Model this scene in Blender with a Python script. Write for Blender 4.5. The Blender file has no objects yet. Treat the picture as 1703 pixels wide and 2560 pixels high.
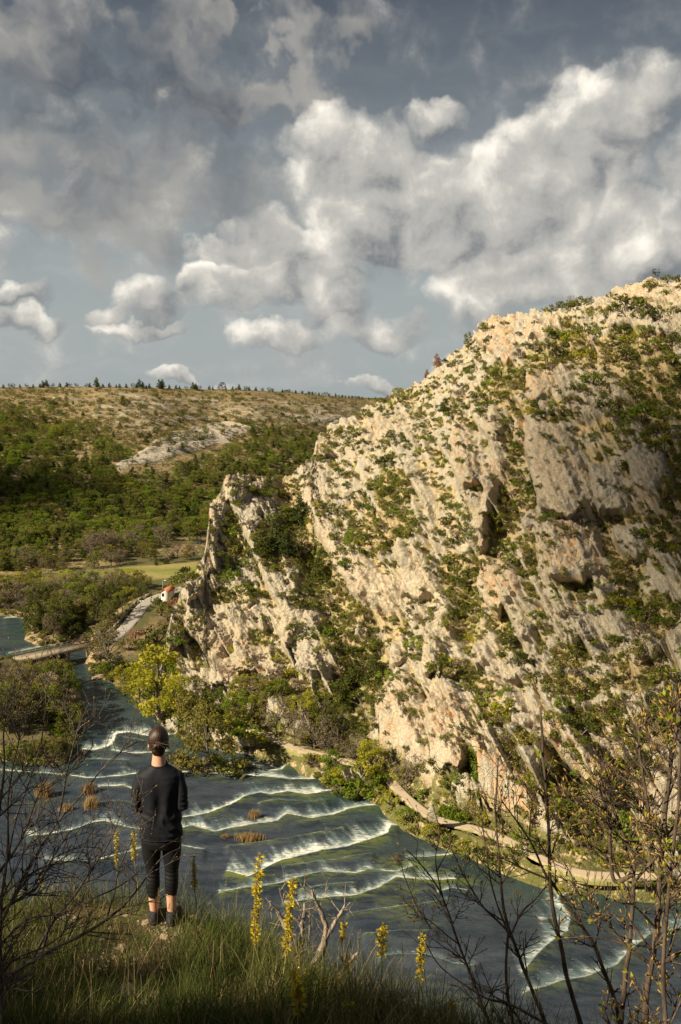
import bpy, bmesh, math, random
import numpy as np
from mathutils import Vector, Matrix

R = math.radians
sc = bpy.context.scene
col = sc.collection
rng = np.random.default_rng(7)
random.seed(7)

# ------------------------------------------------------------------ camera
F, CX, CY, CAMZ = 2200.0, 851.5, 1280.0, 55.0      # focal length in pixels of a 1703x2560 frame; river level is z = 0
PITCH = R(7.77)
cam_d = bpy.data.cameras.new('camera')
cam_d.sensor_fit = 'VERTICAL'
cam_d.sensor_height = 36.0
cam_d.lens = 36.0 * F / 2560.0
cam_d.clip_start = 0.1
cam_d.clip_end = 20000
cam = bpy.data.objects.new('camera', cam_d)
cam.location = (0, 0, CAMZ)
cam.rotation_euler = (R(90) - PITCH, 0, 0)
col.objects.link(cam)
sc.camera = cam

# ------------------------------------------------------------------ light
SUN_EL, SUN_AZ = R(35), R(-120)        # azimuth measured from +Y towards +X: the sun stands to the left and a little behind
sun_dir = Vector((math.sin(SUN_AZ) * math.cos(SUN_EL), math.cos(SUN_AZ) * math.cos(SUN_EL), math.sin(SUN_EL)))
sl = bpy.data.lights.new('sun', 'SUN')
sl.energy = 5.0
sl.angle = R(0.6)
sl.color = (1.0, 0.86, 0.62)
so = bpy.data.objects.new('sun', sl)
so.rotation_euler = sun_dir.to_track_quat('Z', 'Y').to_euler()
so.location = (-60, -30, 120)
col.objects.link(so)
sc.view_settings.view_transform = 'Standard'
sc.view_settings.look = 'None'
sc.view_settings.gamma = 1.0
sc.view_settings.exposure = 0.8
sc.render.engine = 'CYCLES'
sc.cycles.use_denoising = True
sc.cycles.max_bounces = 4
sc.cycles.diffuse_bounces = 2
sc.cycles.glossy_bounces = 2
sc.cycles.transmission_bounces = 3
sc.cycles.transparent_max_bounces = 6
sc.cycles.caustics_reflective = False
sc.cycles.caustics_refractive = False
sc.cycles.sample_clamp_indirect = 4.0


def ratio(px, py):
    """direction through a picture point, as x/Y and z/Y"""
    px = np.asarray(px, float); py = np.asarray(py, float)
    v = py - CY
    den = F * math.cos(PITCH) - v * math.sin(PITCH)
    return (px - CX) / den, (-F * math.sin(PITCH) - v * math.cos(PITCH)) / den


def at_y(px, py, Y):
    a, b = ratio(px, py)
    return np.stack([a * Y, np.asarray(Y) + 0 * a, CAMZ + b * Y], -1)


def at_z(px, py, z=0.0):
    a, b = ratio(px, py)
    Y = (z - CAMZ) / b
    return np.stack([a * Y, Y, np.asarray(z) + 0 * a], -1)


def to_px(p):
    p = np.asarray(p, float)
    x, y, z = p[..., 0], p[..., 1], p[..., 2] - CAMZ
    d = y * math.cos(PITCH) - z * math.sin(PITCH)
    u = y * math.sin(PITCH) + z * math.cos(PITCH)
    return CX + F * x / d, CY - F * u / d


# ------------------------------------------------------------------ node helpers
class NT:
    def __init__(self, tree):
        self.t = tree
        self.n = tree.nodes
        self.l = tree.links

    def node(self, kind, **kw):
        n = self.n.new(kind)
        ins = kw.pop('ins', {})
        for k, v in kw.items():
            setattr(n, k, v)
        for k, v in ins.items():
            self.put(n.inputs[k], v)
        return n

    def put(self, sock, v):
        if isinstance(v, bpy.types.NodeSocket):
            self.l.new(v, sock)
        else:
            if isinstance(v, tuple) and len(v) == 3 and sock.type == 'RGBA':
                v = v + (1.0,)
            sock.default_value = v

    def math(self, op, a, b=0.0, c=0.0, clamp=False):
        n = self.n.new('ShaderNodeMath')
        n.operation = op
        n.use_clamp = clamp
        for s, v in zip(n.inputs, (a, b, c)):
            self.put(s, v)
        return n.outputs[0]

    def vmath(self, op, a, b=None, scale=None):
        n = self.n.new('ShaderNodeVectorMath')
        n.operation = op
        self.put(n.inputs[0], a)
        if b is not None:
            self.put(n.inputs[1], b)
        if scale is not None:
            self.put(n.inputs['Scale'], scale)
        return n.outputs['Value'] if op in ('LENGTH', 'DOT_PRODUCT', 'DISTANCE') else n.outputs[0]

    def mix(self, f, a, b, blend='MIX'):
        n = self.n.new('ShaderNodeMix')
        n.data_type = 'RGBA'
        n.blend_type = blend
        n.clamp_factor = True
        self.put(n.inputs[0], f)
        self.put(n.inputs[6], a)
        self.put(n.inputs[7], b)
        return n.outputs[2]

    def ramp(self, v, lo, hi, a=0.0, b=1.0, smooth=True):
        n = self.n.new('ShaderNodeMapRange')
        n.interpolation_type = 'SMOOTHSTEP' if smooth else 'LINEAR'
        for i, x in enumerate((v, lo, hi, a, b)):
            self.put(n.inputs[i], x)
        return n.outputs[0]

    def noise(self, vec, scale, detail=4.0, rough=0.55, dist=0.0, out=0):
        n = self.n.new('ShaderNodeTexNoise')
        self.put(n.inputs['Vector'], vec)
        n.inputs['Scale'].default_value = scale
        n.inputs['Detail'].default_value = detail
        n.inputs['Roughness'].default_value = rough
        n.inputs['Distortion'].default_value = dist
        return n.outputs[out]

    def voronoi(self, vec, scale, feature='F1', out=0):
        n = self.n.new('ShaderNodeTexVoronoi')
        n.feature = feature
        self.put(n.inputs['Vector'], vec)
        n.inputs['Scale'].default_value = scale
        return n.outputs[out]

    def attr(self, name, out='Fac'):
        n = self.n.new('ShaderNodeAttribute')
        n.attribute_name = name
        return n.outputs[out]

    def pos(self):
        return self.n.new('ShaderNodeNewGeometry').outputs['Position']

    def scalev(self, v, s):
        return self.vmath('MULTIPLY', v, s)

    def bump(self, h, strength, dist, normal=None):
        n = self.n.new('ShaderNodeBump')
        self.put(n.inputs['Height'], h)
        self.put(n.inputs['Strength'], strength)
        self.put(n.inputs['Distance'], dist)
        if normal is not None:
            self.put(n.inputs['Normal'], normal)
        return n.outputs[0]


def new_mat(name):
    m = bpy.data.materials.new(name)
    m.use_nodes = True
    m.node_tree.nodes.clear()
    t = NT(m.node_tree)
    out = t.node('ShaderNodeOutputMaterial')
    return m, t, out


def principled(t, out, **ins):
    b = t.node('ShaderNodeBsdfPrincipled')
    for k, v in ins.items():
        t.put(b.inputs[k.replace('_', ' ')], v)
    t.l.new(b.outputs[0], out.inputs[0])
    return b


# ------------------------------------------------------------------ sky
world = bpy.data.worlds.new('World')
sc.world = world
world.use_nodes = True
world.node_tree.nodes.clear()
w = NT(world.node_tree)


def azel(px, py):
    a, b = ratio(px, py)
    return math.atan(float(a)), math.atan2(float(b), math.hypot(1.0, float(a)))


HEAPED = [  # billowing clouds: picture x, y, half width, half height
    (1590, 250, 125, 95), (1480, 330, 150, 110), (1350, 400, 150, 95), (1440, 490, 230, 110), (1710, 390, 50, 55),
    (900, 375, 170, 85), (812, 300, 50, 60), (1090, 300, 62, 50), (960, 490, 250, 95), (1180, 480, 160, 110),
    (640, 585, 105, 62), (560, 625, 90, 30), (830, 600, 190, 50), (1110, 590, 120, 50), (1300, 640, 200, 110), (1560, 620, 220, 120),
    (600, 722, 165, 64), (500, 697, 60, 42), (825, 757, 82, 70), (700, 850, 125, 38), (950, 828, 125, 46),
    (372, 756, 100, 60), (337, 824, 100, 18), (268, 788, 40, 28), (30, 735, 90, 30), (55, 797, 120, 32),
    (434, 957, 62, 18), (567, 955, 54, 20), (1099, 924, 32, 24), (940, 967, 66, 22), (1210, 760, 140, 90), (1450, 690, 260, 80), (1130, 560, 330, 110), (720, 660, 200, 70),
    (-300, 600, 260, 110), (2020, 480, 280, 200)]
WISPS = [  # thin soft cloud high up
    (420, 165, 230, 95), (520, 265, 150, 85), (640, 170, 130, 80), (803, 90, 80, 130), (130, 210, 130, 90), (110, 50, 200, 80),
    (280, 480, 480, 170), (-350, 150, 300, 150), (2100, 80, 250, 120)]

dirv = w.vmath('NORMALIZE', w.node('ShaderNodeTexCoord').outputs['Generated'])
sx = w.node('ShaderNodeSeparateXYZ', ins={0: dirv})
az = w.math('ARCTAN2', sx.outputs[0], sx.outputs[1])
el = w.math('ARCSINE', sx.outputs[2])
ae = w.node('ShaderNodeCombineXYZ', ins={0: az, 1: el}).outputs[0]


def noise2(vec, scale, detail, rough, out=0, dist=0.0):
    n = w.node('ShaderNodeTexNoise', noise_dimensions='2D')
    w.put(n.inputs['Vector'], vec)
    n.inputs['Scale'].default_value = scale
    n.inputs['Detail'].default_value = detail
    n.inputs['Roughness'].default_value = rough
    n.inputs['Distortion'].default_value = dist
    return n.outputs[out]


def blob_field(vec, blobs, k=0.8):
    """sums over round bumps q on (azimuth, elevation): q times the offset in its own heap, and q itself, as one vector"""
    acc = None
    for (px, py, rx, ry) in blobs:
        a, e = azel(px, py)
        n = w.node('ShaderNodeVectorMath', operation='MULTIPLY_ADD')
        w.put(n.inputs[0], vec)
        n.inputs[1].default_value = (F / rx, F / ry, 0)
        n.inputs[2].default_value = (-a * F / rx, -e * F / ry, 1)
        d = n.outputs[0]
        q = w.math('MULTIPLY_ADD', w.vmath('DOT_PRODUCT', d, d), -k, 1.0 + k, clamp=True)
        m = w.vmath('SCALE', d, scale=q)
        acc = m if acc is None else w.vmath('ADD', acc, m)
    return w.node('ShaderNodeSeparateXYZ', ins={0: acc}).outputs


warpv = w.vmath('SUBTRACT', noise2(ae, 13.0, 4.0, 0.55, 1), (0.5, 0.5, 0.5))
ae_w = w.vmath('ADD', ae, w.vmath('SCALE', warpv, scale=0.065))
puff = w.math('SUBTRACT', noise2(ae_w, 15.0, 5.0, 0.52), 0.5)
finec = w.math('SUBTRACT', noise2(ae, 30.0, 6.0, 0.6), 0.5)
H = blob_field(ae_w, HEAPED)
dens = w.math('ADD', H[2], w.math('MULTIPLY', puff, 0.70))
dens = w.math('ADD', dens, w.math('MULTIPLY', finec, 0.55))
heap_a = w.ramp(dens, -0.08, 0.95, 0.0, 0.97)
off = w.math('ADD', w.math('MULTIPLY', H[0], -0.35), w.math('MULTIPLY', H[1], 0.80))
lit = w.math('DIVIDE', off, w.math('MAXIMUM', H[2], 0.22))
lit = w.math('ADD', w.math('MULTIPLY', lit, 0.70), w.math('MULTIPLY', puff, 1.5))
lit = w.math('ADD', lit, w.math('MULTIPLY', finec, 0.75))
lit = w.math('ADD', lit, w.ramp(el, 0.42, 0.1, -0.10, 0.04))

wisp = blob_field(w.vmath('ADD', ae, w.vmath('SCALE', warpv, scale=0.24)), WISPS)[2]
soft_n = noise2(w.vmath('MULTIPLY', ae_w, (1.0, 1.3, 0)), 6.5, 4.0, 0.55)
wisp_a = w.ramp(w.math('ADD', wisp, w.math('MULTIPLY', w.math('SUBTRACT', soft_n, 0.5), 1.6)), 0.05, 1.2, 0.0, 0.85)
# long flat streaks low over the horizon
str_n = noise2(w.vmath('ADD', w.vmath('MULTIPLY', ae, (2.0, 14.0, 0)), w.vmath('SCALE', warpv, scale=0.5)), 2.0, 4.0, 0.5)
str_a = w.math('MULTIPLY', w.ramp(str_n, 0.36, 0.74), w.ramp(el, 0.26, 0.03, 0.10, 0.65))

sky = w.node('ShaderNodeTexSky', sky_type='NISHITA')
sky.sun_disc = False
sky.sun_elevation = SUN_EL
sky.sun_rotation = SUN_AZ
sky.air_density = 1.0
sky.dust_density = 2.0
sky.ozone_density = 1.5
SKY_S = 0.075
clear = w.vmath('MULTIPLY', sky.outputs[0], (SKY_S * 0.98, SKY_S * 0.78, SKY_S * 0.64))
# thin grey veil over the blue: denser towards the horizon
veil = w.ramp(el, 0.0, 0.60, 0.88, 0.72)
c = w.mix(veil, clear, w.mix(w.ramp(el, 0.02, 0.5), (0.285, 0.320, 0.325), (0.024, 0.034, 0.054)))
c = w.mix(str_a, c, w.mix(str_n, (0.15, 0.175, 0.19), (0.40, 0.41, 0.39)))
c = w.mix(wisp_a, c, w.mix(w.ramp(soft_n, 0.30, 0.66), (0.066, 0.078, 0.098), (0.28, 0.27, 0.25)))
heap_c = w.mix(w.ramp(lit, -0.70, 0.05), (0.125, 0.138, 0.152), (0.37, 0.36, 0.335))
heap_c = w.mix(w.ramp(lit, -0.05, 0.85), heap_c, (0.82, 0.765, 0.67))
c = w.mix(heap_a, c, heap_c)
below = w.ramp(el, -0.03, -0.10)
c = w.mix(below, c, (0.10, 0.10, 0.08))
bg = w.node('ShaderNodeBackground', ins={'Color': c, 'Strength': 0.80})
wo = w.node('ShaderNodeOutputWorld')
w.l.new(bg.outputs[0], wo.inputs[0])
world.cycles.sampling_method = 'NONE'

# ------------------------------------------------------------------ numpy noise
_perm = np.random.default_rng(3).permutation(4096).astype(np.int64)
_grad = np.random.default_rng(5).normal(size=(4096, 3))
_grad /= np.linalg.norm(_grad, axis=1)[:, None]


def _hash(i, j, k):
    return _perm[(_perm[(_perm[i & 4095] + j) & 4095] + k) & 4095]


def perlin(p):
    p = np.asarray(p, float)
    i = np.floor(p).astype(np.int64)
    f = p - i
    u = f * f * f * (f * (f * 6 - 15) + 10)
    r = 0
    for dx in (0, 1):
        wx = u[..., 0] if dx else 1 - u[..., 0]
        for dy in (0, 1):
            wy = u[..., 1] if dy else 1 - u[..., 1]
            for dz in (0, 1):
                wz = u[..., 2] if dz else 1 - u[..., 2]
                g = _grad[_hash(i[..., 0] + dx, i[..., 1] + dy, i[..., 2] + dz)]
                r = r + wx * wy * wz * (g[..., 0] * (f[..., 0] - dx) + g[..., 1] * (f[..., 1] - dy) + g[..., 2] * (f[..., 2] - dz))
    return r * 1.4


def fbm(p, octs=4, gain=0.5, ridged=False):
    r, a, s = 0, 1.0, 0
    p = np.asarray(p, float)
    for o in range(octs):
        n = perlin(p * 2.03 ** o + 17.3 * o)
        r = r + a * ((1 - 2 * np.abs(n)) if ridged else n)
        s += a
        a *= gain
    return r / s


def worley(p):
    """distance to the nearest and the second nearest cell point, and a random number of the nearest cell"""
    p = np.asarray(p, float)
    i = np.floor(p).astype(np.int64)
    f1 = np.full(p.shape[:-1], 9.0)
    f2 = f1.copy()
    idn = np.zeros(p.shape[:-1], np.int64)
    for dx in (-1, 0, 1):
        for dy in (-1, 0, 1):
            for dz in (-1, 0, 1):
                h = _hash(i[..., 0] + dx, i[..., 1] + dy, i[..., 2] + dz)
                q = i + (dx, dy, dz) + 0.5 + 0.45 * _grad[h]
                d = np.sqrt(((p - q) ** 2).sum(-1))
                near = d < f1
                f2 = np.where(near, f1, np.minimum(f2, d))
                idn = np.where(near, h, idn)
                f1 = np.where(near, d, f1)
    return f1, f2, idn / 4096.0


def sstep(x, a, b):
    t = np.clip((x - a) / (b - a), 0, 1)
    return t * t * (3 - 2 * t)


def tps(pts, vals, reg=1e-3):
    pts = np.asarray(pts, float) / 500.0
    n = len(pts)
    d = np.linalg.norm(pts[:, None] - pts[None], axis=-1)
    K = np.where(d > 0, d * d * np.log(np.maximum(d, 1e-9)), 0) + reg * np.eye(n)
    P = np.hstack([np.ones((n, 1)), pts])
    A = np.block([[K, P], [P.T, np.zeros((3, 3))]])
    s = np.linalg.solve(A, np.concatenate([vals, np.zeros(3)]))

    def f(px, py):
        q = np.stack([px, py], -1) / 500.0
        r = s[n] + s[n + 1] * q[..., 0] + s[n + 2] * q[..., 1]
        for k in range(n):
            dd = ((q - pts[k]) ** 2).sum(-1)
            r = r + s[k] * 0.5 * dd * np.log(np.maximum(dd, 1e-12))
        return r
    return f


def poly_sd(px, py, poly):
    """signed distance to a polygon, positive inside"""
    poly = np.asarray(poly, float)
    d = np.full(px.shape, 1e9)
    inside = np.zeros(px.shape, bool)
    n = len(poly)
    for k in range(n):
        a, b = poly[k], poly[(k + 1) % n]
        e = b - a
        wx, wy = px - a[0], py - a[1]
        t = np.clip((wx * e[0] + wy * e[1]) / (e @ e), 0, 1)
        d = np.minimum(d, (wx - t * e[0]) ** 2 + (wy - t * e[1]) ** 2)
        if a[1] != b[1]:
            c1 = (py < a[1]) != (py < b[1])
            xx = a[0] + (py - a[1]) / (b[1] - a[1]) * e[0]
            inside ^= c1 & (px < xx)
    d = np.sqrt(d)
    return np.where(inside, d, -d)


def line_d(px, py, pts):
    """distance to a polyline, the side (positive left of travel, picture y down), and the arc position"""
    pts = np.asarray(pts, float)
    best = np.full(px.shape, 1e9)
    side = np.zeros(px.shape)
    arc = np.zeros(px.shape)
    L = 0.0
    for a, b in zip(pts[:-1], pts[1:]):
        e = b - a
        ln = math.sqrt(e @ e)
        wx, wy = px - a[0], py - a[1]
        t = np.clip((wx * e[0] + wy * e[1]) / (ln * ln), 0, 1)
        d = np.hypot(wx - t * e[0], wy - t * e[1])
        s = (wx * e[1] - wy * e[0]) / ln
        m = d < best
        best = np.where(m, d, best)
        side = np.where(m, s, side)
        arc = np.where(m, L + t * ln, arc)
        L += ln
    return best, side, arc, L


# ------------------------------------------------------------------ object helpers
def tag(o, label=None, cat=None, group=None, kind=None):
    if label: o['label'] = label
    if cat: o['category'] = cat
    if group: o['group'] = group
    if kind: o['kind'] = kind
    return o


def mesh_np(name, v, f, mat=None, smooth=False):
    """v: (n,3); f: (m,k) array or list of such arrays"""
    me = bpy.data.meshes.new(name)
    fs = f if isinstance(f, list) else [f]
    fs = [np.asarray(q, np.int32) for q in fs if len(q)]
    v = np.asarray(v, np.float32)
    me.vertices.add(len(v))
    me.vertices.foreach_set('co', v.ravel())
    tot = sum(q.size for q in fs)
    me.loops.add(tot)
    me.loops.foreach_set('vertex_index', np.concatenate([q.ravel() for q in fs]))
    cnt = np.concatenate([np.full(len(q), q.shape[1], np.int32) for q in fs])
    me.polygons.add(len(cnt))
    me.polygons.foreach_set('loop_start', np.concatenate([[0], np.cumsum(cnt)[:-1]]).astype(np.int32))
    me.polygons.foreach_set('loop_total', cnt)
    if smooth:
        me.polygons.foreach_set('use_smooth', np.ones(len(cnt), bool))
    me.update(calc_edges=True)
    if mat:
        me.materials.append(mat)
    return me


def link(name, me, parent=None, loc=None):
    o = bpy.data.objects.new(name, me)
    col.objects.link(o)
    if parent is not None:
        o.parent = parent
    if loc is not None:
        o.location = loc
    return o


def set_attr(me, name, vals):
    a = me.attributes.new(name, 'FLOAT', 'POINT')
    a.data.foreach_set('value', np.asarray(vals, np.float32).ravel())


def set_color(me, name, vals):
    a = me.attributes.new(name, 'FLOAT_COLOR', 'POINT')
    v = np.concatenate([vals, np.ones((len(vals), 1))], 1)
    a.data.foreach_set('color', v.astype(np.float32).ravel())


def grid_faces(nr, nc):
    i = np.arange((nr - 1) * nc).reshape(nr - 1, nc)[:, :-1].ravel()
    return np.stack([i, i + 1, i + nc + 1, i + nc], 1)


def shade_smooth(me):
    me.polygons.foreach_set('use_smooth', np.ones(len(me.polygons), bool))


def grid_normals(P):
    du = np.gradient(P, axis=1)
    dv = np.gradient(P, axis=0)
    n = np.cross(du, dv)
    n /= np.maximum(np.linalg.norm(n, axis=-1, keepdims=True), 1e-9)
    return n

# ================================================================== materials of the ground
def m_hill():
    m, t, out = new_mat('limestone_hillside')
    p = t.pos()
    rock = t.attr('rock')
    stain = t.attr('stain')
    n1 = t.noise(p, 0.16, 5, 0.6)
    n2 = t.noise(p, 0.9, 5, 0.65)
    n3 = t.noise(p, 3.2, 4, 0.7)
    streak = t.noise(t.scalev(p, (1.0, 1.0, 0.09)), 0.75, 5, 0.65, 0.3)
    big = t.noise(p, 0.045, 3, 0.5)
    lime = t.mix(n1, (0.42, 0.360, 0.258), (0.55, 0.480, 0.352))
    lime = t.mix(t.ramp(t.math('ADD', t.math('MULTIPLY', streak, 0.7), t.math('MULTIPLY', n2, 0.3)), 0.42, 0.62), lime, (0.37, 0.340, 0.280))
    lime = t.mix(t.ramp(n3, 0.50, 0.78, 0.0, 0.55), lime, (0.25, 0.232, 0.19))
    lime = t.mix(t.ramp(t.noise(p, 0.07, 4, 0.6), 0.50, 0.62, 0.0, 0.6), lime, t.mix(n2, (0.36, 0.335, 0.28), (0.47, 0.43, 0.36)))
    warm = t.math('MULTIPLY', t.ramp(streak, 0.47, 0.58), t.math('ADD', stain, t.ramp(big, 0.55, 0.7, 0.0, 0.35)), clamp=True)
    lime = t.mix(warm, lime, (0.56, 0.34, 0.17))
    soil = t.mix(n1, (0.42, 0.31, 0.170), (0.54, 0.43, 0.27))
    grass = t.mix(n2, (0.15, 0.155, 0.045), (0.33, 0.30, 0.12))
    g = t.ramp(t.math('ADD', t.math('MULTIPLY', n1, 0.5), t.math('MULTIPLY', n2, 0.5)), 0.45, 0.58)
    low = t.mix(g, soil, grass)
    low = t.mix(t.math('MULTIPLY', t.attr('lush'), t.ramp(n2, 0.36, 0.5)), low, t.mix(n3, (0.07, 0.08, 0.025), (0.19, 0.175, 0.06)))
    c = t.mix(t.ramp(t.math('ADD', rock, t.math('MULTIPLY', t.math('SUBTRACT', n2, 0.5), 0.9)), 0.30, 0.52), low, lime)
    wob = t.vmath('ADD', p, t.vmath('SCALE', t.noise(p, 0.8, 3, 0.6, out=1), scale=1.1))
    ck = t.voronoi(t.scalev(wob, (1.0, 1.0, 0.6)), 0.55, 'DISTANCE_TO_EDGE')
    ck2 = t.voronoi(t.scalev(wob, (1.0, 1.0, 1.5)), 1.5, 'DISTANCE_TO_EDGE')
    crk = t.math('MULTIPLY', t.ramp(ck, 0.0, 0.05), t.ramp(ck2, 0.0, 0.07, 0.45, 1.0))
    c = t.mix(t.math('MULTIPLY', t.math('SUBTRACT', 1.0, crk), t.math('MULTIPLY', rock, 0.32)), c, (0.16, 0.135, 0.10))
    h = t.math('ADD', t.math('MULTIPLY', streak, 0.8), t.math('MULTIPLY', n3, 0.9))
    h = t.math('ADD', t.math('ADD', h, n2), t.math('MULTIPLY', crk, 0.5))
    principled(t, out, Base_Color=c, Roughness=0.95, Specular_IOR_Level=0.15, Normal=t.bump(h, 0.7, 0.35))
    return m


def m_far():
    m, t, out = new_mat('far_karst_slope')
    p = t.pos()
    n1 = t.noise(p, 0.02, 5, 0.6)
    n2 = t.noise(p, 0.12, 5, 0.65)
    ban = t.noise(t.scalev(p, (0.25, 0.25, 3.0)), 0.12, 5, 0.65)
    rock = t.attr('rock')
    soil = t.mix(n1, (0.22, 0.155, 0.085), (0.34, 0.25, 0.14))
    scrub = t.mix(n2, (0.07, 0.085, 0.028), (0.17, 0.165, 0.06))
    c = t.mix(t.ramp(n2, 0.46, 0.60), soil, scrub)
    lime = t.mix(n2, (0.30, 0.26, 0.20), (0.46, 0.41, 0.33))
    f = t.math('ADD', rock, t.math('MULTIPLY', t.math('SUBTRACT', t.math('ADD', t.math('MULTIPLY', ban, 0.6), t.math('MULTIPLY', n2, 0.4)), 0.5), 2.2))
    c = t.mix(t.ramp(f, 0.38, 0.66), c, lime)
    principled(t, out, Base_Color=c, Roughness=1.0, Specular_IOR_Level=0.1, Normal=t.bump(t.math('ADD', ban, n2), 0.9, 4.0))
    return m


def m_floor():
    m, t, out = new_mat('valley_soil')
    p = t.pos()
    n1 = t.noise(p, 0.05, 5, 0.6)
    n2 = t.noise(p, 0.5, 5, 0.65)
    c = t.mix(n2, (0.05, 0.06, 0.02), (0.15, 0.13, 0.06))
    c = t.mix(t.ramp(n1, 0.5, 0.7), c, (0.20, 0.16, 0.09))
    mead = t.attr('meadow')
    gold = t.noise(t.scalev(p, (0.25, 1.0, 1.0)), 0.09, 4, 0.6)
    c = t.mix(mead, c, t.mix(t.ramp(gold, 0.4, 0.6), (0.16, 0.19, 0.045), (0.30, 0.25, 0.10)))
    bare = t.attr('bare')
    c = t.mix(t.math('MULTIPLY', bare, t.ramp(n2, 0.35, 0.55)), c, (0.42, 0.30, 0.18))
    principled(t, out, Base_Color=c, Roughness=1.0, Specular_IOR_Level=0.1, Normal=t.bump(n2, 0.7, 0.4))
    return m


def m_path():
    m, t, out = new_mat('gravel_path')
    p = t.pos()
    n = t.noise(p, 1.2, 6, 0.7)
    edge = t.attr('edge')
    c = t.mix(n, (0.40, 0.31, 0.21), (0.54, 0.45, 0.34))
    c = t.mix(t.ramp(t.math('ADD', edge, t.math('MULTIPLY', t.math('SUBTRACT', n, 0.5), 1.2)), 0.55, 0.9), c, (0.22, 0.21, 0.08))
    principled(t, out, Base_Color=c, Roughness=1.0, Specular_IOR_Level=0.1, Normal=t.bump(n, 0.5, 0.1))
    return m


def m_road():
    m, t, out = new_mat('worn_road')
    p = t.pos()
    n = t.noise(p, 0.7, 6, 0.7)
    c = t.mix(n, (0.26, 0.24, 0.22), (0.38, 0.35, 0.31))
    principled(t, out, Base_Color=c, Roughness=0.95, Normal=t.bump(n, 0.3, 0.05))
    return m


def m_water():
    m, t, out = new_mat('river_water')
    p = t.pos()
    foam, algae, shal = t.attr('foam'), t.attr('algae'), t.attr('shallow')
    flow = t.vmath('MULTIPLY', t.vmath('ADD', p, t.vmath('SCALE', t.noise(p, 0.12, 3, 0.5, out=1), scale=3.0)), (0.45, 1.3, 1.0))
    n1 = t.noise(flow, 0.55, 6, 0.62)
    n2 = t.noise(flow, 2.2, 5, 0.7)
    n3 = t.noise(flow, 0.16, 4, 0.6)
    deep = t.mix(t.ramp(t.math('ADD', t.math('MULTIPLY', n3, 0.5), t.math('MULTIPLY', n1, 0.5)), 0.36, 0.64), (0.018, 0.027, 0.044), (0.055, 0.068, 0.090))
    weed = t.mix(n1, (0.030, 0.060, 0.022), (0.20, 0.23, 0.030))
    c = t.mix(t.math('MULTIPLY', shal, t.ramp(n1, 0.30, 0.62)), deep, (0.022, 0.060, 0.040))
    c = t.mix(t.math('MULTIPLY', algae, t.ramp(t.math('ADD', t.math('MULTIPLY', n1, 0.6), t.math('MULTIPLY', n2, 0.4)), 0.42, 0.56)), c, weed)
    brk = t.math('ADD', t.math('MULTIPLY', n1, 0.55), t.math('MULTIPLY', n2, 0.45))
    f = t.math('ADD', foam, t.math('MULTIPLY', t.math('SUBTRACT', brk, 0.5), 2.4))
    fm = t.math('MULTIPLY', t.ramp(f, 0.34, 1.05), t.ramp(foam, 0.03, 0.25))
    n4 = t.noise(flow, 5.0, 4, 0.7)
    fm = t.math('MAXIMUM', fm, t.math('MULTIPLY', t.ramp(n4, 0.60, 0.74), t.ramp(foam, 0.02, 0.16, 0.0, 0.8)))
    # pale turquoise where the foam thins out under the surface
    c = t.mix(t.ramp(foam, 0.08, 0.7, 0.0, 0.75), c, (0.20, 0.29, 0.30))
    c = t.mix(fm, c, (0.80, 0.80, 0.74))
    rough = t.math('ADD', 0.22, t.math('MULTIPLY', fm, 0.6))
    h = t.math('ADD', t.math('ADD', n1, t.math('MULTIPLY', n2, 0.6)), t.math('MULTIPLY', n4, 0.25))
    h = t.math('ADD', h, t.math('MULTIPLY', fm, 0.5))
    principled(t, out, Base_Color=c, Roughness=rough, IOR=1.33, Specular_IOR_Level=0.5, Normal=t.bump(h, 0.75, 0.25))
    return m


# ================================================================== the limestone hillside across the river
TOP = np.array([(380, 1760), (405, 1690), (420, 1610), (432, 1545), (450, 1500), (470, 1462), (500, 1425), (516, 1395), (522, 1330), (527, 1270), (548, 1240), (562, 1208),
                (590, 1198), (640, 1207), (690, 1212), (735, 1195), (752, 1178), (778, 1160), (793, 1120), (810, 1085), (850, 1062), (890, 1040), (940, 1015), (1000, 985),
                (1050, 958), (1090, 935), (1118, 905), (1130, 895), (1160, 880), (1190, 850), (1210, 815), (1235, 797), (1290, 792), (1340, 787), (1420, 775),
                (1480, 762), (1515, 752), (1535, 735), (1580, 720), (1640, 712), (1703, 702), (1800, 690), (1960, 685)], float)
BOT = np.array([(380, 1800), (440, 1850), (560, 1895), (640, 1898), (750, 1925), (800, 1975), (950, 2012), (1010, 2068), (1090, 2105), (1200, 2155), (1300, 2195),
                (1400, 2228), (1500, 2240), (1703, 2255), (1960, 2265)], float)
PATH_PX = [(470, 1772), (540, 1800), (600, 1818), (650, 1832), (690, 1852), (750, 1876), (800, 1886), (860, 1903), (905, 1912), (955, 1925), (975, 1950), (1005, 1985), (1040, 2015), (1075, 2042),
           (1110, 2056), (1160, 2066), (1215, 2078), (1270, 2100), (1330, 2135), (1400, 2172), (1470, 2188), (1560, 2192), (1640, 2188), (1740, 2184), (1850, 2184)]

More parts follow.
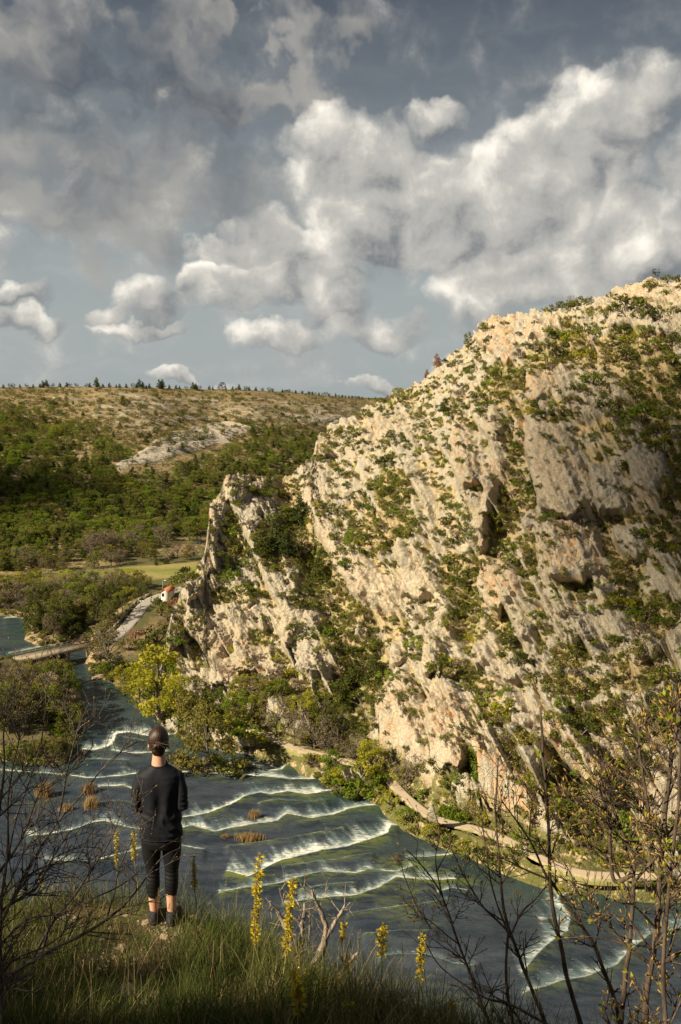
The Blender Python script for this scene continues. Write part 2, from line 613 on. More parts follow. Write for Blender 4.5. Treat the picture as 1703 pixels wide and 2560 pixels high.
ctrl, cval = [], []
for px, py in BOT[::1]:
    ctrl.append((px, py)); cval.append(1 / at_z(px, py, -0.6)[1])
for px, py in PATH_PX[2::2]:
    ctrl.append((px, py)); cval.append(1 / at_z(px, py, 2.2)[1])
for px, py, Y in [(1703, 702, 172), (1960, 685, 158), (1580, 720, 182), (1420, 775, 192), (1250, 795, 204), (1130, 895, 214), (1000, 985, 224), (890, 1040, 226), (793, 1120, 218),
                  (735, 1195, 204), (640, 1207, 197), (562, 1208, 192), (522, 1330, 183), (516, 1395, 179), (450, 1500, 171), (420, 1610, 164), (405, 1690, 161),
                  # inside the slope
                  (1350, 1500, 131), (1600, 1500, 121), (1350, 1800, 112), (1600, 1800, 106), (1100, 1500, 146), (1100, 1800, 122), (1000, 1900, 117.5), (850, 1500, 160), (850, 1750, 136),
                  (700, 1500, 166), (600, 1650, 157), (1350, 1200, 150), (1600, 1200, 138), (1100, 1200, 168), (1600, 950, 157), (1350, 950, 172), (950, 1200, 184), (1250, 2040, 103.5), (1500, 2100, 97.5),
                  (520, 1600, 164), (480, 1700, 158)]:
    ctrl.append((px, py)); cval.append(1 / Y)
inv_depth = tps(ctrl, np.array(cval), 2e-3)

ROCKS = [  # outline in the picture, how far it stands out (m), how orange it is, slope side that merges into the hill
    ([(1225, 802), (1290, 798), (1305, 860), (1300, 915), (1270, 927), (1232, 890), (1204, 857)], 6, .8),
    ([(1320, 815), (1400, 812), (1402, 842), (1330, 862)], 3, .6),
    ([(1318, 945), (1345, 938), (1388, 955), (1385, 985), (1330, 1008), (1316, 985)], 3.5, .7),
    ([(1462, 828), (1500, 850), (1493, 898), (1470, 885)], 3, .3),
    ([(1518, 768), (1600, 790), (1602, 832), (1530, 828)], 4, .1),
    ([(1610, 788), (1700, 795), (1720, 850), (1650, 845)], 4, .1),
    ([(1540, 738), (1640, 714), (1800, 705), (1800, 752), (1640, 765), (1560, 768)], 4, .6),
    ([(1317, 1060), (1378, 1063), (1425, 1097), (1460, 1155), (1489, 1238), (1493, 1296), (1420, 1300), (1356, 1280), (1337, 1196), (1319, 1121)], 7.5, .3),
    ([(1350, 1300), (1400, 1308), (1490, 1312), (1510, 1363), (1508, 1432), (1462, 1465), (1383, 1448), (1362, 1363)], 6, .6),
    ([(1466, 1158), (1550, 1178), (1587, 1259), (1585, 1295), (1502, 1285)], 6, .05),
    ([(1555, 1130), (1650, 1120), (1740, 1190), (1660, 1255), (1592, 1225)], 4, 0),
    ([(1537, 1321), (1625, 1330), (1604, 1408), (1562, 1408)], 4, .1),
    ([(1146, 1035), (1172, 1045), (1190, 1113), (1212, 1228), (1165, 1236), (1150, 1180), (1135, 1121)], 7, .6),
    ([(1217, 995), (1240, 1010), (1275, 1063), (1255, 1108), (1233, 1110), (1217, 1080)], 4.5, .3),
    ([(1223, 1165), (1275, 1160), (1270, 1200), (1241, 1271), (1229, 1365), (1216, 1390), (1209, 1371), (1214, 1271)], 5.5, .35),
    ([(1294, 1040), (1315, 1050), (1318, 1112), (1290, 1108)], 5, .9),
    ([(1205, 1396), (1289, 1415), (1312, 1470), (1300, 1500), (1253, 1555), (1228, 1521), (1212, 1475)], 5, .7),
    ([(1278, 1568), (1340, 1566), (1350, 1612), (1285, 1608)], 3.5, .1),
    ([(1175, 1640), (1215, 1605), (1245, 1660), (1200, 1685)], 3.5, .2),
    ([(1240, 1662), (1340, 1655), (1372, 1700), (1290, 1722), (1262, 1716)], 3.5, .2),
    ([(1187, 1711), (1233, 1702), (1355, 1780), (1364, 1813), (1325, 1830), (1248, 1795)], 4.5, .3),
    ([(1371, 1790), (1458, 1835), (1560, 1922), (1640, 1967), (1640, 2040), (1514, 2012), (1412, 1908), (1378, 1854)], 7, .8),
    ([(1100, 1708), (1135, 1740), (1190, 1838), (1168, 1924), (1146, 1935), (1079, 1893), (1070, 1783)], 5.5, .45),
    ([(1177, 1846), (1248, 1876), (1335, 1975), (1352, 2072), (1289, 2085), (1256, 2018), (1205, 1931)], 7, .7),
    ([(956, 1738), (1030, 1700), (1065, 1741), (1066, 1880), (1090, 1957), (1124, 2043), (1090, 2036), (1066, 1992), (1036, 1910), (977, 1883), (949, 1798)], 5.5, .45),
    ([(1074, 1578), (1105, 1535), (1156, 1575), (1118, 1675), (1080, 1712), (1066, 1700)], 4.5, .2),
    ([(992, 1624), (1025, 1606), (1020, 1675), (980, 1692)], 3.5, .2),
    ([(765, 1205), (790, 1230), (847, 1340), (930, 1411), (1010, 1465), (1005, 1542), (955, 1534), (922, 1516), (868, 1491), (835, 1448), (839, 1423), (814, 1373), (786, 1332), (763, 1270), (754, 1207)], 6, .3),
    ([(796, 1108), (847, 1098), (842, 1158), (797, 1164)], 5, .5),
    ([(893, 1075), (945, 1063), (952, 1120), (895, 1150)], 4, .3),
    ([(750, 1178), (790, 1170), (790, 1202), (753, 1206)], 3.5, .1),
    ([(560, 1203), (615, 1198), (622, 1240), (600, 1262), (568, 1257)], 3.5, .1),
    ([(524, 1262), (566, 1252), (556, 1300), (545, 1370), (549, 1432), (528, 1442), (522, 1380)], 2.2, .2),
    ([(462, 1543), (478, 1530), (549, 1558), (598, 1592), (580, 1650), (556, 1650), (505, 1610), (468, 1572)], 6, .05),
    ([(466, 1477), (516, 1458), (530, 1490), (474, 1520)], 4, .1),
    ([(422, 1580), (441, 1541), (460, 1568), (456, 1606), (428, 1625)], 4, .1),
    ([(632, 1543), (657, 1525), (692, 1543), (687, 1587), (668, 1596), (640, 1564)], 5, .1),
    ([(582, 1432), (617, 1463), (641, 1498), (657, 1527), (626, 1529), (601, 1477)], 4.5, .2),
    ([(690, 1548), (748, 1550), (767, 1572), (725, 1622), (733, 1662), (705, 1620)], 4, .3),
    ([(773, 1628), (846, 1645), (837, 1697), (781, 1690), (734, 1666)], 4, .15),
    ([(599, 1577), (636, 1580), (642, 1651), (659, 1690), (606, 1696), (593, 1630)], 4, .3),
    ([(1020, 1430), (1090, 1420), (1120, 1480), (1060, 1520), (1010, 1500)], 3, .3),
    ([(900, 1570), (960, 1590), (940, 1640), (885, 1620)], 3, .2),
    ([(1380, 1540), (1470, 1560), (1500, 1610), (1420, 1620)], 2.5, .1),
    ([(1560, 1600), (1700, 1590), (1720, 1650), (1600, 1670)], 3, .05),
    ([(1480, 1840), (1600, 1860), (1640, 1930), (1560, 1915)], 3, .3),
    ([(1600, 1990), (1760, 1960), (1800, 2100), (1680, 2120)], 5, .3),
]
GULLIES = [  # line in the picture, half width (px), depth (m)
    ([(1300, 1100), (1295, 1250), (1265, 1350), (1190, 1480), (1180, 1600)], 45, 5),
    ([(1170, 1640), (1180, 1700), (1070, 1560)], 30, 2),
    ([(960, 1600), (900, 1680), (880, 1780), (860, 1850)], 70, 8),
    ([(720, 1230), (740, 1310), (800, 1430), (860, 1560)], 45, 5),
    ([(1080, 1180), (1120, 1320), (1140, 1450)], 45, 3),
    ([(1040, 1000), (1080, 1100), (1110, 1200)], 40, 2.5),
    ([(590, 1260), (575, 1400), (560, 1500)], 26, 1.2),
    ([(1530, 1290), (1560, 1440), (1640, 1560)], 50, 4),
    ([(1480, 890), (1560, 960), (1700, 1050)], 60, 4),
    ([(1420, 1930), (1470, 2060), (1480, 2120)], 60, 5),
    ([(660, 1560), (690, 1660), (720, 1720)], 30, 2.5)]

PATCH = [  # thickets: picture x, y, half width, half height, density
    (1600, 880, 110, 60, .9), (1650, 980, 80, 80, .8), (1430, 870, 60, 50, .9), (1360, 905, 60, 35, .8), (1480, 1000, 90, 40, .45), (1560, 1035, 60, 40, .55), (1640, 1110, 60, 50, .5), (1685, 1250, 40, 60, .8),
    (1595, 1300, 40, 20, .6), (1665, 1340, 55, 60, .7), (1570, 1430, 50, 40, .8), (1432, 1468, 42, 22, 1), (1550, 1500, 60, 30, .9), (1640, 1550, 70, 60, .9), (1270, 960, 60, 50, .8), (1230, 1000, 50, 30, .6),
    (1310, 1020, 40, 25, .8), (1400, 1050, 60, 16, .7), (1290, 1255, 42, 58, .95), (1335, 1250, 14, 45, .6), (1260, 1330, 28, 45, .6), (1332, 1385, 20, 70, .8), (1270, 1395, 45, 35, .4), (1300, 1125, 16, 35, .7),
    (960, 1150, 55, 55, .5), (990, 1235, 60, 65, .85), (950, 1335, 60, 65, .85), (1015, 1310, 45, 50, .7), (1160, 1320, 36, 75, .5), (1150, 1440, 45, 55, .75), (1190, 1500, 26, 75, .75), (1150, 1560, 36, 45, .75),
    (1182, 1600, 22, 60, .85), (1250, 1560, 36, 36, .6), (1268, 1605, 30, 28, .9), (1150, 1690, 60, 26, 1), (1205, 1722, 40, 22, .9), (740, 1310, 60, 55, .8), (690, 1350, 60, 50, .85), (600, 1330, 42, 60, .5),
    (570, 1400, 30, 50, .4), (800, 1420, 45, 55, .7), (700, 1420, 55, 36, .5), (830, 1480, 45, 55, .85), (870, 1535, 50, 36, .9), (780, 1505, 55, 36, .6), (620, 1500, 45, 28, .6), (540, 1300, 16, 50, .25),
    (590, 1262, 13, 36, .45), (660, 1605, 26, 36, .6), (700, 1645, 26, 18, .7), (830, 1590, 40, 46, .7), (760, 1600, 28, 26, .4), (900, 1690, 75, 85, 1), (905, 1630, 60, 36, .9), (860, 1800, 60, 60, .9),
    (560, 1500, 36, 26, .7), (480, 1440, 30, 30, .7), (1230, 1755, 46, 26, .8), (1262, 1800, 32, 28, 1), (1312, 1850, 36, 22, 1), (1440, 1722, 100, 36, .95), (1500, 1795, 80, 28, .9), (1600, 1700, 80, 50, .85),
    (1660, 1800, 50, 60, .85), (1460, 1960, 50, 50, .6), (1470, 2080, 60, 60, 1), (1430, 1645, 55, 36, .85), (1550, 1662, 50, 36, .6), (1330, 2085, 30, 30, .7), (1120, 1120, 60, 60, .3), (1060, 1060, 60, 60, .35),
    (1100, 980, 60, 40, .35), (1200, 920, 40, 30, .3), (1420, 780, 60, 14, .5), (1560, 800, 80, 18, .4), (480, 1600, 20, 26, .3), (1010, 1000, 60, 20, .4), (860, 1220, 50, 60, .4), (850, 1130, 40, 40, .4), (750, 1230, 30, 20, .5),
    (650, 1240, 40, 14, .6), (1480, 1330, 20, 12, .3), (1400, 1570, 50, 26, .35), (1060, 1640, 30, 40, .5), (1010, 1730, 36, 40, .35), (1110, 1960, 30, 30, .8), (720, 1720, 60, 40, .7), (640, 1740, 50, 40, .8), (1700, 1150, 40, 60, .7)]
PA = np.array(PATCH)

NC, NRW = 600, 485
gx = np.concatenate([np.linspace(384, 600, 110, endpoint=False), np.linspace(600, 1720, 450, endpoint=False), np.linspace(1720, 1955, 40)])
top = np.interp(gx, TOP[:, 0], TOP[:, 1]) + 3.0 * np.sin(gx * 0.21) + 2.0 * np.sin(gx * 0.57 + 1)
bot = np.interp(gx, BOT[:, 0], BOT[:, 1])
tt = np.linspace(0, 1, NRW)[:, None]
PXg = np.repeat(gx[None], NRW, 0)
PYg = top[None] + tt * (bot - top)[None]
Yb = 1 / inv_depth(PXg, PYg)
B = at_y(PXg, PYg, Yb)
Nn = grid_normals(B)
view = B - np.array([0, 0, CAMZ])
dist = np.linalg.norm(view, axis=-1)
view = view / dist[..., None]
flip = np.sign((Nn * -view).sum(-1))[..., None]
Nn = Nn * flip
# wandering outlines
wq = fbm(B * 0.11, 4) * 20
wq2 = fbm(B * 0.11 + 40, 4) * 20
wx, wy = PXg + wq, PYg + wq2
relief = np.zeros_like(Yb)
rockm = np.zeros_like(Yb)
stain = np.zeros_like(Yb)
for poly, h, st in ROCKS:
    pa = np.array(poly, float)
    (x0, y0), (x1, y1) = pa.min(0) - 60, pa.max(0) + 60
    sel = (PXg > x0) & (PXg < x1) & (PYg > y0) & (PYg < y1)
    if not sel.any():
        continue
    sd = poly_sd(wx[sel], wy[sel], poly)
    cxp, cyp = pa.mean(0)
    ext = max(np.ptp(pa[:, 0]), np.ptp(pa[:, 1]))
    # merges into the slope towards the upper right, breaks off towards the lower left
    fall = np.clip(0.62 - ((PXg[sel] - cxp) * 0.75 - (PYg[sel] - cyp) * 0.45) / ext * 0.8, 0.15, 1.15)
    gdir = ((PXg[sel] - cxp) * 0.75 - (PYg[sel] - cyp) * 0.45) / ext
    ew = 6 + 0.38 * ext * sstep(gdir, -0.12, 0.28)
    hh = h * fall * (0.85 * np.clip((sd + 2) / (ew + 2), 0, 1) ** 0.8 + 0.15 * sstep(sd, 5, 40))
    relief[sel] = np.maximum(relief[sel], hh)
    rockm[sel] = np.maximum(rockm[sel], sstep(sd, -7, 3))
    stain[sel] = np.maximum(stain[sel], st * sstep(sd, -10, 3))
gul = np.zeros_like(Yb)
for pts, wd, dp in GULLIES:
    d, _, _, _ = line_d(wx, wy, pts)
    gul = np.maximum(gul, dp * np.exp(-(d / wd) ** 2))
fade_toe = sstep(1 - tt, 0.015, 0.07)
# tilted beds crop out as ribs: a cliff towards the lower left, a sloping back towards the upper right
ribs = np.zeros_like(Yb)
rib_rock = np.zeros_like(Yb)
back_soil = np.zeros_like(Yb)
for per, hgt, lean, sd_, wgt in [(118.0, 5.0, 0.42, 3.0, 1.0), (50.0, 2.5, 0.52, 11.0, 0.9), (22.0, 1.0, 0.48, 23.0, 0.9)]:
    cc = PXg - lean * (PYg - 1300) + 0.46 * per * fbm(B * 0.018 * 118 / (per + 40) + sd_, 3) + 0.13 * per * fbm(B * 0.10 + sd_, 3)
    kq = np.floor(cc / per)
    fq = cc / per - kq
    on = perlin(np.stack([kq * 3.7 + sd_, PYg / (60 + 1.1 * per), 0 * cc + 0.5], -1))
    A_ = sstep(on, -0.28, 0.30) * wgt
    prof = np.clip(fq / 0.08, 0, 1) ** 0.9 * np.clip(1 - fq, 0, 1) ** 0.85
    ribs += A_ * hgt * prof
    rib_rock = np.maximum(rib_rock, A_ * (1 - sstep(fq, 0.22, 0.50)))
    back_soil = np.maximum(back_soil, A_ * sstep(fq, 0.55, 0.8))
RIBF = rib_rock - back_soil
crest = 0.25 + 0.75 * sstep(tt, 0.0, 0.07)
relief = (relief * 1.15 + ribs * crest * (1 - 0.38 * sstep(relief, 0.5, 3.0)) - gul * 0.8) * fade_toe
# ledges and blocks of the bedding: strata dip down to the right
dip = np.stack([B[..., 0] * 0.8 + B[..., 1] * 0.35, B[..., 1], B[..., 2] + 0.55 * B[..., 0] - 0.25 * B[..., 1]], -1)
n_big = fbm(B * 0.035 + 5, 3)
ledge = fbm(dip * np.array([0.05, 0.05, 0.28]), 4, 0.55, True)
rid = fbm(dip * np.array([0.14, 0.14, 0.40]) + 9, 4, 0.55, True)
scat = sstep(rid + 0.45 * n_big, 0.44, 0.64)               # small outcrops scattered over the soil
clus = fbm(B * 0.055 + 30, 3) + 0.10
poly_rock = rockm.copy()
rockm = np.clip(np.maximum(rockm, np.maximum(np.maximum(rib_rock * 0.95 * (1 - 0.5 * sstep(-clus, 0.0, 0.3)), 0.9 * sstep(clus, 0.16, 0.36)), scat * 0.8) * (1 - 0.6 * np.clip(gul / 4, 0, 1))), 0, 1)
thick = np.zeros_like(Yb)
for p_ in PATCH:
    e_ = ((wx - p_[0]) / p_[2]) ** 2 + ((wy - p_[1]) / p_[3]) ** 2
    thick = np.maximum(thick, p_[4] * np.clip(1.4 - e_, 0, 1))
rockm = rockm * (1 - 0.85 * sstep(thick, 0.3, 0.8))
f1, f2, cid = worley(dip * np.array([0.24, 0.24, 0.36]) + fbm(B * 0.3, 2)[..., None] * 0.6)
crack = sstep(f2 - f1, 0.0, 0.12)
f1b, f2b, cidb = worley(dip * np.array([0.75, 0.75, 1.2]) + 3)
crackb = sstep(f2b - f1b, 0.0, 0.16)
face = sstep(relief, 0.8, 2.5)
stri = fbm(B * np.array([0.42, 0.42, 0.055]) + 2, 4, 0.6, True)
P = B + Nn * (n_big * 1.5 * fade_toe)[..., None]
amp = fade_toe * (0.35 + 0.65 * rockm)
det = amp * (1.2 * ledge * (1 - 0.6 * face) + 0.5 * rid * rockm + face * 1.0 * stri
             + rockm * ((0.7 - 0.35 * face) * (cid - 0.5) + 0.30 * crack + 0.34 * (cidb - 0.5) * (1 - 0.5 * face) + 0.24 * crackb) + 0.20 * fbm(B * 0.5, 4) + (0.26 - 0.10 * face) * fbm(B * 1.9, 3, 0.6, True))
P = P - view * relief[..., None] + Nn * det[..., None]
path_w = np.array([at_z(a_, b_, 2.25) for a_, b_ in PATH_PX])
pd, _, _, _ = line_d(P[..., 0], P[..., 1], path_w[:, :2])
cut = (1 - sstep(pd, 1.6, 4.2)) * (1 - sstep(P[..., 2], 7, 15))
P[..., 2] = P[..., 2] * (1 - cut) + 2.2 * cut
rockm = rockm * (1 - cut)
HILL, HILL_ROCK, HILL_CLUS = P, rockm, clus
# over the crest: the ground goes on behind
NB = 26
back = []
slope_back = np.interp(gx, [384, 800, 1150, 1300, 1500, 1955], [-1.0, -0.9, -0.75, -0.16, -0.12, -0.10])
dxb = np.interp(gx, [384, 600, 1100, 1955], [0.75, 0.6, 0.45, 0.35])
for k in range(NB, 0, -1):
    s = 0.6 * k ** 1.55
    q = P[0] + np.stack([dxb * s, np.ones_like(gx) * s, slope_back * s - 0.01 * s], -1)
    q[:, 2] += 0.5 * fbm(q * 0.2, 3) * min(1, k / 3)
    back.append(q)
skirt = np.stack([P[-1] + np.array([-0.5 * k, -0.6 * k, -1.2 * k]) for k in (1, 2, 4)])
Pall = np.concatenate([np.array(back), P, skirt], 0)
rall = np.concatenate([np.repeat(rockm[:1] * 0.6, NB, 0), rockm, np.repeat(rockm[-1:], 3, 0)], 0)
sall = np.concatenate([np.zeros((NB, NC)), stain, np.zeros((3, NC))], 0)
nr = NRW + NB + 3
M_HILL = m_hill()
me = mesh_np('hillside', Pall.reshape(-1, 3), grid_faces(nr, NC)[:, ::-1], M_HILL, True)
set_attr(me, 'rock', rall)
set_attr(me, 'stain', sall)
set_attr(me, 'lush', 1 - sstep(Pall[..., 2], 3.0, 9.0))
hill = tag(link('hillside', me), kind='structure')


def hill_point(px, py):
    """a point of the finished hillside seen near a picture point"""
    j = int(np.clip(np.searchsorted(gx, px), 1, NC - 1))
    t = (py - top[j]) / max(bot[j] - top[j], 1)
    i = int(np.clip(round(t * (NRW - 1)), 0, NRW - 1))
    hill_point.clus = HILL_CLUS[i, j]
    return HILL[i, j], HILL_ROCK[i, j]


# ================================================================== the wooded slope and plateau beyond the valley
rimx = [(-900, 985), (-200, 972), (0, 968), (200, 966), (330, 968), (480, 972), (600, 974), (720, 980), (850, 992), (950, 1000), (1050, 1003), (1300, 1003), (1900, 1003), (2700, 1003)]
rim = np.array(rimx, float)
fc, fv = [], []
lv = [(1425, 258), (1400, 277), (1370, 297), (1340, 316), (1300, 340), (1250, 372), (1200, 412), (1150, 462), (1100, 525), (1050, 600)]
for px, k in [(-900, .82), (-300, .92), (0, 1.0), (200, 1.02), (400, 1.05), (600, 1.14), (800, 1.3), (1100, 1.5), (1900, 1.6), (2700, 1.6)]:
    for py, Y in lv:
        if py < 1200 or px < 700:
            g_ = 1 + (k - 1) * min(1, (1425 - py) / 150)
            fc.append((px, py)); fv.append(1 / (Y * g_))
for px, py, Y in [(-900, 985, 600), (-200, 972, 690), (0, 968, 740), (200, 966, 780), (480, 970, 860), (720, 980, 980), (950, 1000, 1200), (1300, 1003, 1400), (1900, 1003, 1500), (2700, 1003, 1500), (560, 1062, 680), (320, 1120, 505)]:
    fc.append((px, py)); fv.append(1 / Y)
far_inv = tps(fc, np.array(fv), 1e-3)
FBOT = [(-900, 1445), (0, 1440), (350, 1420), (540, 1400), (700, 1320), (950, 1240), (1300, 1240), (2700, 1240)]
fnc, fnr = 420, 150
fgx = np.linspace(-880, 2600, fnc)
ftop = np.interp(fgx, rim[:, 0], rim[:, 1])
fbot = np.interp(fgx, [a for a, _ in FBOT], [b for _, b in FBOT])
ft = np.linspace(0, 1, fnr)[:, None] ** 1.25
FX = np.repeat(fgx[None], fnr, 0)
FY = ftop[None] + ft * (fbot - ftop)[None]
FP = at_y(FX, FY, 1 / far_inv(FX, FY))
LIMES = [([(285, 1165), (420, 1090), (560, 1060), (660, 1065), (560, 1110), (400, 1160), (300, 1185)], 1.0),
         ([(60, 985), (300, 985), (700, 1000), (900, 1010), (1000, 1060), (800, 1075), (560, 1050), (330, 1100), (200, 1030)], 0.46),
         ([(690, 1035), (800, 1035), (900, 1060), (880, 1085), (760, 1060)], 0.9)]
frock = np.zeros_like(FX)
for poly, a in LIMES:
    frock = np.maximum(frock, a * sstep(poly_sd(FX + 25 * fbm(FP * 0.02, 3), FY + 12 * fbm(FP * 0.02 + 9, 3), poly), -12, 12))
terr = fbm(FP * np.array([0.004, 0.004, 0.10]), 4, 0.55, True)
famp = sstep(ft, 0.0, 0.06) * sstep(1 - ft, 0.0, 0.12)
stp = FP[..., 2] / 4.5 + 1.2 * fbm(FP * 0.01, 3)
saw = stp - np.floor(stp)
FP[..., 2] += famp * (fbm(FP * 0.012, 4) * 7 + np.clip(frock, 0.25, 1) * (terr * 2.0 + 2.2 * (sstep(saw, 0, 0.25) - saw) + 2.0 * fbm(FP * 0.06, 4, 0.6, True)))
FAR = FP
pl = []
for k in range(14, 0, -1):
    s = 14.0 * k ** 2.1
    q = FP[0].copy()
    r = q[:, :2] / np.linalg.norm(q[:, :2], axis=1, keepdims=True)
    q[:, :2] += r * s
    q[:, 2] += -0.012 * s
    pl.append(q)
FPa = np.concatenate([np.array(pl), FP], 0)
fra = np.concatenate([np.repeat(frock[:1], 14, 0), frock], 0)
me = mesh_np('far_hills', FPa.reshape(-1, 3), grid_faces(fnr + 14, fnc)[:, ::-1], m_far(), True)
set_attr(me, 'rock', fra)
tag(link('hills', me), kind='structure')


def far_point(px, py):
    j = int(np.clip(np.searchsorted(fgx, px), 0, fnc - 1))
    t = np.clip((py - ftop[j]) / (fbot[j] - ftop[j]), 0, 1) ** (1 / 1.25)
    return FAR[int(round(t * (fnr - 1))), j]


# ================================================================== valley floor
RIVER_PX = [(-700, 1530), (20, 1540), (72, 1550), (62, 1600), (112, 1622), (205, 1606), (245, 1625), (225, 1652), (238, 1692), (278, 1705), (332, 1742), (400, 1795), (440, 1842), (475, 1872),
            (600, 1868), (680, 1890), (760, 1908), (805, 1962), (870, 1990), (950, 2004), (1000, 2052), (1090, 2094), (1200, 2142), (1300, 2184), (1400, 2216), (1500, 2230), (1703, 2242), (2400, 2250),
            (3600, 2900), (1700, 3600), (-900, 3600), (-2200, 2900), (-900, 1960), (-300, 1905), (0, 1900), (60, 1912), (150, 1912), (185, 1878), (150, 1858), (190, 1846), (205, 1780), (200, 1720), (170, 1685), (150, 1650), (120, 1642), (60, 1650), (0, 1652), (-700, 1660)]
river_w = at_z(np.array([a for a, _ in RIVER_PX]), np.array([b for _, b in RIVER_PX]), 0.0)[:, :2]
ROAD_PX = [(262, 1604, 3.0), (292, 1590, 3.4), (318, 1566, 4.2), (338, 1540, 5.0), (356, 1516, 5.6), (378, 1497, 6.0), (400, 1488, 6.4), (430, 1478, 6.8), (480, 1462, 7.2)]
road_w = np.array([at_z(a, b, z) for a, b, z in ROAD_PX])
vx = np.arange(-330, 130, 1.5)
vy = np.arange(58, 300, 1.5)
VX, VY = np.meshgrid(vx, vy)
sd = poly_sd(VX, VY, river_w)
VZ = np.where(sd > 0, -np.minimum(1.6, 0.35 * sd), np.minimum(1.1, -0.45 * sd))
VZ += np.where(sd < -3, 0.006 * np.clip(VY - 150, 0, 400), 0) - 3.0 * sstep(VY, 280, 300)
P3 = np.stack([VX, VY, 0 * VX], -1)
VZ += sstep(-sd, 1, 8) * (0.5 * fbm(P3 * 0.07, 3) + 0.3)
rd, rs, ra, rl = line_d(VX, VY, road_w[:, :2])
rz = np.interp(ra, np.concatenate([[0], np.cumsum(np.linalg.norm(np.diff(road_w[:, :2], axis=0), axis=1))]), road_w[:, 2])
emb = np.clip(1 - np.maximum(rd - 3.2, 0) / 9.0, 0, 1)
emb = emb * emb * (3 - 2 * emb)
VZ = np.where(sd < 0, VZ * (1 - emb) + (rz - 0.15) * emb, VZ)
vpx, vpy = to_px(np.stack([VX, VY, VZ], -1))
mead = sstep(poly_sd(vpx, vpy + 2, [(140, 1434), (300, 1420), (420, 1412), (500, 1405), (500, 1440), (380, 1452), (260, 1462)]), -3, 3)
mead = np.maximum(mead, sstep(poly_sd(vpx, vpy, [(30, 1462), (75, 1462), (70, 1478), (28, 1476)]), -3, 3))
bare = np.exp(-(np.maximum(-sd, 0) / 2.5) ** 2) * (sd < 0) + 0.8 * emb * (1 - sstep(emb, 0.9, 1.0))
me = mesh_np('valley_floor', np.stack([VX, VY, VZ], -1).reshape(-1, 3), grid_faces(len(vy), len(vx)), m_floor(), True)
set_attr(me, 'meadow', mead)
set_attr(me, 'bare', np.clip(bare, 0, 1))
tag(link('valley_floor', me), kind='structure')


def floor_z(x, y):
    j = int(np.clip(round((x - vx[0]) / 1.5), 0, len(vx) - 1))
    i = int(np.clip(np.searchsorted(vy, y), 0, len(vy) - 1))
    return float(VZ[i, j])


# plain that carries everything else out to the horizon
gm = mesh_np('ground', [(-6000, -3000, -4), (6000, -3000, -4), (6000, 9000, -4), (-6000, 9000, -4)], np.array([[0, 1, 2, 3]]), m_floor())
set_attr(gm, 'meadow', np.zeros(4)); set_attr(gm, 'bare', np.zeros(4))
tag(link('ground', gm), kind='structure')


def ribbon(name, pts, width, mat, lift=0.0, sub=8, ground=None):
    """a flat strip that follows a 3D line; the vertex attribute edge is 1 on its borders"""
    pts = np.asarray(pts, float)
    s = np.concatenate([[0], np.cumsum(np.linalg.norm(np.diff(pts, axis=0), axis=1))])
    n = max(8, int(s[-1] / 0.8))
    u = np.linspace(0, s[-1], n)
    c = np.stack([np.interp(u, s, pts[:, k]) for k in range(3)], 1)
    for _ in range(6):
        c[1:-1] = (c[:-2] + 2 * c[1:-1] + c[2:]) / 4
    tg = np.gradient(c, axis=0)
    side = np.stack([tg[:, 1], -tg[:, 0], 0 * tg[:, 0]], 1)
    side /= np.linalg.norm(side, axis=1)[:, None]
    rows = []
    ed = []
    for k in range(sub + 1):
        a = k / sub * 2 - 1
        wob = 0.16 * width * fbm(c * 0.35 + k, 2)[:, None] if abs(a) == 1 else 0
        q = c + side * (a * width / 2 + wob)
        if ground is not None:
            q[:, 2] = [ground(x, y) for x, y in q[:, :2]]
        q[:, 2] += lift - 0.7 * (a * a > 0.99)
        rows.append(q)
        ed.append(np.full(n, abs(a)))
    v = np.array(rows)
    me = mesh_np(name, v.reshape(-1, 3), grid_faces(sub + 1, n)[:, ::-1], mat, True)
    set_attr(me, 'edge', np.array(ed))
    return tag(link(name, me), kind='structure'), c


pp = []
for px, py in PATH_PX:
    h, _ = hill_point(px, py)
    pp.append(at_z(px, py, 2.3))
path_o, path_c = ribbon('path', pp, 2.0, m_path(), 0.08)
road_o, road_c = ribbon('road', road_w, 3.8, m_road(), 0.02)

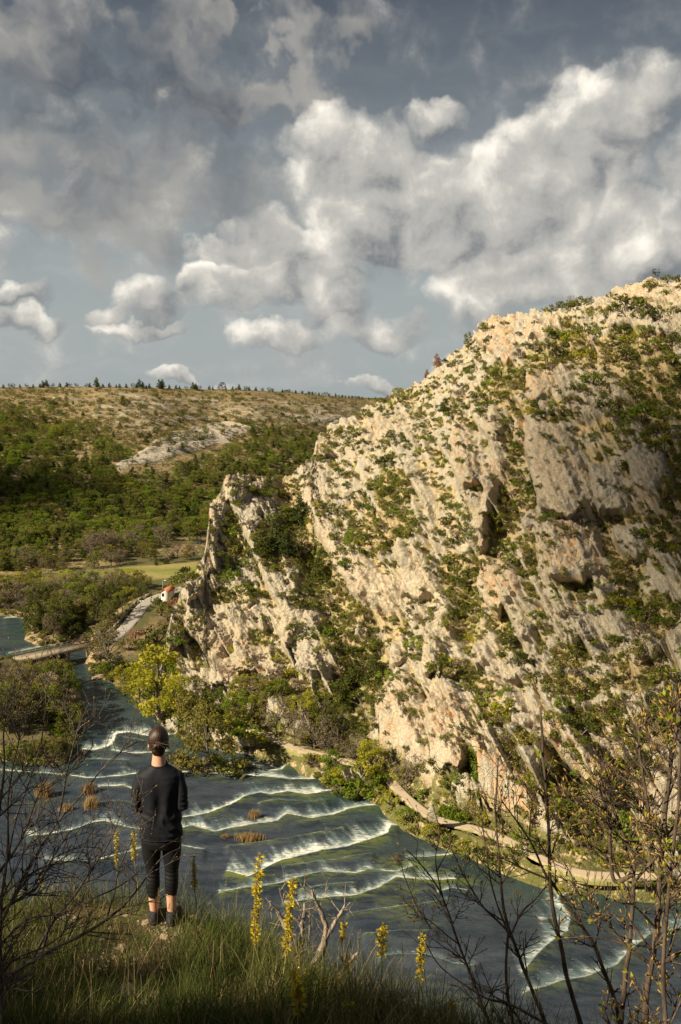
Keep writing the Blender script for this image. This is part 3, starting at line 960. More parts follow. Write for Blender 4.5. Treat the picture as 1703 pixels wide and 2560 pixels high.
# ================================================================== river
FOAM = [  # line in the picture (the lip; foam lies to the left of travel), reach of the foam (px), strength, algae on the lip
    ([(602, 1873), (631, 1867), (660, 1882)], 10, .9, .2), ([(560, 1922), (627, 1912), (671, 1931), (704, 1927), (722, 1911), (765, 1906)], 13, .95, .5),
    ([(430, 1930), (500, 1938), (580, 1938), (653, 1944), (733, 1951), (815, 1951)], 13, 1.0, .6),
    ([(440, 2050), (520, 2036), (580, 2014), (613, 1994), (653, 1985), (678, 1991), (718, 1982), (769, 1987), (860, 1977)], 15, 1.0, .9),
    ([(430, 2080), (480, 2068), (540, 2083), (580, 2074), (635, 2063), (693, 2056), (718, 2038), (780, 2049), (834, 2040), (878, 2023), (900, 2021), (960, 2012)], 17, 1.0, .8),
    ([(560, 2180), (624, 2196), (653, 2180), (700, 2153), (754, 2142), (805, 2129), (871, 2120), (925, 2103), (969, 2085), (976, 2067), (1004, 2069)], 30, 1.05, 1.0),
    ([(540, 2236), (616, 2222), (653, 2220), (700, 2213), (744, 2198), (805, 2183), (889, 2187), (922, 2178), (994, 2182), (1040, 2168)], 15, .78, 1.0),
    ([(700, 2262), (834, 2247), (889, 2242), (948, 2223), (991, 2198), (1071, 2203), (1150, 2202)], 20, .85, 1.0),
    ([(1005, 2148), (1082, 2146), (1150, 2134), (1180, 2150)], 13, .8, .6), ([(940, 2400), (975, 2393), (1068, 2390), (1138, 2416), (1200, 2420)], 13, .7, .3),
    ([(1300, 2440), (1329, 2409), (1367, 2366), (1421, 2333), (1424, 2290), (1394, 2254), (1448, 2222)], 40, .72, .6),
    ([(1300, 2490), (1394, 2460), (1476, 2444), (1541, 2417), (1574, 2382), (1622, 2341), (1760, 2316)], 34, .66, .4),
    ([(201, 1875), (232, 1878), (262, 1872), (284, 1862), (290, 1838), (328, 1834), (380, 1845), (425, 1840), (458, 1834)], 17, 1.1, .4),
    ([(270, 1878), (300, 1882), (332, 1887), (390, 1884), (430, 1880)], 11, .9, .4), ([(200, 1900), (260, 1902), (330, 1905)], 6, .6, .2),
    ([(-200, 1922), (0, 1929), (77, 1935), (170, 1941), (216, 1949), (270, 1946), (340, 1938), (440, 1940)], 11, .9, .3),
    ([(239, 1971), (309, 1967), (345, 1980), (440, 1990)], 9, .9, .5), ([(60, 2096), (127, 2088), (174, 2080), (232, 2060), (262, 2056), (340, 2078), (430, 2085)], 15, .95, .4),
    ([(100, 2152), (147, 2156), (232, 2158), (293, 2141), (355, 2124), (450, 2118), (520, 2130)], 14, .75, .3), ([(66, 1862), (127, 1853), (178, 1847)], 9, .9, .2),
    ([(5, 1548), (40, 1546), (72, 1550)], 5, .8, .1), ([(15, 1637), (53, 1630), (100, 1620), (140, 1608), (180, 1600)], 7, .75, .3),
    ([(300, 1845), (335, 1850), (370, 1858)], 4, .5, .2), ([(640, 2010), (700, 2003), (760, 2008), (830, 2000)], 5, .45, .6), ([(560, 2120), (640, 2110), (720, 2100), (800, 2085), (870, 2070)], 5, .42, .7), ([(740, 2230), (820, 2215), (900, 2210)], 7, .5, .8), ([(230, 2010), (300, 2005), (350, 2015)], 5, .45, .3), ([(700, 2170), (780, 2160), (860, 2150), (940, 2135)], 5, .45, .8), ([(860, 2290), (960, 2275), (1060, 2262), (1140, 2250)], 8, .5, .9), ([(900, 2340), (1000, 2332), (1100, 2330)], 6, .42, .6), ([(1085, 2240), (1130, 2225), (1180, 2232)], 10, .7, .5), ([(1450, 2225), (1520, 2235)], 10, .6, .3)]
rx = np.linspace(-420, 2100, 590)
ry = np.concatenate([np.linspace(1533, 1640, 56, endpoint=False), np.linspace(1640, 2500, 360, endpoint=False), np.linspace(2500, 3100, 40)])
RX, RY = np.meshgrid(rx, ry)
WP = at_z(RX, RY, 0.0)
jx = 6 * fbm(WP * 0.25, 3)
jy = 4 * fbm(WP * 0.25 + 7, 3)
persp = np.clip((RY - 1400) / 700, 0.15, 1.3)
foam = np.zeros_like(RX)
algae = np.zeros_like(RX)
wz = np.zeros_like(RX)
streaks = np.clip(0.45 + 0.55 * fbm(np.stack([WP[..., 0] * 0.45 + WP[..., 1] * 0.2, WP[..., 1] * 0.10 - WP[..., 0] * 0.05, 0 * RX], -1), 3, 0.6) + 0.45 * fbm(np.stack([WP[..., 0] * 1.7 + WP[..., 1] * 0.8, WP[..., 1] * 0.25 - WP[..., 0] * 0.12, 0 * RX + 4], -1), 3, 0.6), 0, 1)
for pts, wd, st, al in FOAM:
    pa = np.array(pts, float)
    x0, x1 = pa[:, 0].min() - 120, pa[:, 0].max() + 120
    y0, y1 = pa[:, 1].min() - 90, pa[:, 1].max() + 90
    s = (RX > x0) & (RX < x1) & (RY > y0) & (RY < y1)
    d, side, arc, L = line_d(RX[s] + jx[s], RY[s] + jy[s] * persp[s], pts)
    ends = sstep(arc, -2, 14) * sstep(L - arc, -2, 14)
    wdn = wd * (0.4 + 2.6 * streaks[s] ** 2)
    up = np.where(side > 0, np.exp(-(d / wdn) ** 1.35), np.exp(-(d / 1.6) ** 2))
    foam[s] = np.maximum(foam[s], 0.90 * st * up * ends)
    lip = np.where(side < 0, np.exp(-(d / (4 + wd * 0.45)) ** 1.6), np.exp(-(d / 4) ** 2))
    algae[s] = np.maximum(algae[s], al * lip * ends)
    wz[s] = np.maximum(wz[s], 0.30 * np.where(side < 0, np.exp(-(d / 26) ** 2), np.exp(-(d / 5.0) ** 2)) * ends)
patchy = sstep(fbm(WP * np.array([0.06, 0.12, 1]) + 3, 4), 0.05, 0.4)
band = sstep(poly_sd(RX, RY, [(420, 1960), (800, 1960), (1000, 2030), (1150, 2140), (1500, 2250), (1703, 2260), (1703, 2350), (1300, 2330), (1000, 2300), (560, 2260), (600, 2100)]), -40, 40)
algae = np.clip(np.maximum(algae, 0.95 * patchy * (0.25 + 0.75 * band)), 0, 1)
shal = np.exp(-np.clip(poly_sd(WP[..., 0], WP[..., 1], river_w), 0, 99) / 4.5)
WP[..., 2] = wz + 0.04 * fbm(WP * 0.9, 3) + 0.10 * foam * fbm(WP * 2.0, 2)
me = mesh_np('river', WP.reshape(-1, 3), grid_faces(len(ry), len(rx))[:, ::-1], m_water(), True)
set_attr(me, 'foam', foam)
set_attr(me, 'algae', algae)
set_attr(me, 'shallow', shal)
tag(link('river', me), kind='structure')

# ================================================================== plants: parts shared by all of them
class MB:
    """collects shapes for one mesh"""
    def __init__(self):
        self.v, self.q, self.t, self.n, self.c = [], [], [], 0, []

    def add(self, v, quads=None, tris=None, c=None):
        v = np.asarray(v, float).reshape(-1, 3)
        if quads is not None and len(quads):
            self.q.append(np.asarray(quads) + self.n)
        if tris is not None and len(tris):
            self.t.append(np.asarray(tris) + self.n)
        self.v.append(v)
        self.c.append(np.full(len(v), 0.5) if c is None else np.broadcast_to(np.asarray(c, float), (len(v),)))
        self.n += len(v)
        return self

    def tube(self, pts, rad, sides=6, c=None, cap=True, jitter=0.0, cap0=False):
        pts = np.asarray(pts, float)
        n = len(pts)
        rad = np.broadcast_to(np.asarray(rad, float), (n,))
        tg = np.gradient(pts, axis=0)
        tg /= np.maximum(np.linalg.norm(tg, axis=1, keepdims=True), 1e-9)
        ref = np.array([0.31, 0.17, 0.93]) if abs(tg[:, 2].mean()) < 0.8 else np.array([0.9, 0.3, 0.1])
        a = np.cross(tg, ref)
        a /= np.maximum(np.linalg.norm(a, axis=1, keepdims=True), 1e-9)
        b = np.cross(tg, a)
        th = np.linspace(0, 2 * np.pi, sides, endpoint=False)
        r = rad[:, None] * (1 + (jitter * rng.normal(size=(n, sides)) if jitter else 0))
        v = pts[:, None] + r[..., None] * (np.cos(th)[None, :, None] * a[:, None] + np.sin(th)[None, :, None] * b[:, None])
        i = np.arange(n - 1)[:, None] * sides
        k = np.arange(sides)[None]
        k2 = (k + 1) % sides
        q = np.stack([i + k, i + k2, i + sides + k2, i + sides + k], -1).reshape(-1, 4)
        vv = v.reshape(-1, 3)
        tr = None
        if cap:
            vv = np.concatenate([vv, pts[-1:] + tg[-1:] * rad[-1] * 0.7])
            kk = np.arange(sides)
            tr = np.stack([(n - 1) * sides + kk, (n - 1) * sides + (kk + 1) % sides, np.full(sides, n * sides)], 1)
        if cap0:
            m_ = len(vv)
            vv = np.concatenate([vv, pts[:1]])
            kk = np.arange(sides)
            t0 = np.stack([(kk + 1) % sides, kk, np.full(sides, m_)], 1)
            tr = t0 if tr is None else np.concatenate([tr, t0])
        return self.add(vv, q, tr, c)

    def mesh(self, name, mat=None, smooth=False, attr=None):
        fs = []
        if self.q: fs.append(np.concatenate(self.q))
        if self.t: fs.append(np.concatenate(self.t))
        me = mesh_np(name, np.concatenate(self.v), fs, mat, smooth)
        if attr:
            set_attr(me, attr, np.concatenate(self.c))
        return me

    def build(self, name, mat, parent=None, smooth=False, attr=None, loc=None):
        return link(name, self.mesh(name, mat, smooth, attr), parent, loc)


def rand_dirs(n, r=None):
    d = (r or rng).normal(size=(n, 3))
    return d / np.linalg.norm(d, axis=1, keepdims=True)


def leaf_cards(cen, size, up_bias=0.25, out=None, aspect=0.62, r=None):
    """one small bent card for each centre"""
    r = r or rng
    n = len(cen)
    nrm = rand_dirs(n, r)
    if out is not None:
        nrm = nrm + 0.9 * out
    nrm[:, 2] += up_bias
    nrm /= np.linalg.norm(nrm, axis=1, keepdims=True)
    a = np.cross(nrm, rand_dirs(n, r))
    a /= np.maximum(np.linalg.norm(a, axis=1, keepdims=True), 1e-6)
    b = np.cross(nrm, a)
    s = (size * (0.65 + 0.7 * r.random(n)))[:, None]
    v = np.stack([cen - a * s, cen - b * s * aspect + nrm * s * 0.15, cen + a * s, cen + b * s * aspect + nrm * s * 0.15], 1)
    return v.reshape(-1, 3), np.arange(4 * n).reshape(n, 4)


def clump_crown(clumps, radii, per, size, seed, shell=0.55, flat=0.8):
    """leaf cards spread through ellipsoidal clumps; returns vertices, quads, a random number for each clump"""
    r = np.random.default_rng(seed)
    V, Q, C = [], [], []
    n0 = 0
    for c, rad in zip(clumps, radii):
        m = max(6, int(per * (rad / np.mean(radii)) ** 2))
        d = rand_dirs(m, r)
        rr = rad * (shell + (1 - shell) * r.random(m)) * (0.8 + 0.4 * r.random(m))
        p = np.asarray(c) + d * rr[:, None] * np.array([1, 1, flat])
        v, q = leaf_cards(p, np.full(m, size), 0.25, d * 0.8, r=r)
        V.append(v); Q.append(q + n0); n0 += len(v)
        C.append(np.repeat(np.clip(r.normal(0.5, 0.22) + 0.12 * r.normal(size=m), 0, 1), 4))
    return np.concatenate(V), np.concatenate(Q), np.concatenate(C)


def m_leaf(name, dark, light, trans=0.3, var=0.5):
    m, t, out = new_mat(name)
    k = t.node('ShaderNodeObjectInfo').outputs['Random']
    f = t.math('ADD', t.math('MULTIPLY', t.attr('tint'), 0.75), t.math('MULTIPLY', t.math('SUBTRACT', k, 0.35), var), clamp=True)
    c = t.mix(f, dark, light)
    d = t.node('ShaderNodeBsdfDiffuse', ins={'Color': c})
    tr = t.node('ShaderNodeBsdfTranslucent', ins={'Color': t.mix(0.3, c, light)})
    mx = t.node('ShaderNodeMixShader', ins={0: trans, 1: d.outputs[0], 2: tr.outputs[0]})
    t.l.new(mx.outputs[0], out.inputs[0])
    return m


def m_bark(name, a, b, scale=6.0, bump=0.6):
    m, t, out = new_mat(name)
    p = t.node('ShaderNodeTexCoord').outputs['Object']
    n = t.noise(t.scalev(p, (1, 1, 0.25)), scale, 5, 0.7)
    principled(t, out, Base_Color=t.mix(t.ramp(n, 0.35, 0.65), a, b), Roughness=0.95, Specular_IOR_Level=0.15, Normal=t.bump(n, bump, 0.02))
    return m


LEAF = {
    'dark': m_leaf('evergreen_leaf', (0.048, 0.062, 0.016), (0.150, 0.160, 0.040), 0.35),
    'green': m_leaf('scrub_leaf', (0.085, 0.105, 0.022), (0.260, 0.265, 0.055), 0.42),
    'olive': m_leaf('olive_leaf', (0.115, 0.108, 0.030), (0.290, 0.250, 0.072), 0.38),
    'fresh': m_leaf('spring_leaf', (0.190, 0.200, 0.020), (0.470, 0.440, 0.055), 0.45),
    'lime': m_leaf('young_leaf', (0.095, 0.145, 0.016), (0.260, 0.330, 0.040), 0.45),
    'pine': m_leaf('pine_needles', (0.038, 0.056, 0.018), (0.125, 0.145, 0.040), 0.3),
    'bare': m_leaf('bare_twigs', (0.140, 0.108, 0.072), (0.320, 0.255, 0.175), 0.25),
    'rust': m_leaf('russet_leaf', (0.240, 0.115, 0.075), (0.440, 0.260, 0.170), 0.35)}
BARK = m_bark('grey_bark', (0.09, 0.075, 0.058), (0.20, 0.17, 0.135))


def limbs(r, h, n, base=0.25, spread=0.32, lean=0.0):
    """branch tips for a crown of height 1"""
    tips = []
    for k in range(n):
        a = 2 * np.pi * (k / n + 0.15 * r.random())
        z = base + (0.98 - base) * r.random() ** 0.8
        w = spread * np.sqrt(max(0.05, 1 - ((z - 0.58) / 0.48) ** 2)) * (0.6 + 0.5 * r.random())
        tips.append((w * np.cos(a) + lean * z, w * np.sin(a), z))
    return np.array(tips)


def tree_proto(kind, seed):
    """unit-height tree: trunk mesh, crown mesh"""
    r = np.random.default_rng(seed)
    tr = MB()
    if kind == 'pine':
        n = 26
        z = np.linspace(0.18, 0.97, n)
        w = 0.27 * (1 - (z - 0.18) / 0.85) ** 0.8 + 0.03
        a = r.random(n) * 7
        cl = np.stack([w * 0.62 * np.cos(a), w * 0.62 * np.sin(a), z], 1)
        rad = 0.55 * w + 0.03
        v, q, c = clump_crown(cl, rad, 62, 0.026, seed, 0.3, 0.55)
        tr.tube([(0, 0, -0.03), (0.01, 0, 0.4), (0, 0.01, 0.95)], [0.022, 0.015, 0.003], 6)
    elif kind == 'bare':
        tips = limbs(r, 1, 16, 0.35, 0.36)
        subs, rad = [], []
        for t in tips:
            st = np.array([0, 0, 0.12 + 0.3 * t[2]])
            mid = st * 0.5 + t * 0.5 + r.normal(size=3) * 0.03
            tr.tube([st, mid, t], [0.011, 0.007, 0.002], 4)
            for _ in range(7):
                s0 = mid + (t - mid) * r.random()
                e = s0 + (t - st) * 0.28 * r.random() + r.normal(size=3) * 0.07
                tr.tube([s0, (s0 + e) / 2 + r.normal(size=3) * 0.01, e], [0.004, 0.003, 0.001], 3, cap=False)
                subs.append(e); rad.append(0.075)
        v, q, c = clump_crown(subs, rad, 9, 0.013, seed, 0.1, 1.0)
        tr.tube([(0, 0, -0.03), (0.01, 0.0, 0.2), (0, 0.01, 0.5)], [0.024, 0.019, 0.009], 6)
    else:
        spread, base, n = {'round': (0.40, 0.16, 30), 'tall': (0.25, 0.14, 34)}[kind]
        tips = limbs(r, 1, n, base, spread)
        rad = (0.10 if kind == 'round' else 0.085) * (0.7 + 0.7 * r.random(n))
        v, q, c = clump_crown(tips, rad, 75, 0.019, seed, 0.35, 0.8)
        tr.tube([(0, 0, -0.03), (0.01, 0.01, 0.25), (0, 0, 0.6), (0, 0, 0.85)], [0.026, 0.020, 0.010, 0.003], 6)
        for t in tips[::2]:
            st = np.array([0, 0, max(0.08, t[2] * 0.55)])
            tr.tube([st, (st + t) / 2 + r.normal(size=3) * 0.02, t], [0.010, 0.006, 0.002], 4, cap=False)
    cr = MB().add(v, q, None, c)
    return tr.mesh('trunk', BARK, True), cr.mesh('crown', None, False, 'tint')


def shrub_proto(seed, per=30, n=13, size=0.062, loose=False):
    """unit-height shrub: stem mesh, crown mesh"""
    r = np.random.default_rng(seed)
    a = r.random(n) * 7
    w = 0.62 * np.sqrt(r.random(n))
    z = 0.22 + 0.55 * (1 - (w / 0.75) ** 2) * (0.35 + 0.75 * r.random(n))
    cl = np.stack([w * np.cos(a), w * np.sin(a), z], 1)
    rad = (0.19 if not loose else 0.24) * (0.7 + 0.6 * r.random(n))
    v, q, c = clump_crown(cl, rad, per, size, seed, 0.25 if loose else 0.5, 0.85)
    st = MB()
    for p in cl[:7]:
        st.tube([(0, 0, -0.12), p * 0.5 + r.normal(size=3) * 0.04, p], [0.035, 0.022, 0.008], 4, cap=False)
    cr = MB().add(v, q, None, c)
    return st.mesh('stem', BARK, True), cr.mesh('crown', None, False, 'tint')


def with_mat(me, key):
    m = me.copy()
    m.materials.clear()
    m.materials.append(LEAF[key])
    return m


TREES = {}
for shape, cols, seeds in [('round', ('olive', 'green', 'fresh', 'lime', 'dark', 'rust', 'bare'), (11, 12, 13)), ('tall', ('fresh', 'green', 'olive'), (21, 22)), ('pine', ('pine', 'dark', 'rust'), (31, 32)), ('bare', ('bare',), (41, 42, 43))]:
    for s in seeds:
        tk, cw = tree_proto(shape, s)
        for cname in cols:
            TREES.setdefault((shape, cname), []).append((tk, with_mat(cw, cname)))
SHRUBS = {}
for s in (51, 52, 53, 54):
    st_, cr_ = shrub_proto(s, 34, 13, 0.058, s == 54)
    for cname in ('dark', 'green', 'olive', 'lime', 'bare', 'rust', 'fresh'):
        SHRUBS.setdefault(cname, []).append((st_, with_mat(cr_, cname)))


def plant(name, meshes, part_names, loc, height, label, cat, group=None, wide=1.0, tilt=0.06):
    o = bpy.data.objects.new(name, None)
    o.empty_display_size = 0.2
    col.objects.link(o)
    o.location = loc
    o.rotation_euler = (random.uniform(-tilt, tilt), random.uniform(-tilt, tilt), random.uniform(0, 6.28))
    o.scale = (height * wide, height * wide, height)
    tag(o, label, cat, group)
    for me, pn in zip(meshes, part_names):
        link(pn, me, o)
    return o


def joined(name, meshes):
    """prototype for a mass of plants: one object with trunk and crown in one mesh"""
    me = bpy.data.meshes.new(name)
    bm = bmesh.new()
    lay = bm.verts.layers.float.new('tint')
    for mi, m in enumerate(meshes):
        n0 = len(bm.verts)
        f0 = len(bm.faces)
        bm.from_mesh(m)
        bm.verts.ensure_lookup_table(); bm.faces.ensure_lookup_table()
        for k in range(f0, len(bm.faces)):
            bm.faces[k].material_index = mi
    bm.to_mesh(me)
    bm.free()
    for m in meshes:
        me.materials.append(m.materials[0])
    return bpy.data.objects.new(name, me)


def scatter(name, protos, pts, scales, idx, wide=None, kind='stuff', label=None, cat=None):
    """one object whose plants are instances on points"""
    coll = bpy.data.collections.new(name + '_kinds')
    for k, p in enumerate(protos):
        p.name = f'kind_{k:02d}_{name}'
        coll.objects.link(p)
    n = len(pts)
    me = bpy.data.meshes.new(name)
    me.vertices.add(n)
    me.vertices.foreach_set('co', np.asarray(pts, np.float32).ravel())
    sca = np.asarray(scales, float)
    wv = np.ones(n) if wide is None else np.asarray(wide)
    a = me.attributes.new('size3', 'FLOAT_VECTOR', 'POINT')
    a.data.foreach_set('vector', np.stack([sca * wv, sca * wv, sca], 1).astype(np.float32).ravel())
    a = me.attributes.new('turn3', 'FLOAT_VECTOR', 'POINT')
    rt = np.stack([rng.normal(0, 0.05, n), rng.normal(0, 0.05, n), rng.random(n) * 6.28], 1)
    a.data.foreach_set('vector', rt.astype(np.float32).ravel())
    a = me.attributes.new('which', 'INT', 'POINT')
    a.data.foreach_set('value', np.asarray(idx, np.int32))
    o = link(name, me)
    ng = bpy.data.node_groups.new(name + '_spread', 'GeometryNodeTree')
    ng.interface.new_socket('Geometry', in_out='INPUT', socket_type='NodeSocketGeometry')
    ng.interface.new_socket('Geometry', in_out='OUTPUT', socket_type='NodeSocketGeometry')
    N = ng.nodes
    gi, go = N.new('NodeGroupInput'), N.new('NodeGroupOutput')
    ci = N.new('GeometryNodeCollectionInfo')
    ci.inputs['Collection'].default_value = coll
    ci.inputs['Separate Children'].default_value = True
    ci.inputs['Reset Children'].default_value = True
    ip = N.new('GeometryNodeInstanceOnPoints')
    ip.inputs['Pick Instance'].default_value = True

    def na(nm, dt):
        x = N.new('GeometryNodeInputNamedAttribute')
        x.data_type = dt
        x.inputs['Name'].default_value = nm
        return x.outputs['Attribute']
    L = ng.links
    L.new(gi.outputs[0], ip.inputs['Points'])
    L.new(ci.outputs[0], ip.inputs['Instance'])
    L.new(na('which', 'INT'), ip.inputs['Instance Index'])
    e2r = N.new('FunctionNodeEulerToRotation')
    L.new(na('turn3', 'FLOAT_VECTOR'), e2r.inputs[0])
    L.new(e2r.outputs[0], ip.inputs['Rotation'])
    L.new(na('size3', 'FLOAT_VECTOR'), ip.inputs['Scale'])
    L.new(ip.outputs[0], go.inputs[0])
    md = o.modifiers.new('spread', 'NODES')
    md.node_group = ng
    tag(o, label, cat, kind=kind)
    return o


# ================================================================== shrubs on the hillside
LANDM = [(1255, 870, 'under the bright cliff at the crest'), (1365, 830, 'among crags just below the skyline'), (1600, 880, 'in the thicket below the summit crag'), (1470, 960, 'on the grassy shoulder above the rock tower'),
         (1650, 1050, 'on the shaded upper slope'), (1400, 1180, 'on the face of the great grey rock tower'), (1300, 1250, 'in the green gully beside the rock tower'), (1440, 1480, 'at the foot of the great grey rock tower'),
         (1560, 1260, 'by the grey domes beside the rock tower'), (1600, 1430, 'in the scree chute below the grey domes'), (1160, 1130, 'along the pale rock blade by the gully'), (1060, 1060, 'on the ochre slope under the ridge'),
         (930, 1080, 'near the crest of the long ridge'), (980, 1270, 'in the wide thicket on the middle slope'), (830, 1160, 'on the shoulder above the diagonal rib'), (880, 1400, 'along the long diagonal rock rib'),
         (740, 1320, 'beside the tall pines on the spur'), (600, 1240, 'on the flat top of the spur'), (570, 1400, 'in the cleft behind the spur wall'), (540, 1560, 'above the smooth grey slab of the spur'),
         (660, 1560, 'around the balanced boulder on the spur'), (740, 1640, 'between pale slabs low on the spur'), (830, 1560, 'in the hollow left of the dark grove'), (900, 1700, 'in the dark grove in the hollow'),
         (1150, 1480, 'in the leafy groove down the slope'), (1260, 1500, 'around the orange streaked outcrop'), (1160, 1690, 'in the bush row over the lower ribs'), (1280, 1650, 'by the grey blocks under the tower'),
         (1440, 1720, 'in the broad bush belt low down'), (1610, 1740, 'in the deep shade behind the budding shrub'), (1270, 1810, 'on the ledge between the slanting ribs'), (1020, 1800, 'on the pale cliff above the river path'),
         (1120, 1940, 'by the green creeper near the path'), (1470, 2080, 'in the dark thicket over the lower path'), (1450, 1920, 'under the orange overhang'), (700, 1740, 'on the wooded bank below the spur'), (480, 1480, 'on the seaward nose of the spur')]
LANDM[-1] = (480, 1480, 'on the nose of the spur over the road')


def hill_density(px, py):
    e = ((px - PA[:, 0]) / PA[:, 2]) ** 2 + ((py - PA[:, 1]) / PA[:, 3]) ** 2
    return float(max(0.26, (PA[:, 4] * np.clip(1.5 - e, 0, 1)).max()))


spots = []
SA = np.zeros((4000, 3))
tries = 0
while len(spots) < 3500 and tries < 60000:
    tries += 1
    if random.random() < 0.6:
        p_ = PATCH[random.randrange(len(PATCH))]
        px, py = p_[0] + p_[2] * random.gauss(0, 0.7), p_[1] + p_[3] * random.gauss(0, 0.7)
    else:
        px, py = random.uniform(395, 1790), random.uniform(690, 2200)
    j = int(np.clip(np.searchsorted(gx, px), 1, NC - 1))
    if py < top[j] + 3 or py > bot[j] - 30:
        continue
    dn = hill_density(px, py)
    P_, rk = hill_point(px, py)
    if dn <= 0.27:
        dn = 0.14 + 0.46 * float(sstep(-hill_point.clus, -0.16, 0.2))
    if random.random() > dn:
        continue
    if rk > 0.6 and random.random() > 0.16 + 0.4 * (dn > 0.6):
        continue
    if P_[2] < 3.5:
        continue
    big = dn > 0.35
    h = random.uniform(1.1, 3.1) * (1.0 if big else 0.6)
    if random.random() < 0.10 and big:
        h *= 1.5
    hp = h * F / P_[1]
    m_ = len(spots)
    if m_ and (((px - SA[:m_, 0]) ** 2 + (py - SA[:m_, 1]) ** 2) < (0.33 * (hp + SA[:m_, 2])) ** 2).any():
        continue
    SA[m_] = (px, py, hp)
    spots.append((px, py, P_, h, dn, hp))


def where(px, py):
    return min(LANDM, key=lambda q: (q[0] - px) ** 2 + (q[1] - py) ** 2)[2]


def pick_tone(px, py, dn):
    u = random.random()
    if px < 780 and py > 1640:
        return 'olive' if u < .35 else 'fresh' if u < .5 else 'bare' if u < .7 else 'green'
    if u < 0.48: return 'green'
    if u < 0.64: return 'dark'
    if u < 0.80: return 'olive'
    if u < 0.86: return 'bare'
    if u < 0.90: return 'fresh'
    return 'lime'


TONE_WORD = {'green': 'mid green', 'dark': 'dark green', 'olive': 'olive green', 'bare': 'leafless brown', 'lime': 'bright green', 'rust': 'russet', 'fresh': 'yellow-green'}
spots.sort(key=lambda s: -s[5])
rest = []
for k, (px, py, P_, h, dn, hp) in enumerate(spots):
    tone = pick_tone(px, py, dn)
    wide = random.uniform(0.85, 1.25)
    if k < 285 and px < 1720:
        size = 'large' if h > 3.2 else 'bushy' if h > 2.5 else 'low'
        plc = where(px, py)
        plant('shrub', random.choice(SHRUBS[tone]), ('stem', 'crown'), P_ - np.array([0, 0, 0.1 * h]), h, f'{size} {TONE_WORD[tone]} shrub {plc}', 'shrub', f'{size} {TONE_WORD[tone]} shrubs {plc}', wide)
    else:
        rest.append((P_ - np.array([0, 0, 0.1 * h]), h, tone, wide))
# tufts and cushions too small to tell apart
for _ in range(14000):
    px, py = random.uniform(395, 1790), random.uniform(690, 2200)
    j = int(np.clip(np.searchsorted(gx, px), 1, NC - 1))
    if py < top[j] + 2 or py > bot[j] - 12:
        continue
    P_, rk = hill_point(px, py)
    if rk > 0.40 and random.random() > 0.10:
        continue
    if random.random() < 0.6 * float(sstep(hill_point.clus, 0.0, 0.2)):
        continue
    h = random.uniform(0.25, 0.85)
    rest.append((P_, h, random.choice(['olive', 'green', 'olive', 'fresh', 'bare']), 1.3))
# undergrowth between the path and the water
bank_wl = np.array([(640, 1893), (750, 1915), (800, 1966), (950, 2006), (1010, 2060), (1090, 2098), (1200, 2146), (1300, 2188), (1400, 2220), (1500, 2234), (1703, 2246), (1900, 2250)], float)
ppx = np.array(PATH_PX, float)
for _ in range(900):
    px = random.uniform(560, 1850)
    lo = np.interp(px, bank_wl[:, 0], bank_wl[:, 1]) + 2
    hi = np.interp(px, ppx[:, 0], ppx[:, 1])
    u = random.random()
    py = hi + 20 + (lo - hi - 16) * u if random.random() < 0.75 else hi - random.uniform(10, 40)
    P_, rk = hill_point(px, py)
    h = random.uniform(0.3, 0.9) * (1.35 if u > .6 else 1)
    rest.append((P_ - np.array([0, 0, .1]), h, random.choice(['olive', 'green', 'lime', 'olive', 'fresh', 'bare', 'dark']), 1.25))
# and along the other banks
for _ in range(2500):
    q_ = random.randrange(len(river_w) - 1)
    a_, b_ = river_w[q_], river_w[q_ + 1]
    if np.linalg.norm(b_ - a_) > 90:
        continue
    w_ = a_ + (b_ - a_) * random.random()
    n_ = np.array([b_[1] - a_[1], a_[0] - b_[0]]) / np.linalg.norm(b_ - a_)
    w_ = w_ + n_ * random.uniform(-4.0, 4.0)
    z_ = floor_z(w_[0], w_[1])
    if z_ < 0.15 or w_[1] > 240:
        continue
    rest.append((np.array([w_[0], w_[1], z_ - .1]), random.uniform(0.4, 1.6), random.choice(['olive', 'green', 'olive', 'dark', 'bare', 'lime']), 1.2))
rp = np.array([r_[0] for r_ in rest])
rd_ = line_d(rp[:, 0], rp[:, 1], path_w[:, :2])[0]
rest = [r_ for r_, d_ in zip(rest, rd_) if d_ > 1.3 + 0.8 * r_[1] or r_[0][2] > 9]
tones = ['dark', 'green', 'olive', 'lime', 'bare', 'rust', 'fresh']
protos = [joined('p', SHRUBS[t][k]) for t in tones for k in (0, 2)]
scatter('scrub', protos, [r_[0] for r_ in rest], [r_[1] for r_ in rest], [tones.index(r_[2]) * 2 + random.randrange(2) for r_ in rest], [r_[3] for r_ in rest],
        label='low green scrub spread over the limestone hillside', cat='scrub')

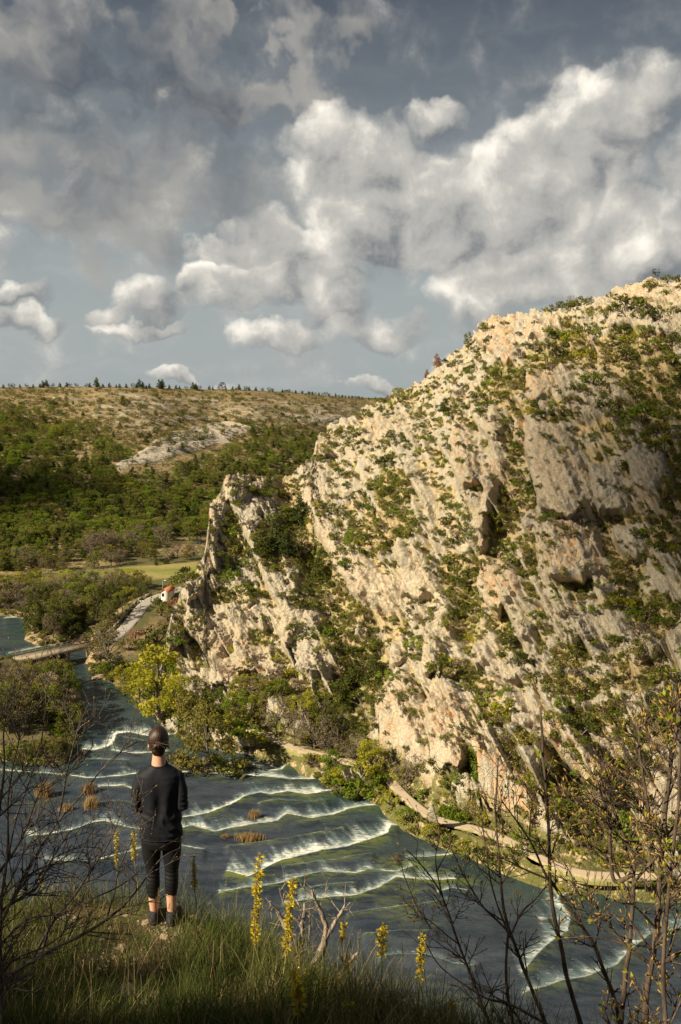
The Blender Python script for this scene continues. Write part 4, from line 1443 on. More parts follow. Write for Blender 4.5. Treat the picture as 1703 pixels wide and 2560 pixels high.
# pines standing out on the spur and slope
for px, py, hpx, c_, lab in [(745, 1322, 85, 'pine', 'broad dark pine leaning on the diagonal rib'), (690, 1385, 95, 'pine', 'tallest dark pine on the middle of the spur'), (655, 1400, 75, 'dark', 'small pine left of the tallest spur pine'),
                              (718, 1400, 70, 'pine', 'bushy pine right of the tallest spur pine'), (575, 1440, 48, 'pine', 'narrow pine in the cleft behind the spur wall'),
                              (800, 1455, 75, 'dark', 'pine standing in the hollow under the diagonal rib'), (1330, 1235, 55, 'pine', 'lone slim pine beside the rock tower'), (1120, 1045, 42, 'pine', 'small pine on the ochre slope under the ridge'),
                              (920, 1250, 45, 'dark', 'round-topped pine over the diagonal rib'), (940, 1720, 95, 'dark', 'tallest evergreen in the dark grove'), (885, 1730, 90, 'dark', 'left-hand evergreen of the dark grove'), (850, 1770, 80, 'dark', 'lower evergreen of the dark grove')]:
    P_, _ = hill_point(px, py)
    plant('pine_tree', random.choice(TREES[('pine', c_)]), ('trunk', 'crown'), P_ - np.array([0, 0, .3]), hpx * P_[1] / F, lab, 'pine tree', wide=1.25)
for px, py, hpx, shape, c_, lab in [(1102, 925, 36, 'pine', 'rust', 'rust coloured dead pine on the ridge line'), (1068, 948, 24, 'pine', 'rust', 'smaller rust coloured pine lower on the ridge'), (998, 1012, 36, 'round', 'fresh', 'yellow-green bush on the ridge end'),
                                    (1430, 774, 26, 'bare', 'bare', 'bare little tree upright on the skyline'), (1392, 780, 18, 'bare', 'bare', 'tiny bare sapling on the skyline'), (1648, 712, 22, 'round', 'dark', 'dark bush capping the summit crag'), (1180, 880, 40, 'tall', 'green', 'green tree at the crest left of the bright cliff'),
                                    (1478, 775, 24, 'round', 'green', 'green bush on the skyline by the grassy step')]:
    P_, _ = hill_point(px, py)
    plant('ridge_tree', random.choice(TREES[(shape, c_)]), ('trunk', 'crown'), P_ - np.array([0, 0, .15]), hpx * P_[1] / F, lab, 'tree')

# ivy hanging down two clefts
for px0, py0, px1, py1, wd, lab in [(1180, 1890, 1195, 1965, 16, 'bright green creeper hanging in a cleft by the path'), (432, 1650, 438, 1700, 13, 'bright green ivy sheet on the nose of the spur'), (1110, 1990, 1150, 2025, 24, 'green bramble mound at the foot of the pale cliff')]:
    mb = MB()
    cen = []
    for _ in range(900):
        u = random.random()
        px = px0 + (px1 - px0) * u + random.gauss(0, wd * 0.5)
        py = py0 + (py1 - py0) * u + random.gauss(0, 3)
        P_, _ = hill_point(px, py)
        cen.append(P_ + rng.normal(size=3) * 0.18 + np.array([-0.25, -0.3, 0.15]))
    v, q = leaf_cards(np.array(cen), np.full(len(cen), 0.15))
    mb.add(v, q, None, np.repeat(rng.random(len(cen)), 4))
    tag(mb.build('ivy', LEAF['lime'], None, False, 'tint'), lab, 'ivy')

# ================================================================== trees on the valley floor
GROUND_WORD = {'olive': 'olive green', 'green': 'mid green', 'fresh': 'yellow-green', 'lime': 'bright green', 'dark': 'dark green', 'rust': 'russet', 'bare': 'bare brown', 'pine': 'dark'}


def bank_tree(px, py, hpx, shape, tone, label, group=None, wide=1.0, z=None):
    Q = at_z(px, py, 1.2)
    for _ in range(3):
        Q = at_z(px, py, max(0.2, floor_z(Q[0], Q[1])) if z is None else z)
    h = hpx * Q[1] / F / math.cos(PITCH + math.atan((py - CY) / F)) ** 0
    return plant('tree' if shape != 'pine' else 'pine_tree', random.choice(TREES[(shape, tone)]), ('trunk', 'crown'), Q - np.array([0, 0, .2]), h * 1.06, label, 'tree', group, wide)


def bank_bush(px, py, hpx, tone, label, group=None, wide=1.0, z=None):
    Q = at_z(px, py, 1.0)
    for _ in range(3):
        Q = at_z(px, py, max(0.1, floor_z(Q[0], Q[1])) if z is None else z)
    return plant('bush', random.choice(SHRUBS[tone]), ('stem', 'crown'), Q - np.array([0, 0, .2]), hpx * Q[1] / F * 1.06, label, 'bush', group, wide)


for a in [(392, 1800, 190, 'tall', 'fresh', 'tallest yellow-green tree on the bank below the spur', None, 1.25), (352, 1772, 105, 'round', 'fresh', 'yellow-green tree leaning over the water left of the tallest one'), (312, 1728, 70, 'round', 'fresh', 'small yellow-green tree where the bank juts out'),
          (268, 1682, 120, 'bare', 'bare', 'wide bare tree beside the bridge end', None, 1.2), (290, 1690, 60, 'round', 'dark', 'dark round tree under the bare bridge tree'), (445, 1822, 130, 'round', 'fresh', 'yellow-green tree right of the tallest one', None, .8), (478, 1852, 120, 'tall', 'olive', 'slender olive tree beside the rapids', None, 1.2),
          (520, 1932, 165, 'round', 'olive', 'spreading olive tree on the islet beside the head of the rapids', None, 1.0), (585, 1815, 85, 'round', 'lime', 'bright green tree above the river path start'), (628, 1812, 70, 'round', 'fresh', 'rounded yellow-green tree above the path'), (545, 1800, 80, 'round', 'green', 'green tree behind the islet'),
          (540, 1690, 55, 'bare', 'bare', 'leafless tree at the foot of the grey slab'), (572, 1705, 45, 'round', 'rust', 'russet tree at the foot of the grey slab'), (690, 1842, 110, 'bare', 'bare', 'bare tree at the bend of the path'), (735, 1868, 95, 'bare', 'bare', 'bare tree with ivy on its trunk by the path', None, 1.1),
          (785, 1892, 120, 'bare', 'bare', 'tallest bare tree along the river path', None, 1.15), (818, 1896, 90, 'bare', 'bare', 'bare tree just right of the tallest one on the path'), (882, 1912, 85, 'bare', 'bare', 'bare tree at the edge of the dark grove'), (930, 1950, 105, 'tall', 'fresh', 'yellow willow on the point of the bank', None, 1.3),
          (1018, 1985, 120, 'bare', 'bare', 'bare tree where the path rounds the cliff'), (1305, 2172, 100, 'round', 'lime', 'bright green willow over the dark pool', None, .8), (760, 1800, 75, 'round', 'fresh', 'pale rounded tree in the middle of the wooded bank'), (700, 1780, 80, 'round', 'green', 'green tree behind the bare path trees'),
          (655, 1770, 70, 'round', 'olive', 'olive tree high on the wooded bank'), (810, 1830, 95, 'round', 'green', 'leafy green tree under the dark grove'), (600, 1745, 60, 'round', 'fresh', 'small yellow-green tree under the grey boulders'), (845, 1850, 90, 'round', 'dark', 'dark tree behind the bare path trees'), (490, 1760, 70, 'round', 'fresh', 'rounded yellow-green tree at the spur foot')]:
    z_ = None
    if a[0] > 440 and a[1] < 1880:
        P_, _ = hill_point(a[0], a[1])
        z_ = float(P_[2])
    bank_tree(*a, z=z_)

for a in [(440, 1928, 62, 'olive', 'low olive bush on the near tip of the islet', None, 1.2), (480, 1935, 60, 'olive', 'middle olive bush along the islet edge', None, 1.2), (560, 1938, 66, 'green', 'green bush at the downstream end of the islet', None, 1.2), (600, 1925, 40, 'olive', 'small olive bush off the islet', None, 1.1),
          (845, 1958, 52, 'fresh', 'yellow-green bush on the gravel point'), (865, 1985, 58, 'lime', 'bright green bush at the water edge of the point', None, 1.1), (905, 1990, 58, 'lime', 'second bright green bush on the point', None, 1.1), (825, 1945, 34, 'lime', 'small bright bush at the tip of the point', None, 1.3),
          (960, 2003, 40, 'olive', 'olive bush between path and rapids', None, 1.2), (992, 2032, 36, 'green', 'green bush leaning over the widest rapids', None, 1.2), (1020, 2055, 44, 'fresh', 'pale bush on the stony bank', None, 1.1), (1055, 2082, 40, 'olive', 'olive bush under the path bend', None, 1.2), (1095, 2102, 44, 'green', 'dense green bush at the path bend', None, 1.2),
          (1140, 2122, 44, 'olive', 'dense olive bush past the path bend', None, 1.2), (1185, 2140, 44, 'green', 'green bush over the dark pool', None, 1.2), (1230, 2150, 52, 'dark', 'dark bush over the dark pool', None, 1.2), (1270, 2165, 50, 'olive', 'olive bush beside the bright willow', None, 1.1), (1360, 2185, 34, 'green', 'low bush past the bright willow', None, 1.2),
          (1440, 2205, 30, 'olive', 'low bush on the shaded bank'), (1530, 2218, 30, 'green', 'low green bush on the shaded bank', None, 1.3), (340, 1600, 36, 'rust', 'russet bush on the road bank', None, 1.1), (322, 1620, 34, 'olive', 'olive bush under the russet one'), (360, 1630, 40, 'green', 'green bush on the road bank'), (395, 1600, 52, 'dark', 'dark bush against the spur foot'),
          (405, 1650, 50, 'dark', 'dark bush behind the tallest yellow-green tree'), (420, 1545, 46, 'olive', 'olive bush on the road bank by the spur'), (432, 1520, 32, 'rust', 'russet bush by the spur wall'), (450, 1480, 50, 'green', 'green bush above the road'), (462, 1450, 42, 'dark', 'dark bush at the top of the road bank'), (400, 1530, 46, 'green', 'green bush right of the road'),
          (420, 1500, 44, 'olive', 'olive bush in front of the house'), (398, 1712, 46, 'green', 'green bush at the shore behind the tallest yellow-green tree'), (425, 1752, 48, 'olive', 'olive bush at the shore right of the tallest tree'), (415, 1700, 44, 'dark', 'dark bush against the nose of the spur'), (440, 1790, 40, 'green', 'green bush under the slender olive tree'), (380, 1690, 40, 'olive', 'olive bush left of the spur nose'), (455, 1815, 36, 'lime', 'bright bush at the shore by the slender olive tree')]:
    bank_bush(*a)

for px, py, hp, tone in [(470, 1790, 60, 'fresh'), (505, 1800, 66, 'lime'), (560, 1825, 60, 'fresh'), (600, 1842, 54, 'lime'), (640, 1856, 44, 'fresh'), (665, 1800, 62, 'fresh'), (720, 1820, 60, 'lime'), (745, 1780, 56, 'fresh'), (795, 1850, 56, 'fresh'),
                         (830, 1905, 44, 'lime'), (780, 1905, 34, 'fresh'), (905, 1935, 50, 'fresh'), (945, 1965, 44, 'lime'), (975, 2005, 36, 'fresh'), (1015, 2042, 34, 'lime'), (1075, 2085, 34, 'fresh'), (1120, 2105, 36, 'lime'), (1165, 2125, 36, 'fresh'),
                         (1000, 1945, 40, 'fresh'), (1060, 2000, 40, 'lime'), (1150, 2045, 40, 'lime'), (1220, 2065, 44, 'fresh'), (690, 1740, 50, 'lime'), (620, 1760, 46, 'lime'), (540, 1770, 54, 'lime'), (330, 1712, 44, 'fresh'), (285, 1672, 40, 'lime'), (365, 1745, 50, 'lime')]:
    P_, _ = hill_point(px, py)
    bank_bush(px, py, hp, tone, f'{GROUND_WORD[tone]} bush on the bank by the path', f'{GROUND_WORD[tone]} bushes on the bank by the path', random.uniform(1.0, 1.25), float(P_[2]) if px > 440 else None)

# wooded left bank and the woods beyond the bridge
GROVES = [  # outline in the picture, count, height range (px), tones, where
    ([(-60, 1700), (60, 1672), (150, 1690), (192, 1740), (196, 1830), (150, 1850), (-60, 1870)], 40, (70, 115), ['olive', 'olive', 'dark', 'bare', 'green', 'bare'], 'on the wooded left bank'),
    ([(40, 1892), (120, 1888), (178, 1892), (150, 1908), (60, 1908)], 9, (34, 60), ['olive', 'dark', 'green'], 'on the shrubby islet near the left bank'),
    ([(85, 1600), (190, 1590), (250, 1560), (260, 1520), (150, 1530), (80, 1560)], 30, (55, 80), ['dark', 'olive', 'bare', 'green', 'dark'], 'in the woods across the bridge'),
    ([(-60, 1532), (60, 1530), (180, 1525), (300, 1510), (330, 1490), (180, 1490), (-60, 1500)], 34, (45, 66), ['olive', 'bare', 'green', 'dark', 'bare'], 'in the middle of the valley woods'),
    ([(-60, 1495), (150, 1488), (330, 1486), (380, 1470), (180, 1462), (-60, 1470)], 34, (36, 52), ['fresh', 'olive', 'bare', 'fresh', 'green'], 'along the meadow side of the valley woods'),
    ([(255, 1585), (300, 1560), (330, 1522), (350, 1500), (310, 1500), (255, 1540)], 16, (40, 60), ['olive', 'bare', 'fresh', 'green', 'dark'], 'lining the valley side of the road'),
    ([(-60, 1432), (130, 1432), (300, 1416), (430, 1408), (500, 1398), (420, 1390), (200, 1400), (-60, 1415)], 46, (30, 46), ['bare', 'olive', 'bare', 'green', 'olive'], 'in the belt of trees behind the meadow'),
    ([(225, 1402), (420, 1386), (400, 1372), (240, 1385)], 14, (52, 70), ['bare', 'bare'], 'in the tall leafless stand behind the meadow')]
for poly, n, (h0, h1), tones_, wh in GROVES:
    pa = np.array(poly, float)
    k, tr_ = 0, 0
    while k < n and tr_ < 4000:
        tr_ += 1
        px, py = random.uniform(pa[:, 0].min(), pa[:, 0].max()), random.uniform(pa[:, 1].min(), pa[:, 1].max())
        if poly_sd(np.array([px]), np.array([py]), poly)[0] < 0:
            continue
        tone = random.choice(tones_)
        shape = 'bare' if tone == 'bare' and random.random() < 0.75 else 'round'
        hp = random.uniform(h0, h1)
        if wh == 'on the wooded left bank':
            hp = min(hp, (py - 1640) * 0.75 + 8)
        bank_tree(px, py, hp, shape, tone, f'{GROUND_WORD[tone]} tree {wh}', f'{GROUND_WORD[tone]} trees {wh}', random.uniform(.9, 1.2))
        k += 1
bank_tree(140, 1735, 82, 'round', 'lime', 'bright green tree standing out on the wooded left bank', None, 1.1)
bank_tree(182, 1745, 60, 'round', 'lime', 'small bright green tree at the tip of the left bank', None, .9)
bank_tree(178, 1520, 62, 'round', 'lime', 'bright round tree standing out in the valley woods', None, 1.1)
bank_tree(45, 1640, 26, 'bare', 'bare', 'lone sapling in the water before the bridge')
bank_tree(325, 1520, 30, 'round', 'rust', 'russet tree beside the upper road')

# ================================================================== forest and scrub on the far slope
FOREST = [([(-700, 1050), (0, 1022), (130, 1040), (260, 1085), (330, 1160), (300, 1200), (420, 1190), (560, 1130), (640, 1075), (760, 1070), (830, 1090), (1000, 1130), (1000, 1240), (560, 1340), (350, 1385), (0, 1425), (-700, 1425)], 1.0)]
pts, sz, ix, wd_ = [], [], [], []
ftones = [('round', 'green'), ('round', 'dark'), ('pine', 'pine'), ('pine', 'dark'), ('round', 'lime'), ('round', 'olive'), ('round', 'fresh')]
fprotos = [joined('f', TREES[ft_][k]) for ft_ in ftones for k in (0, 1)]
poly = FOREST[0][0]
cand = np.stack([rng.uniform(-600, 1000, 9000), rng.uniform(1000, 1430, 9000)], 1)
sdv = poly_sd(cand[:, 0], cand[:, 1], poly)
mixn = fbm(np.stack([cand[:, 0] * 0.008, cand[:, 1] * 0.014, 0 * cand[:, 0]], 1), 3)
lim = poly_sd(cand[:, 0], cand[:, 1], LIMES[0][0])
for (px, py), s_, mn, lm in zip(cand, sdv, mixn, lim):
    dens_ = 0.75 if s_ > 12 else 0.25 if s_ > -5 else 0.035
    if lm > 0:
        dens_ = 0.05
    if random.random() > dens_ * (0.55 + (py - 1000) / 900):
        continue
    P_ = far_point(px, py)
    u = random.random() * 0.7 + 0.5 * (mn + 0.3)
    kf = 6 if u > 0.95 else 4 if u > 0.66 else 0 if u > 0.45 else 5 if u > 0.38 else 2 if u > 0.2 else 3 if u > .1 else 1
    if s_ <= -5:
        kf = random.choice([1, 2, 3])
    h = random.uniform(3.8, 6.6) * (0.7 if s_ <= -5 else 1.0) * (0.85 + 0.35 * (1400 - py) / 400)
    pts.append(P_ - np.array([0, 0, .4])); sz.append(h); ix.append(kf * 2 + random.randrange(2)); wd_.append(random.uniform(1.0, 1.35))
for _ in range(2600):                      # dry scrub on the bare upper slope
    px, py = random.uniform(-300, 1050), random.uniform(975, 1130)
    P_ = far_point(px, py)
    pts.append(P_ - np.array([0, 0, .3])); sz.append(random.uniform(1.2, 3.2)); ix.append(random.choice([0, 1, 2, 3, 10, 11])); wd_.append(1.7)
scatter('forest', fprotos, pts, sz, ix, wd_, label='mixed green forest covering the slope beyond the valley', cat='forest')

# trees one can count on the far skyline
xs = sorted(set([round(3 + 15.5 * k + random.uniform(-5, 5)) for k in range(61)] + [105, 112, 235, 345, 352, 392, 400, 478, 490, 556, 598]))
for k, px in enumerate(xs):
    j = int(np.searchsorted(fgx, px))
    P_ = FAR[2, j]
    bigt = px in (105, 112, 235, 345, 352, 392, 400, 478, 490, 556, 598)
    h = random.uniform(4.2, 6.4) * (1.5 if bigt else 0.8)
    sh = random.choice([('pine', 'pine'), ('round', 'dark'), ('pine', 'dark')])
    seg = 'at the left end of the far skyline' if px < 300 else 'on the middle of the far skyline' if px < 620 else 'on the far skyline near the ridge'
    w_ = ('tall' if bigt else 'small') + (' pointed' if sh[0] == 'pine' else ' rounded')
    plant('skyline_tree', random.choice(TREES[sh]), ('trunk', 'crown'), P_ - np.array([0, 0, .3]), h, f'{w_} dark tree {seg}', 'tree', f'{w_} trees {seg}', 1.2)

# ================================================================== reeds in the river
M_REED = m_leaf('dry_reed', (0.27, 0.175, 0.075), (0.52, 0.38, 0.19), 0.3)
for px, py, wpx, hpx, lab in [(222, 1985, 14, 36, 'upper of two straw reed tufts in the river left of the person'), (228, 2022, 15, 40, 'lower of two straw reed tufts in the river left of the person'), (633, 2046, 11, 28, 'small orange reed tuft between two rapids'),
                              (563, 2098, 9, 18, 'leftmost small reed tuft beside the person'), (589, 2094, 5, 15, 'thinnest reed tuft in the row beside the person'), (623, 2101, 27, 25, 'widest orange reed tuft in the middle of the rapids'), (112, 1992, 18, 45, 'olive reed tuft behind the bare branches'), (166, 2026, 14, 22, 'short reed tuft behind the bare branches')]:
    Q = at_z(px, py, 0.0)
    sc_ = Q[1] / F
    mb = MB()
    for _ in range(int(30 * wpx)):
        x0 = random.gauss(0, 0.5) * wpx * sc_
        y0 = random.gauss(0, 0.5) * wpx * sc_ * 0.5
        hh = hpx * sc_ * random.uniform(0.55, 1.1)
        lean = np.array([random.gauss(0.03, 0.1), random.gauss(0, 0.1), 1]) * hh
        wv_ = np.array([math.cos(random.random() * 3), math.sin(random.random() * 3), 0]) * 0.03
        b0 = np.array([x0, y0, -0.15])
        mb.add([b0 - wv_, b0 + wv_, b0 + lean * 0.6 + wv_ * .8, b0 + lean * 0.6 - wv_ * .8, b0 + lean + np.array([hh * .06, 0, 0])], [[0, 1, 2, 3]], [[3, 2, 4]], random.random())
    o = mb.build('reed_tuft', M_REED, None, False, 'tint', Q)
    tag(o, lab, 'reeds', 'reed tufts standing in the rapids')

# ================================================================== the overlook in the foreground
SL0, SL1 = 53.28, 0.388
EDGE_PX = [(-400, 2190), (-150, 2195), (0, 2212), (150, 2220), (300, 2224), (450, 2246), (600, 2292), (700, 2350), (800, 2418), (900, 2446), (1000, 2476), (1100, 2520), (1250, 2585), (1450, 2640), (1703, 2640), (2000, 2600), (2400, 2560)]
ea, eb = ratio(np.array([a for a, _ in EDGE_PX]), np.array([b for _, b in EDGE_PX]))
eY = (CAMZ - SL0) / (-eb - SL1)
eX = ea * eY


def ledge_z(x, y):
    x, y = np.asarray(x, float), np.asarray(y, float)
    p = np.stack([x, y, 0 * x], -1)
    ed = np.interp(x, eX, eY)
    z = SL0 - SL1 * y + 0.09 * fbm(p * 0.9, 3) + 0.03 * fbm(p * 4.0, 3)
    pad = np.exp(-(((x + 1.47) / 0.55) ** 2 + ((y - 6.75) / 0.55) ** 2))       # trodden place where the person stands
    z = z * (1 - pad) + (SL0 - SL1 * 6.72) * pad
    return z - 0.5 * sstep(y, ed - 0.8, ed + 0.15) * 0.6


lx = np.concatenate([np.arange(-32, -7, 0.8), np.arange(-7, 7.01, 0.055), np.arange(7.5, 16, 0.8)])
lrows, lrock = [], []
edx = np.interp(lx, eX, eY) + 0.12 * np.sin(lx * 3.1) + 0.07 * np.sin(lx * 8.3)
for s_ in np.concatenate([np.linspace(-16, -4, 14, endpoint=False) / 8.0, np.linspace(-4, 2.2, 20, endpoint=False) / 8.0, np.linspace(2.2 / 8, 1, 130)]):
    yy = np.where(s_ < 0, s_ * 8.0, s_ * edx)
    lrows.append(np.stack([lx, yy, ledge_z(lx, yy)], -1))
zed = lrows[-1][:, 2]
for t_ in [0.05, 0.12, 0.22, 0.35, 0.5, 0.7, 1, 1.4, 2, 3, 4.5, 6, 9, 13, 18, 25, 34, 44, 54]:
    q = np.stack([lx * (1 + 0.015 * t_), edx + 0.38 * t_ + 0.10 * np.minimum(t_, 2) * fbm(np.stack([lx * 1.5, 0 * lx + t_, 0 * lx], -1), 3), zed - t_], -1)
    lrows.append(q)
LP = np.array(lrows)


def m_ledge():
    m, t, out = new_mat('overlook_soil')
    p = t.pos()
    n1 = t.noise(p, 1.4, 5, 0.6)
    n2 = t.noise(p, 9.0, 5, 0.7)
    n3 = t.noise(p, 38.0, 3, 0.7)
    st = t.voronoi(p, 16.0, 'F1', 1)
    c = t.mix(n2, (0.075, 0.050, 0.028), (0.20, 0.135, 0.075))
    c = t.mix(t.ramp(n1, 0.42, 0.62), c, t.mix(n2, (0.06, 0.065, 0.022), (0.15, 0.14, 0.06)))
    c = t.mix(t.ramp(n3, 0.60, 0.72), c, (0.38, 0.28, 0.18))
    principled(t, out, Base_Color=c, Roughness=1.0, Specular_IOR_Level=0.1, Normal=t.bump(t.math('ADD', n2, n3), 0.9, 0.03))
    return m


me = mesh_np('overlook', LP.reshape(-1, 3), grid_faces(len(LP), len(lx)), m_ledge(), True)
tag(link('ground_overlook', me), kind='structure')


def on_ledge(px, py):
    """the point of the overlook seen at a picture point"""
    a, b = ratio(px, py)
    a, b = float(a), float(b)
    y = (CAMZ - SL0) / (-b - SL1)
    for _ in range(4):
        y = 0.5 * y + 0.5 * (float(ledge_z(a * y, y)) - CAMZ) / b
    return np.array([a * y, y, float(ledge_z(a * y, y))])


# ------------------------------------------------------------------ grass
def m_grass():
    m, t, out = new_mat('grass_blades')
    f = t.attr('tint')
    r = t.n.new('ShaderNodeValToRGB')
    t.put(r.inputs[0], f)
    e = r.color_ramp.elements
    e[0].position, e[0].color = 0.0, (0.026, 0.040, 0.012, 1)
    e[1].position, e[1].color = 1.0, (0.46, 0.36, 0.19, 1)
    for p_, c_ in [(0.35, (0.072, 0.102, 0.024, 1)), (0.62, (0.140, 0.145, 0.045, 1)), (0.78, (0.270, 0.225, 0.090, 1))]:
        x = e.new(p_)
        x.color = c_
    d = t.node('ShaderNodeBsdfDiffuse', ins={'Color': r.outputs[0]})
    tr = t.node('ShaderNodeBsdfTranslucent', ins={'Color': r.outputs[0]})
    mx = t.node('ShaderNodeMixShader', ins={0: 0.35, 1: d.outputs[0], 2: tr.outputs[0]})
    t.l.new(mx.outputs[0], out.inputs[0])
    return m


M_GRASS = m_grass()


def blades(base, length, width, lean, curl, tint):
    """curved blades, three segments each"""
    n = len(base)
    a = rng.random(n) * 2 * np.pi
    d = np.stack([np.cos(a), np.sin(a), 0 * a], 1)
    sd_ = np.stack([-np.sin(a + 0.7 * rng.normal(size=n)), np.cos(a), 0 * a], 1)
    L = []
    for k, u in enumerate((0, 0.4, 0.75, 1.0)):
        off = d * (lean * u + curl * u * u)[:, None] * length[:, None]
        up = np.sqrt(np.clip(1 - (lean * u * 0.6 + curl * u * u * 0.7) ** 2, 0.15, 1)) * u * length
        c = base + off + np.stack([0 * up, 0 * up, up], 1)
        wv_ = (width * (1 - 0.55 * u))[:, None] * sd_
        if k < 3:
            L += [c - wv_, c + wv_]
        else:
            L.append(c)
    v = np.stack(L, 1).reshape(-1, 3)
    i = np.arange(n)[:, None] * 7
    q = np.concatenate([i + np.array([[0, 1, 3, 2]]), i + np.array([[2, 3, 5, 4]])])
    tr = i + np.array([[4, 5, 6]])
    return v, q, tr, np.repeat(tint, 7)


nt = 6200
gxp = rng.uniform(-420, 1500, nt)
gyp = rng.uniform(2170, 2900, nt)
BARE = [(318, 2372, 90, 34), (395, 2312, 60, 26), (345, 2480, 95, 40), (250, 2400, 60, 25), (470, 2305, 40, 18), (400, 2330, 55, 30), (160, 2300, 50, 16), (560, 2520, 80, 30)]
B0, LEN, TI, WID, LEAN, CURL = [], [], [], [], [], []
for px, py in zip(gxp, gyp):
    a_, b_ = ratio(px, py)
    y_ = 1.72 / (-float(b_) - SL1)
    if y_ < 1.8 or y_ > 9.5:
        continue
    x_ = float(a_) * y_
    ed = float(np.interp(x_, eX, eY))
    if y_ > ed + 0.05:
        continue
    bare_ = max(math.exp(-(((px - c[0]) / c[2]) ** 2 + ((py - c[1]) / c[3]) ** 2) * 1.2) for c in BARE)
    if random.random() < bare_ * 0.93:
        continue
    n_ = int(rng.integers(9, 26) * (1 - 0.6 * bare_))
    kind = random.random()
    near_edge = y_ > ed - 0.7
    base_t = 0.30 + 0.17 * random.gauss(0, 1) + (0.10 if near_edge else 0) + (0.20 if px > 620 and random.random() < .6 else 0)
    hh = random.uniform(0.10, 0.26) * (1.25 if near_edge else 1.0) * (1.15 if px > 430 else 0.9) * (1 - .45 * bare_)
    r_ = random.uniform(0.02, 0.07)
    for _ in range(n_):
        B0.append((x_ + random.gauss(0, r_), y_ + random.gauss(0, r_), 0))
        LEN.append(hh * random.uniform(0.5, 1.35))
        TI.append(base_t + 0.12 * random.gauss(0, 1) + (0.4 if random.random() < 0.16 else 0))
        WID.append(random.uniform(0.0011, 0.0026))
        LEAN.append(random.uniform(0.05, 0.45)); CURL.append(random.uniform(0.0, 0.6))
B0 = np.array(B0)
B0[:, 2] = ledge_z(B0[:, 0], B0[:, 1]) - 0.01
v, q, tr, ti = blades(B0, np.array(LEN), np.array(WID), np.array(LEAN), np.array(CURL), np.clip(TI, 0, 1))
gme = MB().add(v, q, tr, ti)
tag(gme.build('grass', M_GRASS, None, False, 'tint'), 'tufty green and straw coloured grass covering the overlook', 'grass', kind='stuff')
# tall dry stalks
mb = MB()
stalk_px = [(555, 2556, 690, 2380), (590, 2552, 720, 2345), (440, 2550, 450, 2420), (620, 2480, 640, 2300), (520, 2480, 535, 2350), (900, 2558, 960, 2370), (800, 2545, 840, 2400), (330, 2558, 335, 2395), (880, 2480, 895, 2330), (930, 2470, 940, 2345), (780, 2480, 760, 2330)]
for x0, y0, x1, y1 in stalk_px:
    g = on_ledge(x0, y0)
    e = at_y(x1, y1, g[1] + 0.02)
    mid = (g + e) / 2 + np.array([0.012, 0, 0.02])
    mb.tube([g, mid, e], [0.0022, 0.0018, 0.0009], 4, random.uniform(0.8, 1.0))
for _ in range(240):
    px, py = random.uniform(-100, 1150), random.uniform(2230, 2700)
    a_, b_ = ratio(px, py)
    y_ = 1.72 / (-float(b_) - SL1)
    x_ = float(a_) * y_
    if y_ < 2 or y_ > float(np.interp(x_, eX, eY)):
        continue
    g = np.array([x_, y_, float(ledge_z(x_, y_))])
    hgt = random.uniform(0.25, 0.55)
    e = g + np.array([random.gauss(0, .12) * hgt / .4, random.gauss(0, .08), hgt])
    mb.tube([g, (g + e) / 2 + np.array([random.gauss(0, .012), 0, .01]), e], [0.0016, 0.0013, 0.0007], 3, random.uniform(0.7, 1.0), cap=False)
    mb.tube([e, e + (e - g) * 0.12], [0.003, 0.001], 4, random.uniform(.6, .9), cap=False)
tag(mb.build('dry_grass', M_GRASS, None, False, 'tint'), 'thin straw coloured stalks rising out of the grass', 'dry grass', kind='stuff')

# ------------------------------------------------------------------ stones in the grass
def m_stone():
    m, t, out = new_mat('pale_stone')
    p = t.pos()
    n = t.noise(p, 14, 5, 0.7)
    n2 = t.noise(p, 60, 3, 0.7)
    c = t.mix(n, (0.22, 0.16, 0.10), (0.46, 0.36, 0.25))
    principled(t, out, Base_Color=c, Roughness=0.95, Specular_IOR_Level=0.15, Normal=t.bump(t.math('ADD', n, n2), 0.6, 0.01))
    return m


M_STONE = m_stone()


def stone_mesh(seed, r=(1, .8, .55)):
    bm = bmesh.new()
    bmesh.ops.create_icosphere(bm, subdivisions=3, radius=1)
    v = np.array([p.co[:] for p in bm.verts])
    n = v * (1 + 0.28 * fbm(v * 1.1 + seed * 7, 3)[:, None])
    f1_, f2_, id_ = worley(v * 1.3 + seed * 3)
    n = n * (0.9 + 0.22 * id_[:, None])
    n *= np.array(r)
    for p, c in zip(bm.verts, n):
        p.co = c
    me = bpy.data.meshes.new('stone')
    bm.to_mesh(me)
    bm.free()
    me.materials.append(M_STONE)
    return me


